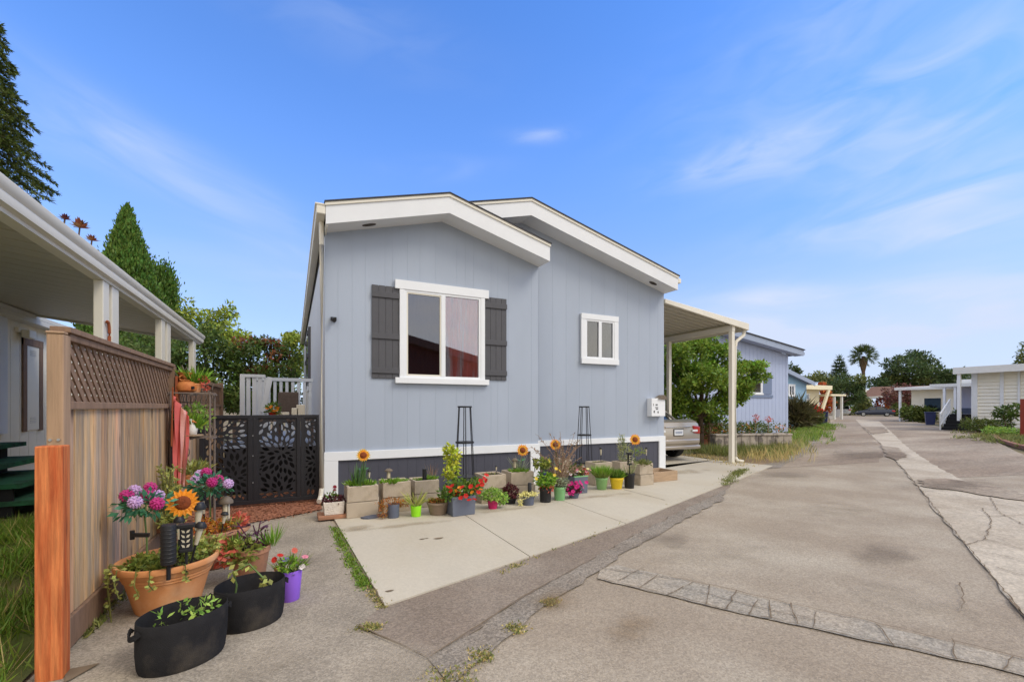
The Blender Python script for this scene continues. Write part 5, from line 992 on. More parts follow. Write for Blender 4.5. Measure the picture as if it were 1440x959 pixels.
for x, y in ((754, 673), (780, 668), (787, 662), (772, 648), (782, 659)): flower(t, at3(x, y, fwd(c)-.1), .03, M['p_yellow'])
q = c+np.array((-.02, -.02, 0)); lantern('dark blue tube light in the black nursery pot of yellow-green leaves', q, .24, .055, 'cyl', 'binblue')
t, c, r = potted('potted_plant', 'pale green pot of grass under tall dry branching stalks', 787, 704, 18, 19, M['sage2'], base=.8); leafcloud('foliage', [((c[0]+.02, c[1], c[2]+.07), (.13, .1, .07))], 330, .05, M['silver'], t)
DS = []
for k in range(46):
    x = c[0]+random.uniform(-.35, .55); e = (x, c[1]+random.uniform(-.1, .35), c[2]+random.uniform(.25, .8)); m_ = (c[0]*.6+x*.4+random.uniform(-.05, .05), c[1]+random.uniform(0, .15), c[2]+(e[2]-c[2])*.6); DS.append([c+np.array((random.uniform(-.05, .05), 0, 0)), m_, e, (e[0]+random.uniform(-.1, .1), e[1], e[2]+random.uniform(-.1, .04))])
stems(t, DS, [.005, .004, .003, .0015], 'twig', 'dry_stalks'); P = np.concatenate([np.array([np.array(q[1])*(1-s)+np.array(q[2])*s for s in rng.random(13)]) for q in DS]); leaf_build('dry_leaves', P, rdir(len(P)), rdir(len(P)), .04, .014, M['dryplant'], t)
sunflower('orange metal sunflower among the tall dry stalks', 781, 625, c[1]+.15, (c[0]+.02, c[1]+.05, c[2]), 8.5)
t, c, r = potted('potted_plant', 'low dark pot spilling hot pink flowers onto the slab', 807, 701, 17, 8, M['bluegrey'], soil=.95); leafcloud('foliage', [((c[0], c[1], c[2]+.05), (.13, .1, .06))], 260, .045, M['burgundy'], t)
for k in range(20): flower(t, (c[0]+random.uniform(-.14, .17), c[1]-random.uniform(.0, .13), c[2]+random.uniform(-.02, .16)), .034, M['p_hot'], 'pansy')
t, c, w, d = squarepot('square_planter', 'square grey planter with a pale green rim and small white flowers', 806, 829, 694, 24, M['greypot'], depth=.32, tap=.95); leafcloud('foliage', [((c[0], c[1], c[2]+.1), (.17, .14, .1))], 420, .05, M['shrub'], t); leafcloud('foliage', [((c[0]+.1, c[1], c[2]+.06), (.1, .1, .1))], 160, .05, M['p_coral'], t)
b = MB(); b.box((c[0]-w-.004, c[1]-d-.004, c[2]+.03), (c[0]+w+.004, c[1]-d+.02, c[2]+.045)); b.build('rim_strip', M['sage2'], t)
for k in range(14): flower(t, (c[0]+random.uniform(-.18, .2), c[1]-random.uniform(.02, .16), c[2]+random.uniform(.03, .2)), .027, M[random.choice(['p_white', 'p_white', 'p_pink', 'p_cream'])], 'pansy')
t, c, r = potted('potted_plant', 'sage green pot of upright fine grass', 846, 689, 18, 17, M['sage'], base=.74); blades(t, c, .09, 620, .24, 'bright', .008, .35); blades(t, c, .09, 200, .2, 'weed_light', .007, .5)
t, c, r = potted('potted_plant', 'yellow pot of soft green grass beside a black nursery pot', 867, 688, 20, 16, M['yellow'], base=.72); blades(t, c, .08, 480, .18, 'green', .01, .45); blades(t, c+np.array((.04, 0, 0)), .06, 200, .16, 'bright', .01, .6)
q = G(866, 684, .02); lantern('black flat panel lamp standing behind the yellow pot', (q[0]-.08, q[1]+.35, .02), .33, .10, 'cyl')
t, c, r = potted('potted_plant', 'tall black nursery pot with a few bare sprigs beside the yellow pot', 885, 687, 16, 21, M['blackplastic'], base=.82); blades(t, c, .06, 40, .2, 'succ_pale', .012, .5); leafcloud('foliage', [((c[0]+.05, c[1], c[2]+.2), (.08, .06, .1))], 60, .07, M['succ_pale'], t, asp=.2)
q = c+np.array((.02, .02, 0)); lantern('black solar light with a bent head in the tall black nursery pot', q, .36, .09, 'leafpanel')
b = MB(); q = G(527, 727, .02); b.prism([(q[0]+.16*math.cos(a)*(1+.2*math.sin(3*a)), q[1]+.07*math.sin(a)+.04*math.cos(a), .021) for a in np.linspace(0, 6.0, 10)], (0, 0, .02)); o = b.build('flat_stone', M['bluegrey']); tag(o, 'flat grey stone shard on the slab by the slate cylinder pot', 'stone')
# ================================================================== CARS
def car(name, label, cat, loc, rot, paint, L=4.6, W=1.78, Ht=1.46, suv=False, plate=True):
    """local: x across, y forward from the rear bumper"""
    t = thing(name, label, cat, loc, None, rot); hw = W/2
    def mb(): return local(MB())
    # stations: y, bottom, belt height, half width
    st = ([(0., .42, .80, .80), (.04, .30, .98, .90), (.35, .26, 1.04, .97), (1.0, .24, 1.00, 1.), (2.4, .22, .97, 1.), (3.4, .24, .93, .98), (4.1, .26, .82, .93), (4.5, .30, .68, .82), (4.6, .40, .55, .70)] if not suv else
          [(0., .45, .85, .86), (.04, .36, 1.02, .93), (.30, .30, 1.06, .98), (1.0, .28, 1.06, 1.), (2.4, .28, 1.02, 1.), (3.4, .28, 1.02, .98), (4.1, .30, .94, .93), (4.5, .36, .78, .84), (4.6, .45, .62, .74)])
    k = L/4.6; b = mb(); vs = []; nr = 10
    for (y, z0, z1, w) in st:
        w *= hw; h = z1-z0
        ring = [(-w*.80, z0), (-w*.96, z0+h*.12), (-w, z0+h*.38), (-w*.985, z0+h*.72), (-w*.90, z1-.03), (-w*.80, z1), (w*.80, z1), (w*.90, z1-.03), (w*.985, z0+h*.72), (w, z0+h*.38), (w*.96, z0+h*.12), (w*.80, z0)]
        vs += [(x, y*k, z) for x, z in ring]
    n = 12; m_ = len(st); fs = [(i*n+j, i*n+(j+1) % n, (i+1)*n+(j+1) % n, (i+1)*n+j) for i in range(m_-1) for j in range(n)]; fs += [tuple(range(n)), tuple((m_-1)*n+j for j in range(n))]
    b.add(vs, fs); b.build('body', M[paint], t, True, angle=32)
    # cabin
    cb = [(.80, .95, .74), (1.35, Ht-.04, .66), (1.9, Ht, .67), (2.5, Ht-.02, .66), (3.35, .95, .74)] if not suv else [(.12, 1.0, .78), (.45, Ht-.03, .70), (1.2, Ht, .70), (2.4, Ht-.03, .68), (3.2, 1.0, .76)]
    b = mb(); vs = []
    for (y, z, w) in cb: w *= W/1.5*.76; vs += [(-w-.05, y*k if z > 1.1 else y*k, .93), (-w*1.0, y*k, z-.05 if z > 1.1 else z), (-w*.82, y*k, z), (w*.82, y*k, z), (w*1.0, y*k, z-.05 if z > 1.1 else z), (w+.05, y*k, .93)]
    fs = [(i*6+j, i*6+j+1, (i+1)*6+j+1, (i+1)*6+j) for i in range(4) for j in range(5)]; b.add(vs, fs); b.build('windows', M['carglass'], t, True, angle=30)
    b = mb(); ys = [cb[1][0]*k-.05, cb[2][0]*k, cb[3][0]*k+.08]; w = W*.345; b.add([(s*w*f_, y, z+d) for y, z in zip(ys, (Ht-.05, Ht-.004, Ht-.05)) for s, f_, d in ((-1, 1.02, -.05), (-1, .84, .018), (1, .84, .018), (1, 1.02, -.05))], [(0, 1, 5, 4), (1, 2, 6, 5), (2, 3, 7, 6), (4, 5, 9, 8), (5, 6, 10, 9), (6, 7, 11, 10)]); o = b.build('roof', M[paint], t, True); sm = o.modifiers.new('s', 'SOLIDIFY'); sm.thickness = .02
    b = mb()
    for s in (-1, 1):
        b.bar((s*W*.44, cb[0][0]*k, .97), (s*W*.345, cb[1][0]*k, Ht-.06), .07, .05); b.bar((s*W*.345, cb[3][0]*k, Ht-.08), (s*W*.44, cb[4][0]*k, .97), .06, .05); b.bar((s*W*.40, 2.15*k, .97), (s*W*.355, 2.1*k, Ht-.06), .05, .06)
    b.build('pillar', M[paint], t)
    for s in (-1, 1):
        for y in (.92*k, 3.62*k):
            b = mb(); x = s*(hw-.12); n = 20
            for (r0, x0, x1) in ((.32, -.11, .11),):
                vs = [(x+xx, y+rr*math.cos(2*math.pi*j/n), .32+rr*math.sin(2*math.pi*j/n)) for rr, xx in ((.20, -.11), (.30, -.11), (.32, -.09), (.32, .09), (.30, .11), (.20, .11)) for j in range(n)]
                b.add(vs, [(i*n+j, i*n+(j+1) % n, (i+1)*n+(j+1) % n, (i+1)*n+j) for i in range(5) for j in range(n)])
            w_ = b.build('wheel', M['tyre'], t, True)
            b = mb(); b.add([(x+s*.10, y, .32)]+[(x+s*.095, y+.21*math.cos(a), .32+.21*math.sin(a)) for a in np.linspace(0, 2*math.pi, 21)[:-1]], [(0, 1+j, 1+(j+1) % 20) for j in range(20)]); 
            for q in range(5): a = q*1.2566; b.bar((x+s*.11, y, .32), (x+s*.105, y+.20*math.cos(a), .32+.20*math.sin(a)), .04, .03)
            b.build('rim', M['steel'], w_)
    for s in (-1, 1):
        b = mb(); z0, z1 = (.68, .90) if not suv else (.80, 1.02); P_ = [(s*hw*.58, -.03), (s*hw*.82, -.02), (s*hw*.95, .07), (s*hw*1.0, .36), (s*hw*.88, .36), (s*hw*.55, .15)]
        b.prism([(x, y, z0+(.05 if i in (3, 4) else 0)+(.03 if i in (0, 5) else 0)) for i, (x, y) in enumerate(P_)], (0, 0, z1-z0-.03)); b.build('tail_light', M['taillight'], t, bevel=.02)
        b = mb(); b.box((s*hw*.62-.09, -.036, z0+.06), (s*hw*.62+.09, -.0, z0+.12)); b.build('reverse_light', M['plate'], t, bevel=.01)
    b = mb(); b.box((-.50*hw, -.016, .855 if not suv else .98), (.50*hw, .02, .885 if not suv else 1.0)); b.build('chrome_bar', M['chrome'], t, bevel=.006)
    if plate:
        zc = .735; b = mb(); b.box((-.17, -.012, zc-.09), (.17, .03, zc+.09)); fr = b.build('plate_frame', M['blackplastic'], t, bevel=.004); b = mb(); b.box((-.15, -.018, zc-.07), (.15, -.011, zc+.07)); b.build('number_plate', M['plate'], fr)
        b = mb()
        for q in range(6): b.box((-.115+q*.04, -.021, zc-.03), (-.092+q*.04, -.0185, zc+.03))
        b.build('plate_marks', M['bluegreytrim'], fr)
    b = mb(); b.box((-hw*.80, -.05, .44), (hw*.80, .02, .56)); b.box((-hw*.86, -.03, .30), (hw*.86, .05, .40)); b.build('bumper', M[paint], t, bevel=.03)
    if not suv: b = mb(); b.add([(-hw*.78, .05, 1.0), (hw*.78, .05, 1.0), (hw*.74, .22, 1.06), (-hw*.74, .22, 1.06)], [(0, 1, 2, 3)]); o = b.build('spoiler', M[paint], t); sm = o.modifiers.new('s', 'SOLIDIFY'); sm.thickness = .03
    for s in (-1, 1):
        b = mb(); b.obox((s*(hw+.06), 2.95*k, 1.0), (.08, 0, 0), (0, .05, 0), (0, 0, .06)); b.build('mirror', M[paint], t, bevel=.02)
        b = mb(); b.add([(s*hw*.45, 4.56*k, .56), (s*hw*.86, 4.44*k, .58), (s*hw*.90, 4.25*k, .74), (s*hw*.55, 4.48*k, .68)], [(0, 1, 2, 3)]); o = b.build('headlight', M['lens'], t); sm = o.modifiers.new('s', 'SOLIDIFY'); sm.thickness = .03; sm.offset = 0
    return t
car('parked_car', 'champagne silver sedan parked nose in under the carport, rear facing out', 'car', (8.74, 8.35, .02), 0., 'carpaint', W=1.78)
p = G(1187, 584); car('parked_car', 'white estate car seen from behind at the far end of the street', 'car', (p[0], p[1], 0), -R_(62.9), 'carwhite', suv=True, Ht=1.6)
p = G(1258, 585.5); vd = vdir(p); car('parked_car', 'dark blue sedan parked crosswise at the far end of the street', 'car', (p[0], p[1], 0), math.atan2(.90, -.44)-math.pi/2+.05, 'cardark')
# ================================================================== OTHER HOMES
H2 = thing('mobile_home', 'pale lavender-blue home with a grey gable fascia behind the maple', 'house', (20, 15.5, 0)); v = 15.5
def t2h(u): return 5.46-(abs(u-17.2))*.128
b = MB(); us = list(np.arange(12.5, 24.31, .3))+[24.3]
for a, c in zip(us[:-1], us[1:]):
    if c-a > .03: b.prism([(a+.006, v, .62), (c-.006, v, .62), (c-.006, v, t2h(c)-.3), (a+.006, v, t2h(a)-.3)], (0, .06, 0)); b.prism([(a+.006, v+.004, .02), (c-.006, v+.004, .02), (c-.006, v+.004, .60), (a+.006, v+.004, .60)], (0, .06, 0))
b.prism([(12.5, v+.015, 0), (24.28, v+.015, 0), (24.28, v+.015, t2h(24.28)-.3), (17.2, v+.015, t2h(17.2)-.3), (12.5, v+.015, t2h(12.5)-.3)], (0, 14, 0)); b.build('wall', M['bluewall'], H2)
b = MB(); b.box((24.18, v-.02, .02), (24.34, v+.06, 4.25)); b.box((19.2, v-.015, .62), (19.32, v-.002, 4.9)); b.box((12.5, v-.012, 3.72), (24.18, v-.002, 3.76)); b.build('trim', M['bluewall'], H2)
b = MB()
slope(b, [12, 17.2, 24.95], t2h, 15.0, 15.06, -.30, 0.); b.build('fascia', M['fasciagrey'], H2)
b = MB(); slope(b, [12, 17.2, 24.95], t2h, 15.06, 15.5, -.29, -.25); b.build('soffit', M['bluewall'], H2)
b = MB(); slope(b, [12, 17.2, 25.0], t2h, 14.95, 29.5, .002, .05); b.build('roof', M['shingle'], H2); b = MB(); b.box((24.951, 15.0, 4.22), (25.03, 29.5, 4.36)); b.build('gutter', M['fasciagrey'], H2)
w0, w1 = V(1040, 531, v), V(1067, 552, v); fr = window(H2, w0[0]-.2, w1[0]+.25, w1[2]-.12, w0[2]+.3, v, .09, ('curtain_white', 'curtain_white'), screen=False)
b = MB(); b.box((w1[0]+.26, v-.04, w1[2]-.08), (w1[0]+1.0, v-.002, w0[2]+.26)); b.box((w0[0]-.3, v-.05, w1[2]-.26), (w1[0]+1.1, v-.003, w1[2]-.125)); b.build('shutter', M['bluegreytrim'], H2)
# sky blue home
p = G(1134, 599); H3 = thing('mobile_home', 'small sky blue home with a white-framed window beyond the lavender home', 'house', (p[0]-2, p[1], 0)); u3, v3 = p[0], p[1]
a, c = V(1107, 518, v3-.4), V(1138, 533, v3-.4); sl = (c[2]-a[2])/(c[0]-a[0])
def t3(u): return c[2]+sl*(u-c[0])
b = MB(); b.prism([(u3-7, v3, 0), (u3, v3, 0), (u3, v3, t3(u3)-.2), (u3-7, v3, t3(u3-7)-.2)], (0, 12, 0)); b.build('wall', M['skywall'], H3)
b = MB(); b.prism([(u3-7, v3-.4, t3(u3-7)-.28), (u3+.4, v3-.4, t3(u3+.4)-.28), (u3+.4, v3-.4, t3(u3+.4)), (u3-7, v3-.4, t3(u3-7))], (0, .06, 0)); b.prism([(u3-7, v3-.338, t3(u3-7)-.2), (u3+.4, v3-.338, t3(u3+.4)-.2), (u3+.4, v3-.338, t3(u3+.4)+.03), (u3-7, v3-.338, t3(u3-7)+.03)], (0, 12.6, 0)); b.build('roof', M['fasciagrey'], H3)
w0, w1 = V(1108, 540, v3), V(1117.5, 558, v3); window(H3, w0[0], w1[0], w1[2], w0[2], v3, .12, ('curtain_brown', 'curtain_dark'), ext=0, screen=False)
# cream home with its own carport
p = G(1152, 590); H4 = thing('mobile_home', 'cream flat-roofed home with a slanted post and small carport far down the street', 'house', (p[0], p[1], 0)); u4, v4 = p[0], p[1]; z4 = V(1150, 547, v4)[2]
b = MB(); b.box((u4-8, v4, 0), (u4, v4+9, z4-.1)); b.build('wall', M['creamwall'], H4); b = MB(); b.box((u4-8.3, v4-.9, z4-.1), (u4+.8, v4+9, z4+.35)); b.box((u4-8, v4+2, z4+.351), (u4-1.5, v4+9, z4+.9)); b.build('roof', M['creamwall'], H4)
w0, w1 = V(1128, 553, v4), V(1137, 563, v4); window(H4, w0[0], w1[0]+.1, w1[2], w0[2], v4, .12, ('curtain_dark', 'curtain_dark'), ext=0, screen=False)
b = MB(); b.bar((u4-.9, v4-.8, 1.0), (u4+.3, v4-.8, z4-.1), .3, .2, (0, 1, 0)); b.box((u4+.81, v4-.8, z4-.75), (u4+3.6, v4+6, z4-.55)); b.build('awning', M['creamwall'], H4)
for du in (1.6, 3.0): b = MB(); b.box((u4+du, v4-.7, 0), (u4+du+.18, v4-.5, z4-.76)); b.build('post', M['roofwhite'], H4)
# far tan house at the street end
p = G(1216, 583.2); H5 = thing('mobile_home', 'tan home with a brown tiled roof and open carport closing off the street', 'house', (p[0], p[1], 0)); u5, v5 = p[0]+4, p[1]; e = vdir(p); r_ = np.array((e[1], -e[0], 0)); 
def L5(a, d, z): q = np.array(p)+r_*a+e*d; return (q[0], q[1], z)
b = MB(); b.prism([L5(3.0, 3, 0), L5(14, 3, 0), L5(14, 3, 3.2), L5(3.0, 3, 3.2)], tuple(e*7)); b.build('wall', M['tanwall'], H5)
b = MB(); b.prism([L5(-.5, 1, 3.1), L5(14.5, 1, 3.1), L5(13.5, 5, 4.9), L5(1., 5, 4.9)], tuple(e*.1+np.array((0, 0, .15)))); b.build('roof', M['tileroof'], H5)
b = MB(); b.prism([L5(-1.2, -.2, 2.75), L5(8, -.2, 3.4), L5(8, -.2, 3.7), L5(-1.2, -.2, 3.05)], tuple(e*5)); b.build('carport_roof', M['roofwhite'], H5)
for a in (-.6, .4, 7.6): b = MB(); q = L5(a, .1, 0); b.box((q[0]-.14, q[1]-.14, 0), (q[0]+.14, q[1]+.14, 3.0)); b.build('post', M['roofwhite'], H5)
b = MB(); b.prism([L5(3.6, 2.9, 1.2), L5(4.6, 2.9, 1.2), L5(4.6, 2.9, 2.9), L5(3.6, 2.9, 2.9)], tuple(e*.08)); b.build('window', M['lens'], H5)
# right side homes
def rhome(label, pxfar, ybase, width_v, depth_u, ytop, wall, name='mobile_home', roofm='roofwhite', over=.5, wallh=None):
    p = G(pxfar, ybase); u0, v1_ = p[0], p[1]; zt = V(pxfar, ytop, v1_)[2]; t = thing(name, label, 'house', (u0+1, v1_-1, 0))
    return t, u0, v1_, zt
t, u0, v1_, zt = rhome('white lap-sided home with a porch and stair at the right edge', 1367, 604.8, 8, 8, 518, 'greysiding')
b = MB(); z = .05; va = v1_-9
while z < zt-.3: b.prism([(u0-.03, va, z), (u0+.06, va, z), (u0+.06, va, z+.198), (u0+.035, va, z+.198)], (0, 9, 0)); z += .20
b.box((u0+.05, va, 0), (u0+10, v1_, zt-.2)); b.build('wall', M['greysiding'], t)
b = MB(); b.box((u0-.05, v1_-.25, 0), (u0+.04, v1_+.02, zt-.2)); b.box((u0-.05, v1_-1.35, .9), (u0-.021, v1_-1.2, zt-.2)); b.box((u0-.05, v1_-2.0, 1.3), (u0-.021, v1_-1.9, zt-.2)); b.build('corner_trim', M['white'], t)
b = MB(); ve = U(1341, 525, u0-.9)[1]; b.box((u0-.9, va, zt-.25), (u0+10, ve-.05, zt)); b.box((u0-1.0, va, zt-.35), (u0-.901, ve, zt+.04)); b.build('roof', M['roofwhite'], t)
b = MB(); b.box((u0-.9, ve-.3, .02), (u0-.75, ve-.15, zt-.26)); b.build('porch_post', M['white'], t)
b = MB(); 
for k in range(5): b.box((u0-.5-.26*k, v1_+.15, .02), (u0-.5-.26*k+.26, v1_+.85, .95-.19*k))
b.box((u0-.23, v1_+.05, .02), (u0+.6, v1_+1.1, .96)); b.build('stair', M['dark'], t)
b = MB(); a0, a1 = (u0-.3, v1_+.9, 1.85), (u0-1.55, v1_+.9, .95); b.bar(a0, a1, .06, .09); b.bar((a0[0], a0[1], 1.1), (a1[0], a1[1], .3), .05, .06)
for k in range(8): f_ = k/7; x = a0[0]+(a1[0]-a0[0])*f_; b.box((x-.025, a0[1]-.02, 1.1-.8*f_-(.3 if k in (0, 7) else 0)), (x+.025, a0[1]+.02, 1.85-.9*f_))
b.build('stair_railing', M['white'], t)
t, u0, v1_, zt = rhome('pale lavender home under a long flat white awning on the right', 1312, 598, 8, 8, 541, 'lavwall')
q0 = G(1352, 600); va = q0[1]-1
b = MB(); b.box((u0+2.5, va-1, 0), (u0+11, v1_-.5, zt-.2)); b.build('wall', M['lavwall'], t); b = MB(); b.box((u0+2.44, va-1, .9), (u0+2.499, v1_-.5, 1.3)); b.build('dark_band', M['bluegrey'], t)
b = MB(); b.box((u0, va-2, zt-.2), (u0+11, v1_+.2, zt+.04)); b.box((u0+1, va-2, zt+.041), (u0+11, v1_-1, zt+.35)); b.build('awning_roof', M['roofwhite'], t)
for f_ in (.12, .24, .95): b = MB(); y = v1_+(va-2-v1_)*f_; b.box((u0+.1, y-.07, 0), (u0+.24, y+.07, zt-.201)); b.build('awning_post', M['white'], t)
t, u0, v1_, zt = rhome('small white home with a shallow roof farther along on the right', 1272, 592.5, 8, 8, 545, 'offwhite')
va = G(1298, 595)[1]-.5
b = MB(); b.box((u0+.8, va, 0), (u0+9, v1_-.2, zt-.2)); b.build('wall', M['offwhite'], t); b = MB(); b.prism([(u0-.5, va-.6, zt-.25), (u0+10, va-.6, zt+.2), (u0+10, va-.6, zt+.45), (u0-.5, va-.6, zt)], (0, v1_-va+1.2, 0)); b.build('roof', M['roofwhite'], t)
b = MB(); 
for y in (va-.4, v1_+.3): b.box((u0-.2, y-.08, 0), (u0, y+.08, zt-.2))
b.build('porch_post', M['white'], t); b = MB(); b.box((u0+.75, (va+v1_)/2-.6, 1.0), (u0+.799, (va+v1_)/2+.6, 2.2)); b.build('window', M['carglass'], t)
# house across the street, mirrored in the big window
t = thing('house', 'brown clapboard house with a low gable across the street, mirrored in the window', 'house', (5, -13, 0)); pa, pb = V(571, 473, 27.3), V(669, 503, 27.3); vr = -13.0
b = MB(); sl_ = (pb[2]-pa[2])/(pb[0]-pa[0]); ztf = lambda u: pa[2]+sl_*(u-pa[0]); ul, ur = pa[0]-5, pb[0]+1.5
b.prism([(ul, vr, 0), (ur-1, vr, 0), (ur-1, vr, ztf(ur-1)-.35), (ul, vr, ztf(ul)-.35)], (0, -8, 0)); b.build('wall', M['brownwall'], t); b = MB(); b.prism([(ul, vr+.6, ztf(ul)-.45), (ur, vr+.6, ztf(ur)-.45), (ur, vr+.6, ztf(ur)), (ul, vr+.6, ztf(ul))], (0, -9, 0)); b.build('roof', M['tileroof'], t)
# ================================================================== STREET THINGS
def bin_(label, px, py, h, m, tilt=0, cat='bin', w=.6):
    p = G(px, py); t = thing('wheelie_bin', label, cat, (p[0], p[1], 0)); b = MB(); c = np.array((p[0], p[1], 0)); X = np.array((.89*w/2, .455*w/2, 0)); Y = np.array((-.455*w/2, .89*w/2, 0))
    vs = [c+X*sx*k+Y*sy*k+np.array((tilt*z, 0, z)) for k, z in ((.8, .05), (1., h*.9)) for sx, sy in ((-1, -1), (1, -1), (1, 1), (-1, 1))]; b.add(vs, [(3, 2, 1, 0), (4, 5, 6, 7)]+[(k, (k+1) % 4, 4+(k+1) % 4, 4+k) for k in range(4)]); b.build('bin_body', M[m], t, bevel=.02)
    b = MB(); vs = [c+X*sx*1.08+Y*sy*1.08+np.array((tilt*z, 0, z)) for z in (h*.905, h*.97) for sx, sy in ((-1, -1), (1, -1), (1, 1), (-1, 1))]; b.add(vs, [(3, 2, 1, 0), (4, 5, 6, 7)]+[(k, (k+1) % 4, 4+(k+1) % 4, 4+k) for k in range(4)]); b.build('lid', M[m], t, bevel=.02)
bin_('blue wheeled bin standing by the red flowers on the verge', 1158, 597, 1.05, 'binblue', .0); bin_('pale grey wheeled bin far off beside the white estate car', 1176, 587, 1.1, 'binwhite', w=.9); bin_('dark navy wheeled bin beside the bush in front of the lavender home', 1308, 598, 1.05, 'binblue')
fp = thing('low_fence', 'low orange-stained board fence between the sedan and the stone wall', 'fence', G(998, 618)); a, c = D(975, 572, 15.2), D(1014, 572, 16.4); a[2] = c[2] = .42
b = MB(); n = 14
for k in range(n): q0, q1 = a+(c-a)*k/n, a+(c-a)*(k+.93)/n; b.bar(q0, q1, .03, .72)
b.build('boards', M['rustfence'], fp); b = MB(); b.bar(a+np.array((0, -.03, .36)), c+np.array((0, -.03, .36)), .05, .08); q = D(995, 572, 15.5); b.box((q[0]-.04, q[1]-.12, 0), (q[0]+.04, q[1]-.04, 1.1)); b.build('post', M['fence_grey'], fp)
sw = thing('stone_planter', 'low crazed stone retaining wall with planting before the lavender home', 'wall', G(1060, 630)); a, c = G(1002, 633), G(1109, 631); 
b = MB(); h = .47; n = 9
for k in range(n):
    q0, q1 = a+(c-a)*k/n, a+(c-a)*(k+.97)/n; b.bar(q0+np.array((0, 0, h/2)), q1+np.array((0, 0, h/2)), .3, h-random.uniform(.0, .04))
b.bar(a+np.array((0, 0, h+.02)), c+np.array((0, 0, h+.02)), .36, .06); b.build('wall', M['stone'], sw, bevel=.015)
P = along([(1004, 630), (1108, 628)], 60, .5, .3); P[:, 1] += .6; leafcloud('planting', [((q[0], q[1], .55), (.5, .4, .28)) for q in P[::4]], 2600, .10, M['shrub'], sw); leafcloud('planting', [((q[0], q[1]-.2, .6), (.3, .3, .15)) for q in P[1:40:8]], 160, .09, M['orangesucc'], sw)
sheet('verge', rough(g2((985, 642), (1052, 656), (1098, 654), (1130, 634), (1150, 612), (1166, 596), (1150, 590), (1100, 600), (1000, 615), (975, 630)), .5, .06, 20), .006, 'ground')
def verge_grass(name, px, n, h, m, jit, w=.015, lean=.35, cnt=160): C = along(px, cnt, 0, jit); o = grass(name, C, n, h, .08, M[m], w=w, lean=lean); o['kind'] = 'stuff'
verge_grass('tall_dry_grass', [(1068, 650), (1085, 648), (1105, 640), (1122, 628)], 520, .38, 'drygrass', .3); verge_grass('verge_green', [(985, 636), (1020, 640), (1060, 640), (1100, 632)], 3000, .32, 'weed', .4); verge_grass('verge_green_far', [(1118, 622), (1135, 612), (1150, 604), (1160, 598)], 2600, .28, 'grass', .45, w=.025); verge_grass('verge_light', [(1090, 645), (1120, 625), (1140, 612), (1158, 600)], 1500, .28, 'weed_light', .3, w=.02); verge_grass('slab_edge_grass', [(975, 640), (1010, 648), (1045, 655)], 500, .08, 'drygrass', .2)
def bush(label, px, py, f, bl, n, L, m, name='shrub', cat='shrub', asp=.5, up=.5, stemm='bark', extra=None):
    """bl in photograph pixels about (px,py=foot): (dx, up, rx, rz)"""
    s = f/632; q = G(px, py) if f is None else D(px, HY, f)*np.array((1, 1, 0)); t = thing(name, label, cat, q); B_ = []
    for dx, dz, rx, rz in bl: c_ = q+RX*dx*s; B_.append(((c_[0], c_[1], dz*s), (rx*s, rx*s, rz*s)))
    leafcloud('foliage', B_, n, L, M[m], t, asp=asp, up=up); b = MB()
    for c_, r_2 in B_[:6]: b.tube([q+np.array((0, 0, -.02)), (np.array(c_)+q)/2, np.array(c_)], [.03, .02, .01], 5)
    b.build('stem', M[stemm], t, True)
    if extra:
        for nm, bl2, n2, L2, m2 in extra: leafcloud(nm, [((q+RX*dx*s)[0:2].tolist()+[dz*s], (rx*s, rx*s, rz*s)) for dx, dz, rx, rz in bl2], n2, L2, M[m2], t, shell=.7)
    return t
bush('spiky brown-green flax clump at the corner of the sky blue home', 1118, 606, 27.5, [(0, 18, 9, 16), (10, 16, 8, 14)], 900, .9, 'flax', asp=.09, up=1.4)
bush('green shrub with red-orange flowers on the verge by the blue bin', 1140, 602, 32, [(-6, 14, 12, 13), (6, 14, 10, 12)], 2000, .22, 'shrub', extra=[('flowers', [(4, 22, 9, 6), (-2, 18, 8, 5)], 420, .2, 'p_red')])
for k, (px, top) in enumerate(((1062, 588), (1080, 590))):
    q = D(px, HY, 15.0)*np.array((1, 1, 0)); t = thing('flower_spike', ('red flower spike, taller one, in the stone planter' if k == 0 else 'coral branching flower spike in the stone planter nearer the home corner'), 'plant', (q[0], q[1], .5)); zt = D(px, top, 15.)[2]; b = MB(); b.tube([(q[0], q[1], .5), (q[0]+.03, q[1], zt)], .012, 5); b.build('stem', M['twig'], t); leafcloud('flowers', [((q[0]+.03, q[1], zt), (.07+.06*k, .07, .14-.05*k))], 90, .06, M['p_coral'], t)
bush('rounded green bush in front of the small white home on the right', 1292, 597, 42, [(-10, 11, 12, 10), (8, 10, 12, 10)], 1600, .3, 'shrub'); bush('tall green climber at the lavender home awning posts', 1296, 594, 45, [(0, 24, 6, 20), (8, 20, 6, 16), (-8, 16, 5, 14)], 1500, .28, 'hedge')
bush('slim green bush beside the white stair railing', 1345, 601, 29.5, [(0, 12, 6, 13)], 700, .16, 'hedge'); bush('loose olive shrub at the foot of the white lap-sided wall', 1375, 608, 25, [(-8, 10, 12, 9), (10, 9, 14, 9), (26, 8, 12, 8)], 1900, .16, 'shrub', asp=.3, up=1.0)
bush('dark-leaved shrub at the right edge near the red fence', 1418, 612, 22.5, [(-8, 30, 10, 9), (6, 32, 12, 10), (0, 16, 5, 6)], 700, .16, 'hedge', asp=.6, stemm='redtree'); bush('pale yellow flowering clump in the brick-edged bed on the right', 1400, 614, 21.5, [(-8, 8, 8, 6), (10, 7, 12, 5), (30, 6, 12, 4)], 1200, .10, 'fresh')
be = G(1392, 612); bp = [G(1392, 610), G(1404, 620), G(1424, 627), G(1452, 634), G(1480, 640)]; b = MB()
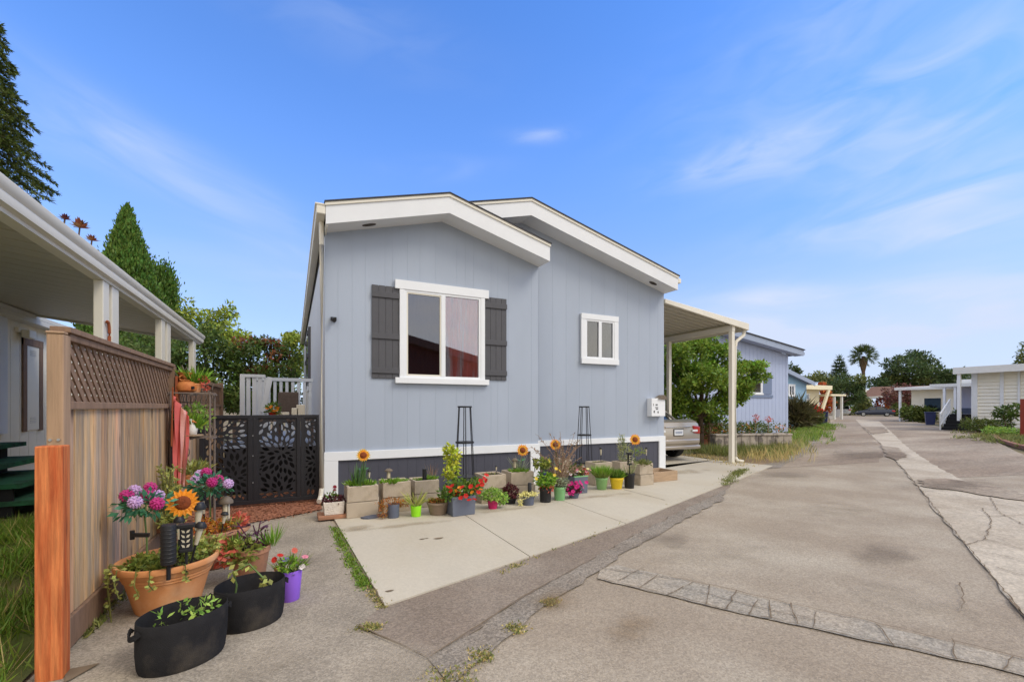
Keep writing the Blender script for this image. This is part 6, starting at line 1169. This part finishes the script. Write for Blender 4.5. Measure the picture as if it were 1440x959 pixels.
for q0, q1 in zip(bp[:-1], bp[1:]):
    n = max(1, int(np.linalg.norm(q1-q0)/.4))
    for k in range(n): b.bar(q0+(q1-q0)*k/n+np.array((0, 0, .06)), q0+(q1-q0)*(k+.94)/n+np.array((0, 0, .06)), .16, .12)
o = b.build('brick_edging', M['brick'], bevel=.01); tag(o, 'curved low red brick edging of the bed at the right edge', 'edging')
verge_grass('bed_groundcover', [(1398, 612), (1415, 616), (1436, 622), (1460, 628)], 3000, .24, 'weed', .6, w=.03, lean=.8)
rf = thing('red_fence', 'red painted timber fence end at the right edge of the street', 'fence', G(1440, 620)); q = D(1439, HY, 20.5)*np.array((1, 1, 0)); b = MB(); b.box((q[0]-.08, q[1]-.08, 0), (q[0]+.08, q[1]+.08, 1.75)); b.build('post', M['redfence'], rf); b = MB()
for z_ in (.35, .7, 1.05, 1.4): b.bar(q+np.array((0, 0, z_)), q+np.array((2.2, -.6, z_)), .04, .14)
b.build('rail', M['redfence'], rf)
# ================================================================== TREES
def ptree(name, label, px, f, yb, bl, n, L, m, bark='bark', tr=.12, cat='tree', asp=.5, shell=.45, extra=None, limbs=True, up=.5, flat=1.):
    """bl: (x, y, rx, ry) in photograph pixels at distance f"""
    s = f/632; q = D(px, HY, f); q[2] = 0; B_ = []
    for i, (x, y, rx, ry) in enumerate(bl): c_ = D(x, y, f+((i*37) % 7-3)*.35*rx*s*flat); B_.append((c_, (rx*s, rx*s, ry*s)))
    if extra: extra = ([(D(x, y, f-.2*rx*s), (rx*s, rx*s, ry*s)) for x, y, rx, ry in extra[0]],)+tuple(extra[1:3])+(M[extra[3]],)
    return tree(name, label, q, B_, n, L, M[m], M[bark], tr, None, cat, limbs, asp, shell, extra, up)
ptree('maple_tree', 'bright green maple filling the gap behind the carport and sedan', 985, 15.3, 620,
      [(960, 500, 26, 26), (985, 488, 26, 18), (1010, 505, 24, 20), (950, 540, 30, 30), (930, 500, 24, 24), (925, 560, 20, 30), (990, 590, 26, 14), (990, 535, 34, 26), (1030, 532, 26, 18), (1055, 520, 20, 14), (1066, 532, 14, 12), (965, 575, 30, 22), (1000, 572, 26, 22), (1030, 560, 18, 14), (940, 570, 20, 26), (1045, 548, 12, 10)], 22000, .135, 'maple', tr=.12, extra=([(960, 488, 24, 14), (990, 478, 24, 10), (1010, 495, 20, 12), (1058, 514, 18, 8), (975, 520, 30, 12)], 2400, .13, 'bright'), shell=.35)
# conifer at the top left, drooping tiers
def conifer(label, px, f, ytop, ybot, rpx, m, name='conifer', tiers=26, per=9, n_leaf=40, L=.3, droop=.35, asp=.18, tr=.2, vary=.35, tiltup=False):
    s = f/632; q = D(px, HY, f); q[2] = 0; zt, zb = D(px, ytop, f)[2], D(px, ybot, f)[2]; t = thing(name, label, 'tree', q); b = MB(); b.tube([q-np.array((0, 0, .1)), (q[0], q[1], zt*.6), (q[0], q[1], zt)], [tr, tr*.6, tr*.1], 8); P = []; A = []
    for k in range(tiers):
        f_ = k/(tiers-1); z = zt+(zb-zt)*f_; R = rpx*s*(f_**.75*.92+.04)
        for j in range(per):
            a = 2.4*k+2*math.pi*j/per+random.uniform(-.2, .2); r = R*random.uniform(1-vary, 1.05); d = np.array((math.cos(a), math.sin(a), 0)); dz = (-droop if not tiltup else droop)*r
            tip = np.array((q[0], q[1], z))+d*r+np.array((0, 0, dz)); root_ = np.array((q[0], q[1], z+.05*r)); mid = root_*.5+tip*.5+np.array((0, 0, .10*r if not tiltup else -.12*r))
            b.tube([root_, mid, tip], [tr*.12, tr*.08, tr*.03], 4)
            kk = max(4, int(n_leaf*r/(rpx*s+1e-6))); tt = np.sqrt(rng.random(kk)*.95+.05); pts = np.where((tt < .5)[:, None], root_+(mid-root_)*(tt*2)[:, None], mid+(tip-mid)*((tt-.5)*2)[:, None]); w_ = .22*r*(1.1-tt); pts = pts+np.c_[rng.normal(size=(kk, 2))*w_[:, None]*.55, rng.normal(size=kk)*w_*.18-.02]
            P.append(pts); A.append(d*.8+rng.normal(size=(kk, 3))*.45+np.array((0, 0, -.45 if not tiltup else .5)))
    b.build('trunk', M['bark'], t); P = np.concatenate(P); A = np.concatenate(A); n = len(P); leaf_build('crown', P, A, rdir(n)*.5+np.array((0, 0, 1.)), L*rng.uniform(.6, 1.3, n), L*asp*rng.uniform(.7, 1.2, n), M[m], t); return t
conifer('tall drooping conifer cut by the left edge of the photograph, above the awning', -38, 24, -40, 330, 112, 'conifer', tiers=34, per=12, n_leaf=320, L=.26, asp=.3)
# columnar cypress: overlapping upright sprays
f = 17.; s = f/632; q = D(178, HY, f); q[2] = 0; t = thing('cypress_tree', 'dense pointed green cypress behind the awning posts', 'tree', q); b = MB(); zt = D(178, 292, f)[2]; b.tube([q-np.array((0, 0, .1)), (q[0], q[1], zt*.7), (q[0], q[1], zt)], [.2, .1, .02], 8); b.build('trunk', M['bark'], t)
n = 42000; P = []; A = []
prof = lambda f_: (.015+.985*min(1, f_/.56)**1.0)
sp = [(.75*rng.random()**.62, rng.uniform(0, 6.283)) for _ in range(900)]
for f_, a in sp:
    z = zt*(1-f_*.97); R = 1.38*prof(f_)*rng.uniform(.80, 1.04); c_ = np.array((q[0]+R*.9*math.cos(a), q[1]+R*.9*math.sin(a), z)); kk = 140; u_ = rng.normal(size=(kk, 3))*np.array((.10, .10, .24))*min(1, .25+R); P.append(c_+u_); A.append(np.c_[math.cos(a)*.25+rng.normal(size=kk)*.25, math.sin(a)*.25+rng.normal(size=kk)*.25, np.ones(kk)])
q2 = D(222, HY, f+1.5); zt2 = D(222, 385, f+1.5)[2]
for k in range(300):
    f_ = .7*rng.random()**.7; a = rng.uniform(0, 6.283); z = zt2*(1-f_*.95); R = (.35+.55*f_)*rng.uniform(.8, 1.05); c_ = np.array((q2[0]+R*math.cos(a), q2[1]+R*math.sin(a), z)); kk = 200; P.append(c_+rng.normal(size=(kk, 3))*np.array((.13, .13, .26))); A.append(np.c_[math.cos(a)*.25+rng.normal(size=kk)*.25, math.sin(a)*.25+rng.normal(size=kk)*.25, np.ones(kk)])
P = np.concatenate(P); A = np.concatenate(A); n = len(P); leaf_build('crown', P, A, rdir(n), .15*rng.uniform(.6, 1.3, n), .06, M['cypress'], t)
ptree('hedge_tree', 'dark green dense tree below the awning end, left of the white railing', 300, 15.5, 560, [(255, 500, 30, 30), (285, 480, 28, 28), (300, 520, 30, 30), (325, 515, 26, 30), (270, 540, 30, 30), (330, 550, 26, 22), (240, 540, 30, 40), (200, 520, 40, 40), (165, 500, 40, 40)], 9000, .16, 'hedge', tr=.12, cat='tree')
ptree('loose_tree', 'loose yellow-green tree rising above the awning end', 300, 19, 560, [(262, 440, 18, 18), (278, 460, 20, 16), (300, 452, 18, 16), (318, 440, 14, 14), (312, 470, 22, 18), (340, 475, 14, 10), (285, 485, 20, 16), (330, 492, 20, 16)], 2600, .2, 'leafy', tr=.08, shell=.2)
ptree('red_shrub', 'green and rusty red leaved tree behind the white deck railing', 375, 17, 560, [(350, 500, 22, 18), (375, 488, 20, 14), (390, 505, 20, 18), (360, 525, 30, 22), (392, 530, 26, 20), (345, 540, 20, 24), (375, 550, 40, 24), (345, 568, 30, 16), (400, 566, 26, 16), (320, 565, 24, 18)], 9000, .15, 'hedge', tr=.1, cat='tree', extra=([(345, 488, 16, 12), (372, 482, 18, 10), (388, 500, 16, 14), (375, 520, 24, 12)], 1500, .14, 'redbush'))
ptree('leafy_tree', 'bright yellow-green tree at the left wall of the blue-grey home', 408, 21, 560, [(412, 478, 14, 10), (404, 490, 12, 8), (415, 515, 14, 16), (405, 540, 16, 20), (420, 500, 10, 14)], 2600, .18, 'leafy', tr=.08, extra=([(410, 476, 12, 7)], 400, .18, 'leafy'))
# dark red rosettes showing over the awning
t = thing('rosette_plant', 'tall bare-stemmed succulent with dark red rosettes showing over the awning edge', 'plant', (U(116, 572, -3.2)[0], U(116, 572, -3.2)[1], 3.02))
for x, y, R in ((112, 321, .17), (129, 339, .12), (91, 309, .10)):
    p_ = U(x, y, -3.2); ros(t, p_, R, 'burgundy' if x < 100 else 'redbush', 30); stems(t, [[(p_[0]-.1, p_[1]-.05, 3.02), tuple(p_)]], .012, 'bark')
# far trees
def palm(label, px, f, ytop, ycrown, yb):
    s = f/632; q = D(px, HY, f); q[2] = 0; zc = D(px, ycrown, f)[2]; t = thing('palm_tree', label, 'palm tree', q); b = MB(); b.tube([q-np.array((0, 0, .2)), (q[0]+.1, q[1], zc*.5), (q[0], q[1], zc)], [.42, .30, .28], 10); b.build('trunk', M['bark'], t, True)
    n = 1500; k = rng.integers(0, 60, n); a = k*2.4; el = -.75+2.1*((k*13) % 60)/60; d = np.c_[np.cos(a)*np.cos(el), np.sin(a)*np.cos(el), np.sin(el)]; tt = rng.uniform(.25, 1., n)[:, None]; P = np.array((q[0], q[1], zc+.3))+d*tt*1.9+np.c_[np.zeros((n, 2)), -.45*tt[:, 0]**2]; A = d+rdir(n)*.5; leaf_build('crown', P, A, rdir(n)+np.array((0, 0, .6)), .75, .10, M['palm'], t)
    n = 420; zz_ = rng.random(n); a = rng.uniform(0, 6.283, n); r_ = .30+.62*zz_**1.2*(1.15-.35*zz_); P = np.c_[q[0]+r_*np.cos(a), q[1]+r_*np.sin(a), zc-2.7+2.5*zz_]; leaf_build('dead_skirt', P, np.c_[-np.cos(a)*.3, -np.sin(a)*.3, -np.ones(n)], np.c_[np.cos(a), np.sin(a), np.zeros(n)], .9, .2, M['skirt_palm'], t)
palm('tall fan palm with a brown skirt of dead fronds above the street end', 1214, 82, 486, 501, 575)
conifer('open tiered pine with bare gaps left of the palm', 1180, 88, 503, 540, 13, 'pine', 'norfolk_pine', tiers=9, per=8, n_leaf=46, L=.8, droop=.12, asp=.2, vary=.15, tiltup=True)
ptree('street_tree', 'dark green spreading tree over the white estate car', 1178, 72, 575, [(1170, 545, 16, 14), (1185, 538, 16, 12), (1200, 545, 14, 12), (1180, 560, 20, 12), (1205, 560, 10, 8), (1165, 565, 10, 10), (1208, 540, 8, 8)], 4200, .5, 'pine', tr=.35, extra=([(1165, 534, 10, 5), (1206, 534, 9, 5)], 400, .5, 'pine2'))
ptree('orange_tree', 'orange flowering tree beside the small cream carport', 1160, 58, 575, [(1160, 556, 8, 14), (1163, 572, 8, 10), (1156, 545, 6, 6)], 1500, .34, 'orange', tr=.15)
ptree('olive_tree', 'brownish olive tree behind the cream home', 1148, 75, 575, [(1142, 533, 12, 6), (1154, 530, 10, 6), (1135, 538, 8, 5)], 900, .5, 'pine2', tr=.2)
ptree('dark_treetop', 'small dark treetop showing above the sky blue home roof', 1115, 60, 575, [(1112, 516, 4, 6), (1118, 520, 5, 4), (1124, 523, 4, 3), (1115, 530, 8, 12)], 420, .45, 'pine', tr=.2)
ptree('cypress_tree', 'broad wind-shaped dark cypress behind the tan home', 1290, 105, 575, [(1262, 515, 16, 12), (1278, 506, 12, 9), (1292, 503, 14, 9), (1305, 512, 16, 10), (1282, 525, 22, 12), (1310, 526, 16, 11), (1252, 530, 12, 8), (1326, 530, 10, 8), (1235, 540, 16, 8), (1265, 540, 24, 10), (1298, 540, 24, 10)], 8000, .75, 'pine', tr=.5, shell=.3, extra=([(1255, 532, 14, 8), (1280, 535, 18, 8), (1300, 530, 12, 6)], 1600, .75, 'pine2'), asp=.45)
ptree('cypress_tree', 'smaller dark cypress right of the broad one, over the white awning', 1340, 100, 575, [(1340, 527, 16, 8), (1352, 532, 12, 7), (1328, 538, 14, 9), (1362, 525, 6, 4), (1345, 542, 24, 9)], 2600, .7, 'pine', tr=.4, shell=.3, asp=.45)
ptree('red_leaf_tree', 'wide dark red-leaved tree in front of the tan home', 1272, 68, 575, [(1258, 556, 14, 9), (1275, 552, 16, 10), (1292, 556, 12, 9), (1266, 566, 16, 8), (1284, 566, 14, 8)], 2600, .42, 'redtree', tr=.2)
ptree('right_edge_tree', 'olive green pine cut by the right edge above the white roof', 1450, 60, 575, [(1440, 500, 9, 12), (1452, 490, 12, 14), (1434, 512, 7, 6), (1455, 515, 20, 16)], 1600, .45, 'pine2', tr=.3)
bush('low green hedge between the white estate car and the tan home', 1203, 583, 80, [(-6, 10, 10, 9), (8, 8, 8, 8)], 900, .5, 'leafy'); bush('small round bush right of the dark blue sedan', 1263, 587, 66, [(0, 9, 7, 10)], 700, .35, 'shrub'); bush('brown-leaved bush in front of the tan home window', 1240, 584, 79, [(0, 14, 8, 10)], 600, .4, 'orange')
bush('tall hedge plant under the palm', 1210, 582, 78, [(0, 22, 6, 16), (10, 12, 5, 10)], 800, .5, 'pine2')
t = thing('leaning_awning', 'far white carport roof showing behind the street tree', 'carport', D(1208, 560, 95)*np.array((1, 1, 0))); q = D(1208, 552, 95); b = MB(); b.obox(q, RX*3, FW*3, (0, 0, .5)); b.build('roof', M['roofwhite'], t); b = MB(); q_ = q+RX*2.4; b.box((q_[0]-.2, q_[1]-.2, 0), (q_[0]+.2, q_[1]+.2, q[2]-.51)); q_ = q-RX*2.4; b.box((q_[0]-.2, q_[1]-.2, 0), (q_[0]+.2, q_[1]+.2, q[2]-.51)); b.build('post', M['roofwhite'], t)
# ================================================================== SKY, SUN, CAMERA
SUN_EL, SUN_AZ = R_(46), R_(136)         # azimuth clockwise from +Y
w = bpy.data.worlds.new('World'); SC.world = w; w.use_nodes = True; nt = w.node_tree; N = nt.nodes; Lk = nt.links
bg = N['Background']; sky = N.new('ShaderNodeTexSky'); sky.sky_type = 'NISHITA'; sky.sun_disc = False; sky.sun_elevation = SUN_EL; sky.sun_rotation = SUN_AZ; sky.air_density = 1.0; sky.dust_density = .1; sky.ozone_density = 2.
bg.inputs['Strength'].default_value = .13
tc = N.new('ShaderNodeTexCoord')
def mth(op, a, b=None, clamp=False):
    n = N.new('ShaderNodeMath'); n.operation = op; n.use_clamp = clamp
    for i, x in enumerate((a, b)):
        if x is None: continue
        if isinstance(x, (int, float)): n.inputs[i].default_value = x
        else: Lk.new(x, n.inputs[i])
    return n.outputs[0]
sep = N.new('ShaderNodeSeparateXYZ'); Lk.new(tc.outputs['Generated'], sep.inputs[0]); X, Y, Z = sep.outputs
az = mth('ARCTAN2', X, Y); el = mth('ARCSINE', Z)
def smooth(x, a, b): 
    n = N.new('ShaderNodeMapRange'); n.interpolation_type = 'SMOOTHSTEP'; n.inputs['From Min'].default_value = a; n.inputs['From Max'].default_value = b; Lk.new(x, n.inputs['Value']); return n.outputs[0]
def noise2(ka, ke, rot, sc, det=6, dist=.6):
    c_, s_ = math.cos(rot), math.sin(rot); p1 = mth('ADD', mth('MULTIPLY', az, c_), mth('MULTIPLY', el, s_)); p2 = mth('SUBTRACT', mth('MULTIPLY', el, c_), mth('MULTIPLY', az, s_))
    cb = N.new('ShaderNodeCombineXYZ'); Lk.new(mth('MULTIPLY', p1, ka), cb.inputs[0]); Lk.new(mth('MULTIPLY', p2, ke), cb.inputs[1]); n = N.new('ShaderNodeTexNoise'); n.inputs['Scale'].default_value = sc; n.inputs['Detail'].default_value = det; n.inputs['Distortion'].default_value = dist; Lk.new(cb.outputs[0], n.inputs['Vector']); return n.outputs['Fac']
def pix(x, y): d = ray(x, y); d = d/np.linalg.norm(d); return math.atan2(d[0], d[1]), math.asin(d[2])
def wisp(x, y, sx, sy, rot, amp):
    a0, e0 = pix(x, y); da = mth('SUBTRACT', az, a0); de = mth('SUBTRACT', el, e0); c_, s_ = math.cos(rot), math.sin(rot)
    p1 = mth('MULTIPLY', mth('ADD', mth('MULTIPLY', da, c_), mth('MULTIPLY', de, s_)), 1/sx); p2 = mth('MULTIPLY', mth('SUBTRACT', mth('MULTIPLY', de, c_), mth('MULTIPLY', da, s_)), 1/sy)
    return mth('MULTIPLY', mth('EXPONENT', mth('MULTIPLY', mth('ADD', mth('MULTIPLY', p1, p1), mth('MULTIPLY', p2, p2)), -1.)), amp)
st1 = smooth(noise2(2.2, 9, -.30, 1.8, 7, .9), .14, .86); st2 = smooth(noise2(2.5, 8, .12, 2.2, 7, 1.0), .16, .84); lo = smooth(noise2(1.5, 6, 0., 2.5, 8, .4), .36, .66)
acc = None
for a in [wisp(150, 205, .13, .05, -.15, .30), wisp(260, 255, .24, .035, -.42, .34), wisp(390, 292, .14, .025, -.38, .20)]: acc = a if acc is None else mth('ADD', acc, a)
acc = mth('MULTIPLY', acc, st1)
a2 = None
for a in [wisp(1035, 222, .12, .028, .06, .85), wisp(1150, 205, .16, .035, .25, .40), wisp(1280, 180, .12, .06, .5, .30), wisp(1290, 285, .22, .03, .08, .60), wisp(1390, 318, .16, .025, -.05, .7), wisp(765, 190, .07, .013, .0, .5), wisp(1380, 250, .14, .05, .1, .35), wisp(620, 240, .12, .02, .1, .22), wisp(1210, 40, .30, .10, .15, .40), wisp(1380, 130, .20, .08, .3, .40), wisp(480, 30, .25, .05, -.1, .18)]: a2 = a if a2 is None else mth('ADD', a2, a)
a2 = mth('MULTIPLY', mth('MULTIPLY', a2, .85), st2)
a3 = wisp(1200, 460, .5, .085, -.02, .7); a3 = mth('ADD', a3, mth('ADD', wisp(440, 390, .3, .06, 0, .18), wisp(1080, 420, .12, .02, 0, .3))); a3 = mth('MULTIPLY', a3, mth('ADD', mth('MULTIPLY', lo, .55), .5))
hz = mth('MULTIPLY', mth('EXPONENT', mth('MULTIPLY', mth('ABSOLUTE', el), -4.3)), .86)
front = mth('ADD', mth('ADD', acc, a2), mth('ADD', a3, hz))
# overcast behind, mirrored in the window; overhead cover and warm brightness added as fill
dotf = mth('ADD', mth('MULTIPLY', X, float(FW[0])), mth('MULTIPLY', Y, float(FW[1]))); back = smooth(mth('MULTIPLY', dotf, -1.), -.05, .35); topc = smooth(Z, .70, .88)
cover = mth('MULTIPLY', mth('MAXIMUM', back, topc), mth('ADD', mth('MULTIPLY', smooth(noise2(2, 4, .2, 1.5, 6), .3, .7), .30), .68))
fac = mth('MAXIMUM', front, cover); fac = mth('MINIMUM', fac, 1.)
gain = N.new('ShaderNodeMix'); gain.data_type = 'RGBA'; gain.blend_type = 'MULTIPLY'; gain.inputs[0].default_value = 1.; Lk.new(sky.outputs[0], gain.inputs[6]); gm = N.new('ShaderNodeMix'); gm.data_type = 'RGBA'; Lk.new(smooth(el, .02, .55), gm.inputs[0]); gm.inputs[6].default_value = (.72, .92, 1.25, 1); gm.inputs[7].default_value = (.74, 1.38, 2.25, 1); Lk.new(gm.outputs[2], gain.inputs[7])
mx = N.new('ShaderNodeMix'); mx.data_type = 'RGBA'; Lk.new(fac, mx.inputs[0]); Lk.new(gain.outputs[2], mx.inputs[6]); 
cc = N.new('ShaderNodeMix'); cc.data_type = 'RGBA'; Lk.new(cover, cc.inputs[0]); cc.inputs[6].default_value = tuple(x/.13 for x in S(208, 221, 247)[:3])+(1,); cc.inputs[7].default_value = tuple(x/.13*1.0 for x in (1.52, 1.38, 1.16))+(1,); Lk.new(cc.outputs[2], mx.inputs[7])
Lk.new(mx.outputs[2], bg.inputs['Color'])
sun = bpy.data.lights.new('sun', 'SUN'); sun.energy = 1.75; sun.angle = R_(24); sun.color = (1, .91, .745); so = bpy.data.objects.new('sun', sun); COL.objects.link(so)
sd = Vector((math.sin(SUN_AZ)*math.cos(SUN_EL), math.cos(SUN_AZ)*math.cos(SUN_EL), math.sin(SUN_EL))); so.rotation_euler = sd.to_track_quat('Z', 'Y').to_euler(); so.location = (0, -5, 20)
cd = bpy.data.cameras.new('camera'); cam = bpy.data.objects.new('camera', cd); COL.objects.link(cam); cam.location = (0, 0, CH); cam.rotation_euler = (R_(90), 0, -YAW); cd.sensor_width = 36; cd.lens = F/1440*36; cd.shift_y = (HY-479.5)/1440; cd.clip_end = 2000; cd.clip_start = .05; SC.camera = cam
SC.view_settings.view_transform = 'Standard'; SC.view_settings.look = 'None'; SC.view_settings.gamma = 1; SC.view_settings.exposure = 0.1
try: SC.view_settings.use_curve_mapping = False
except Exception: pass
SC.cycles.max_bounces = 6; SC.cycles.transparent_max_bounces = 8; SC.cycles.use_denoising = True
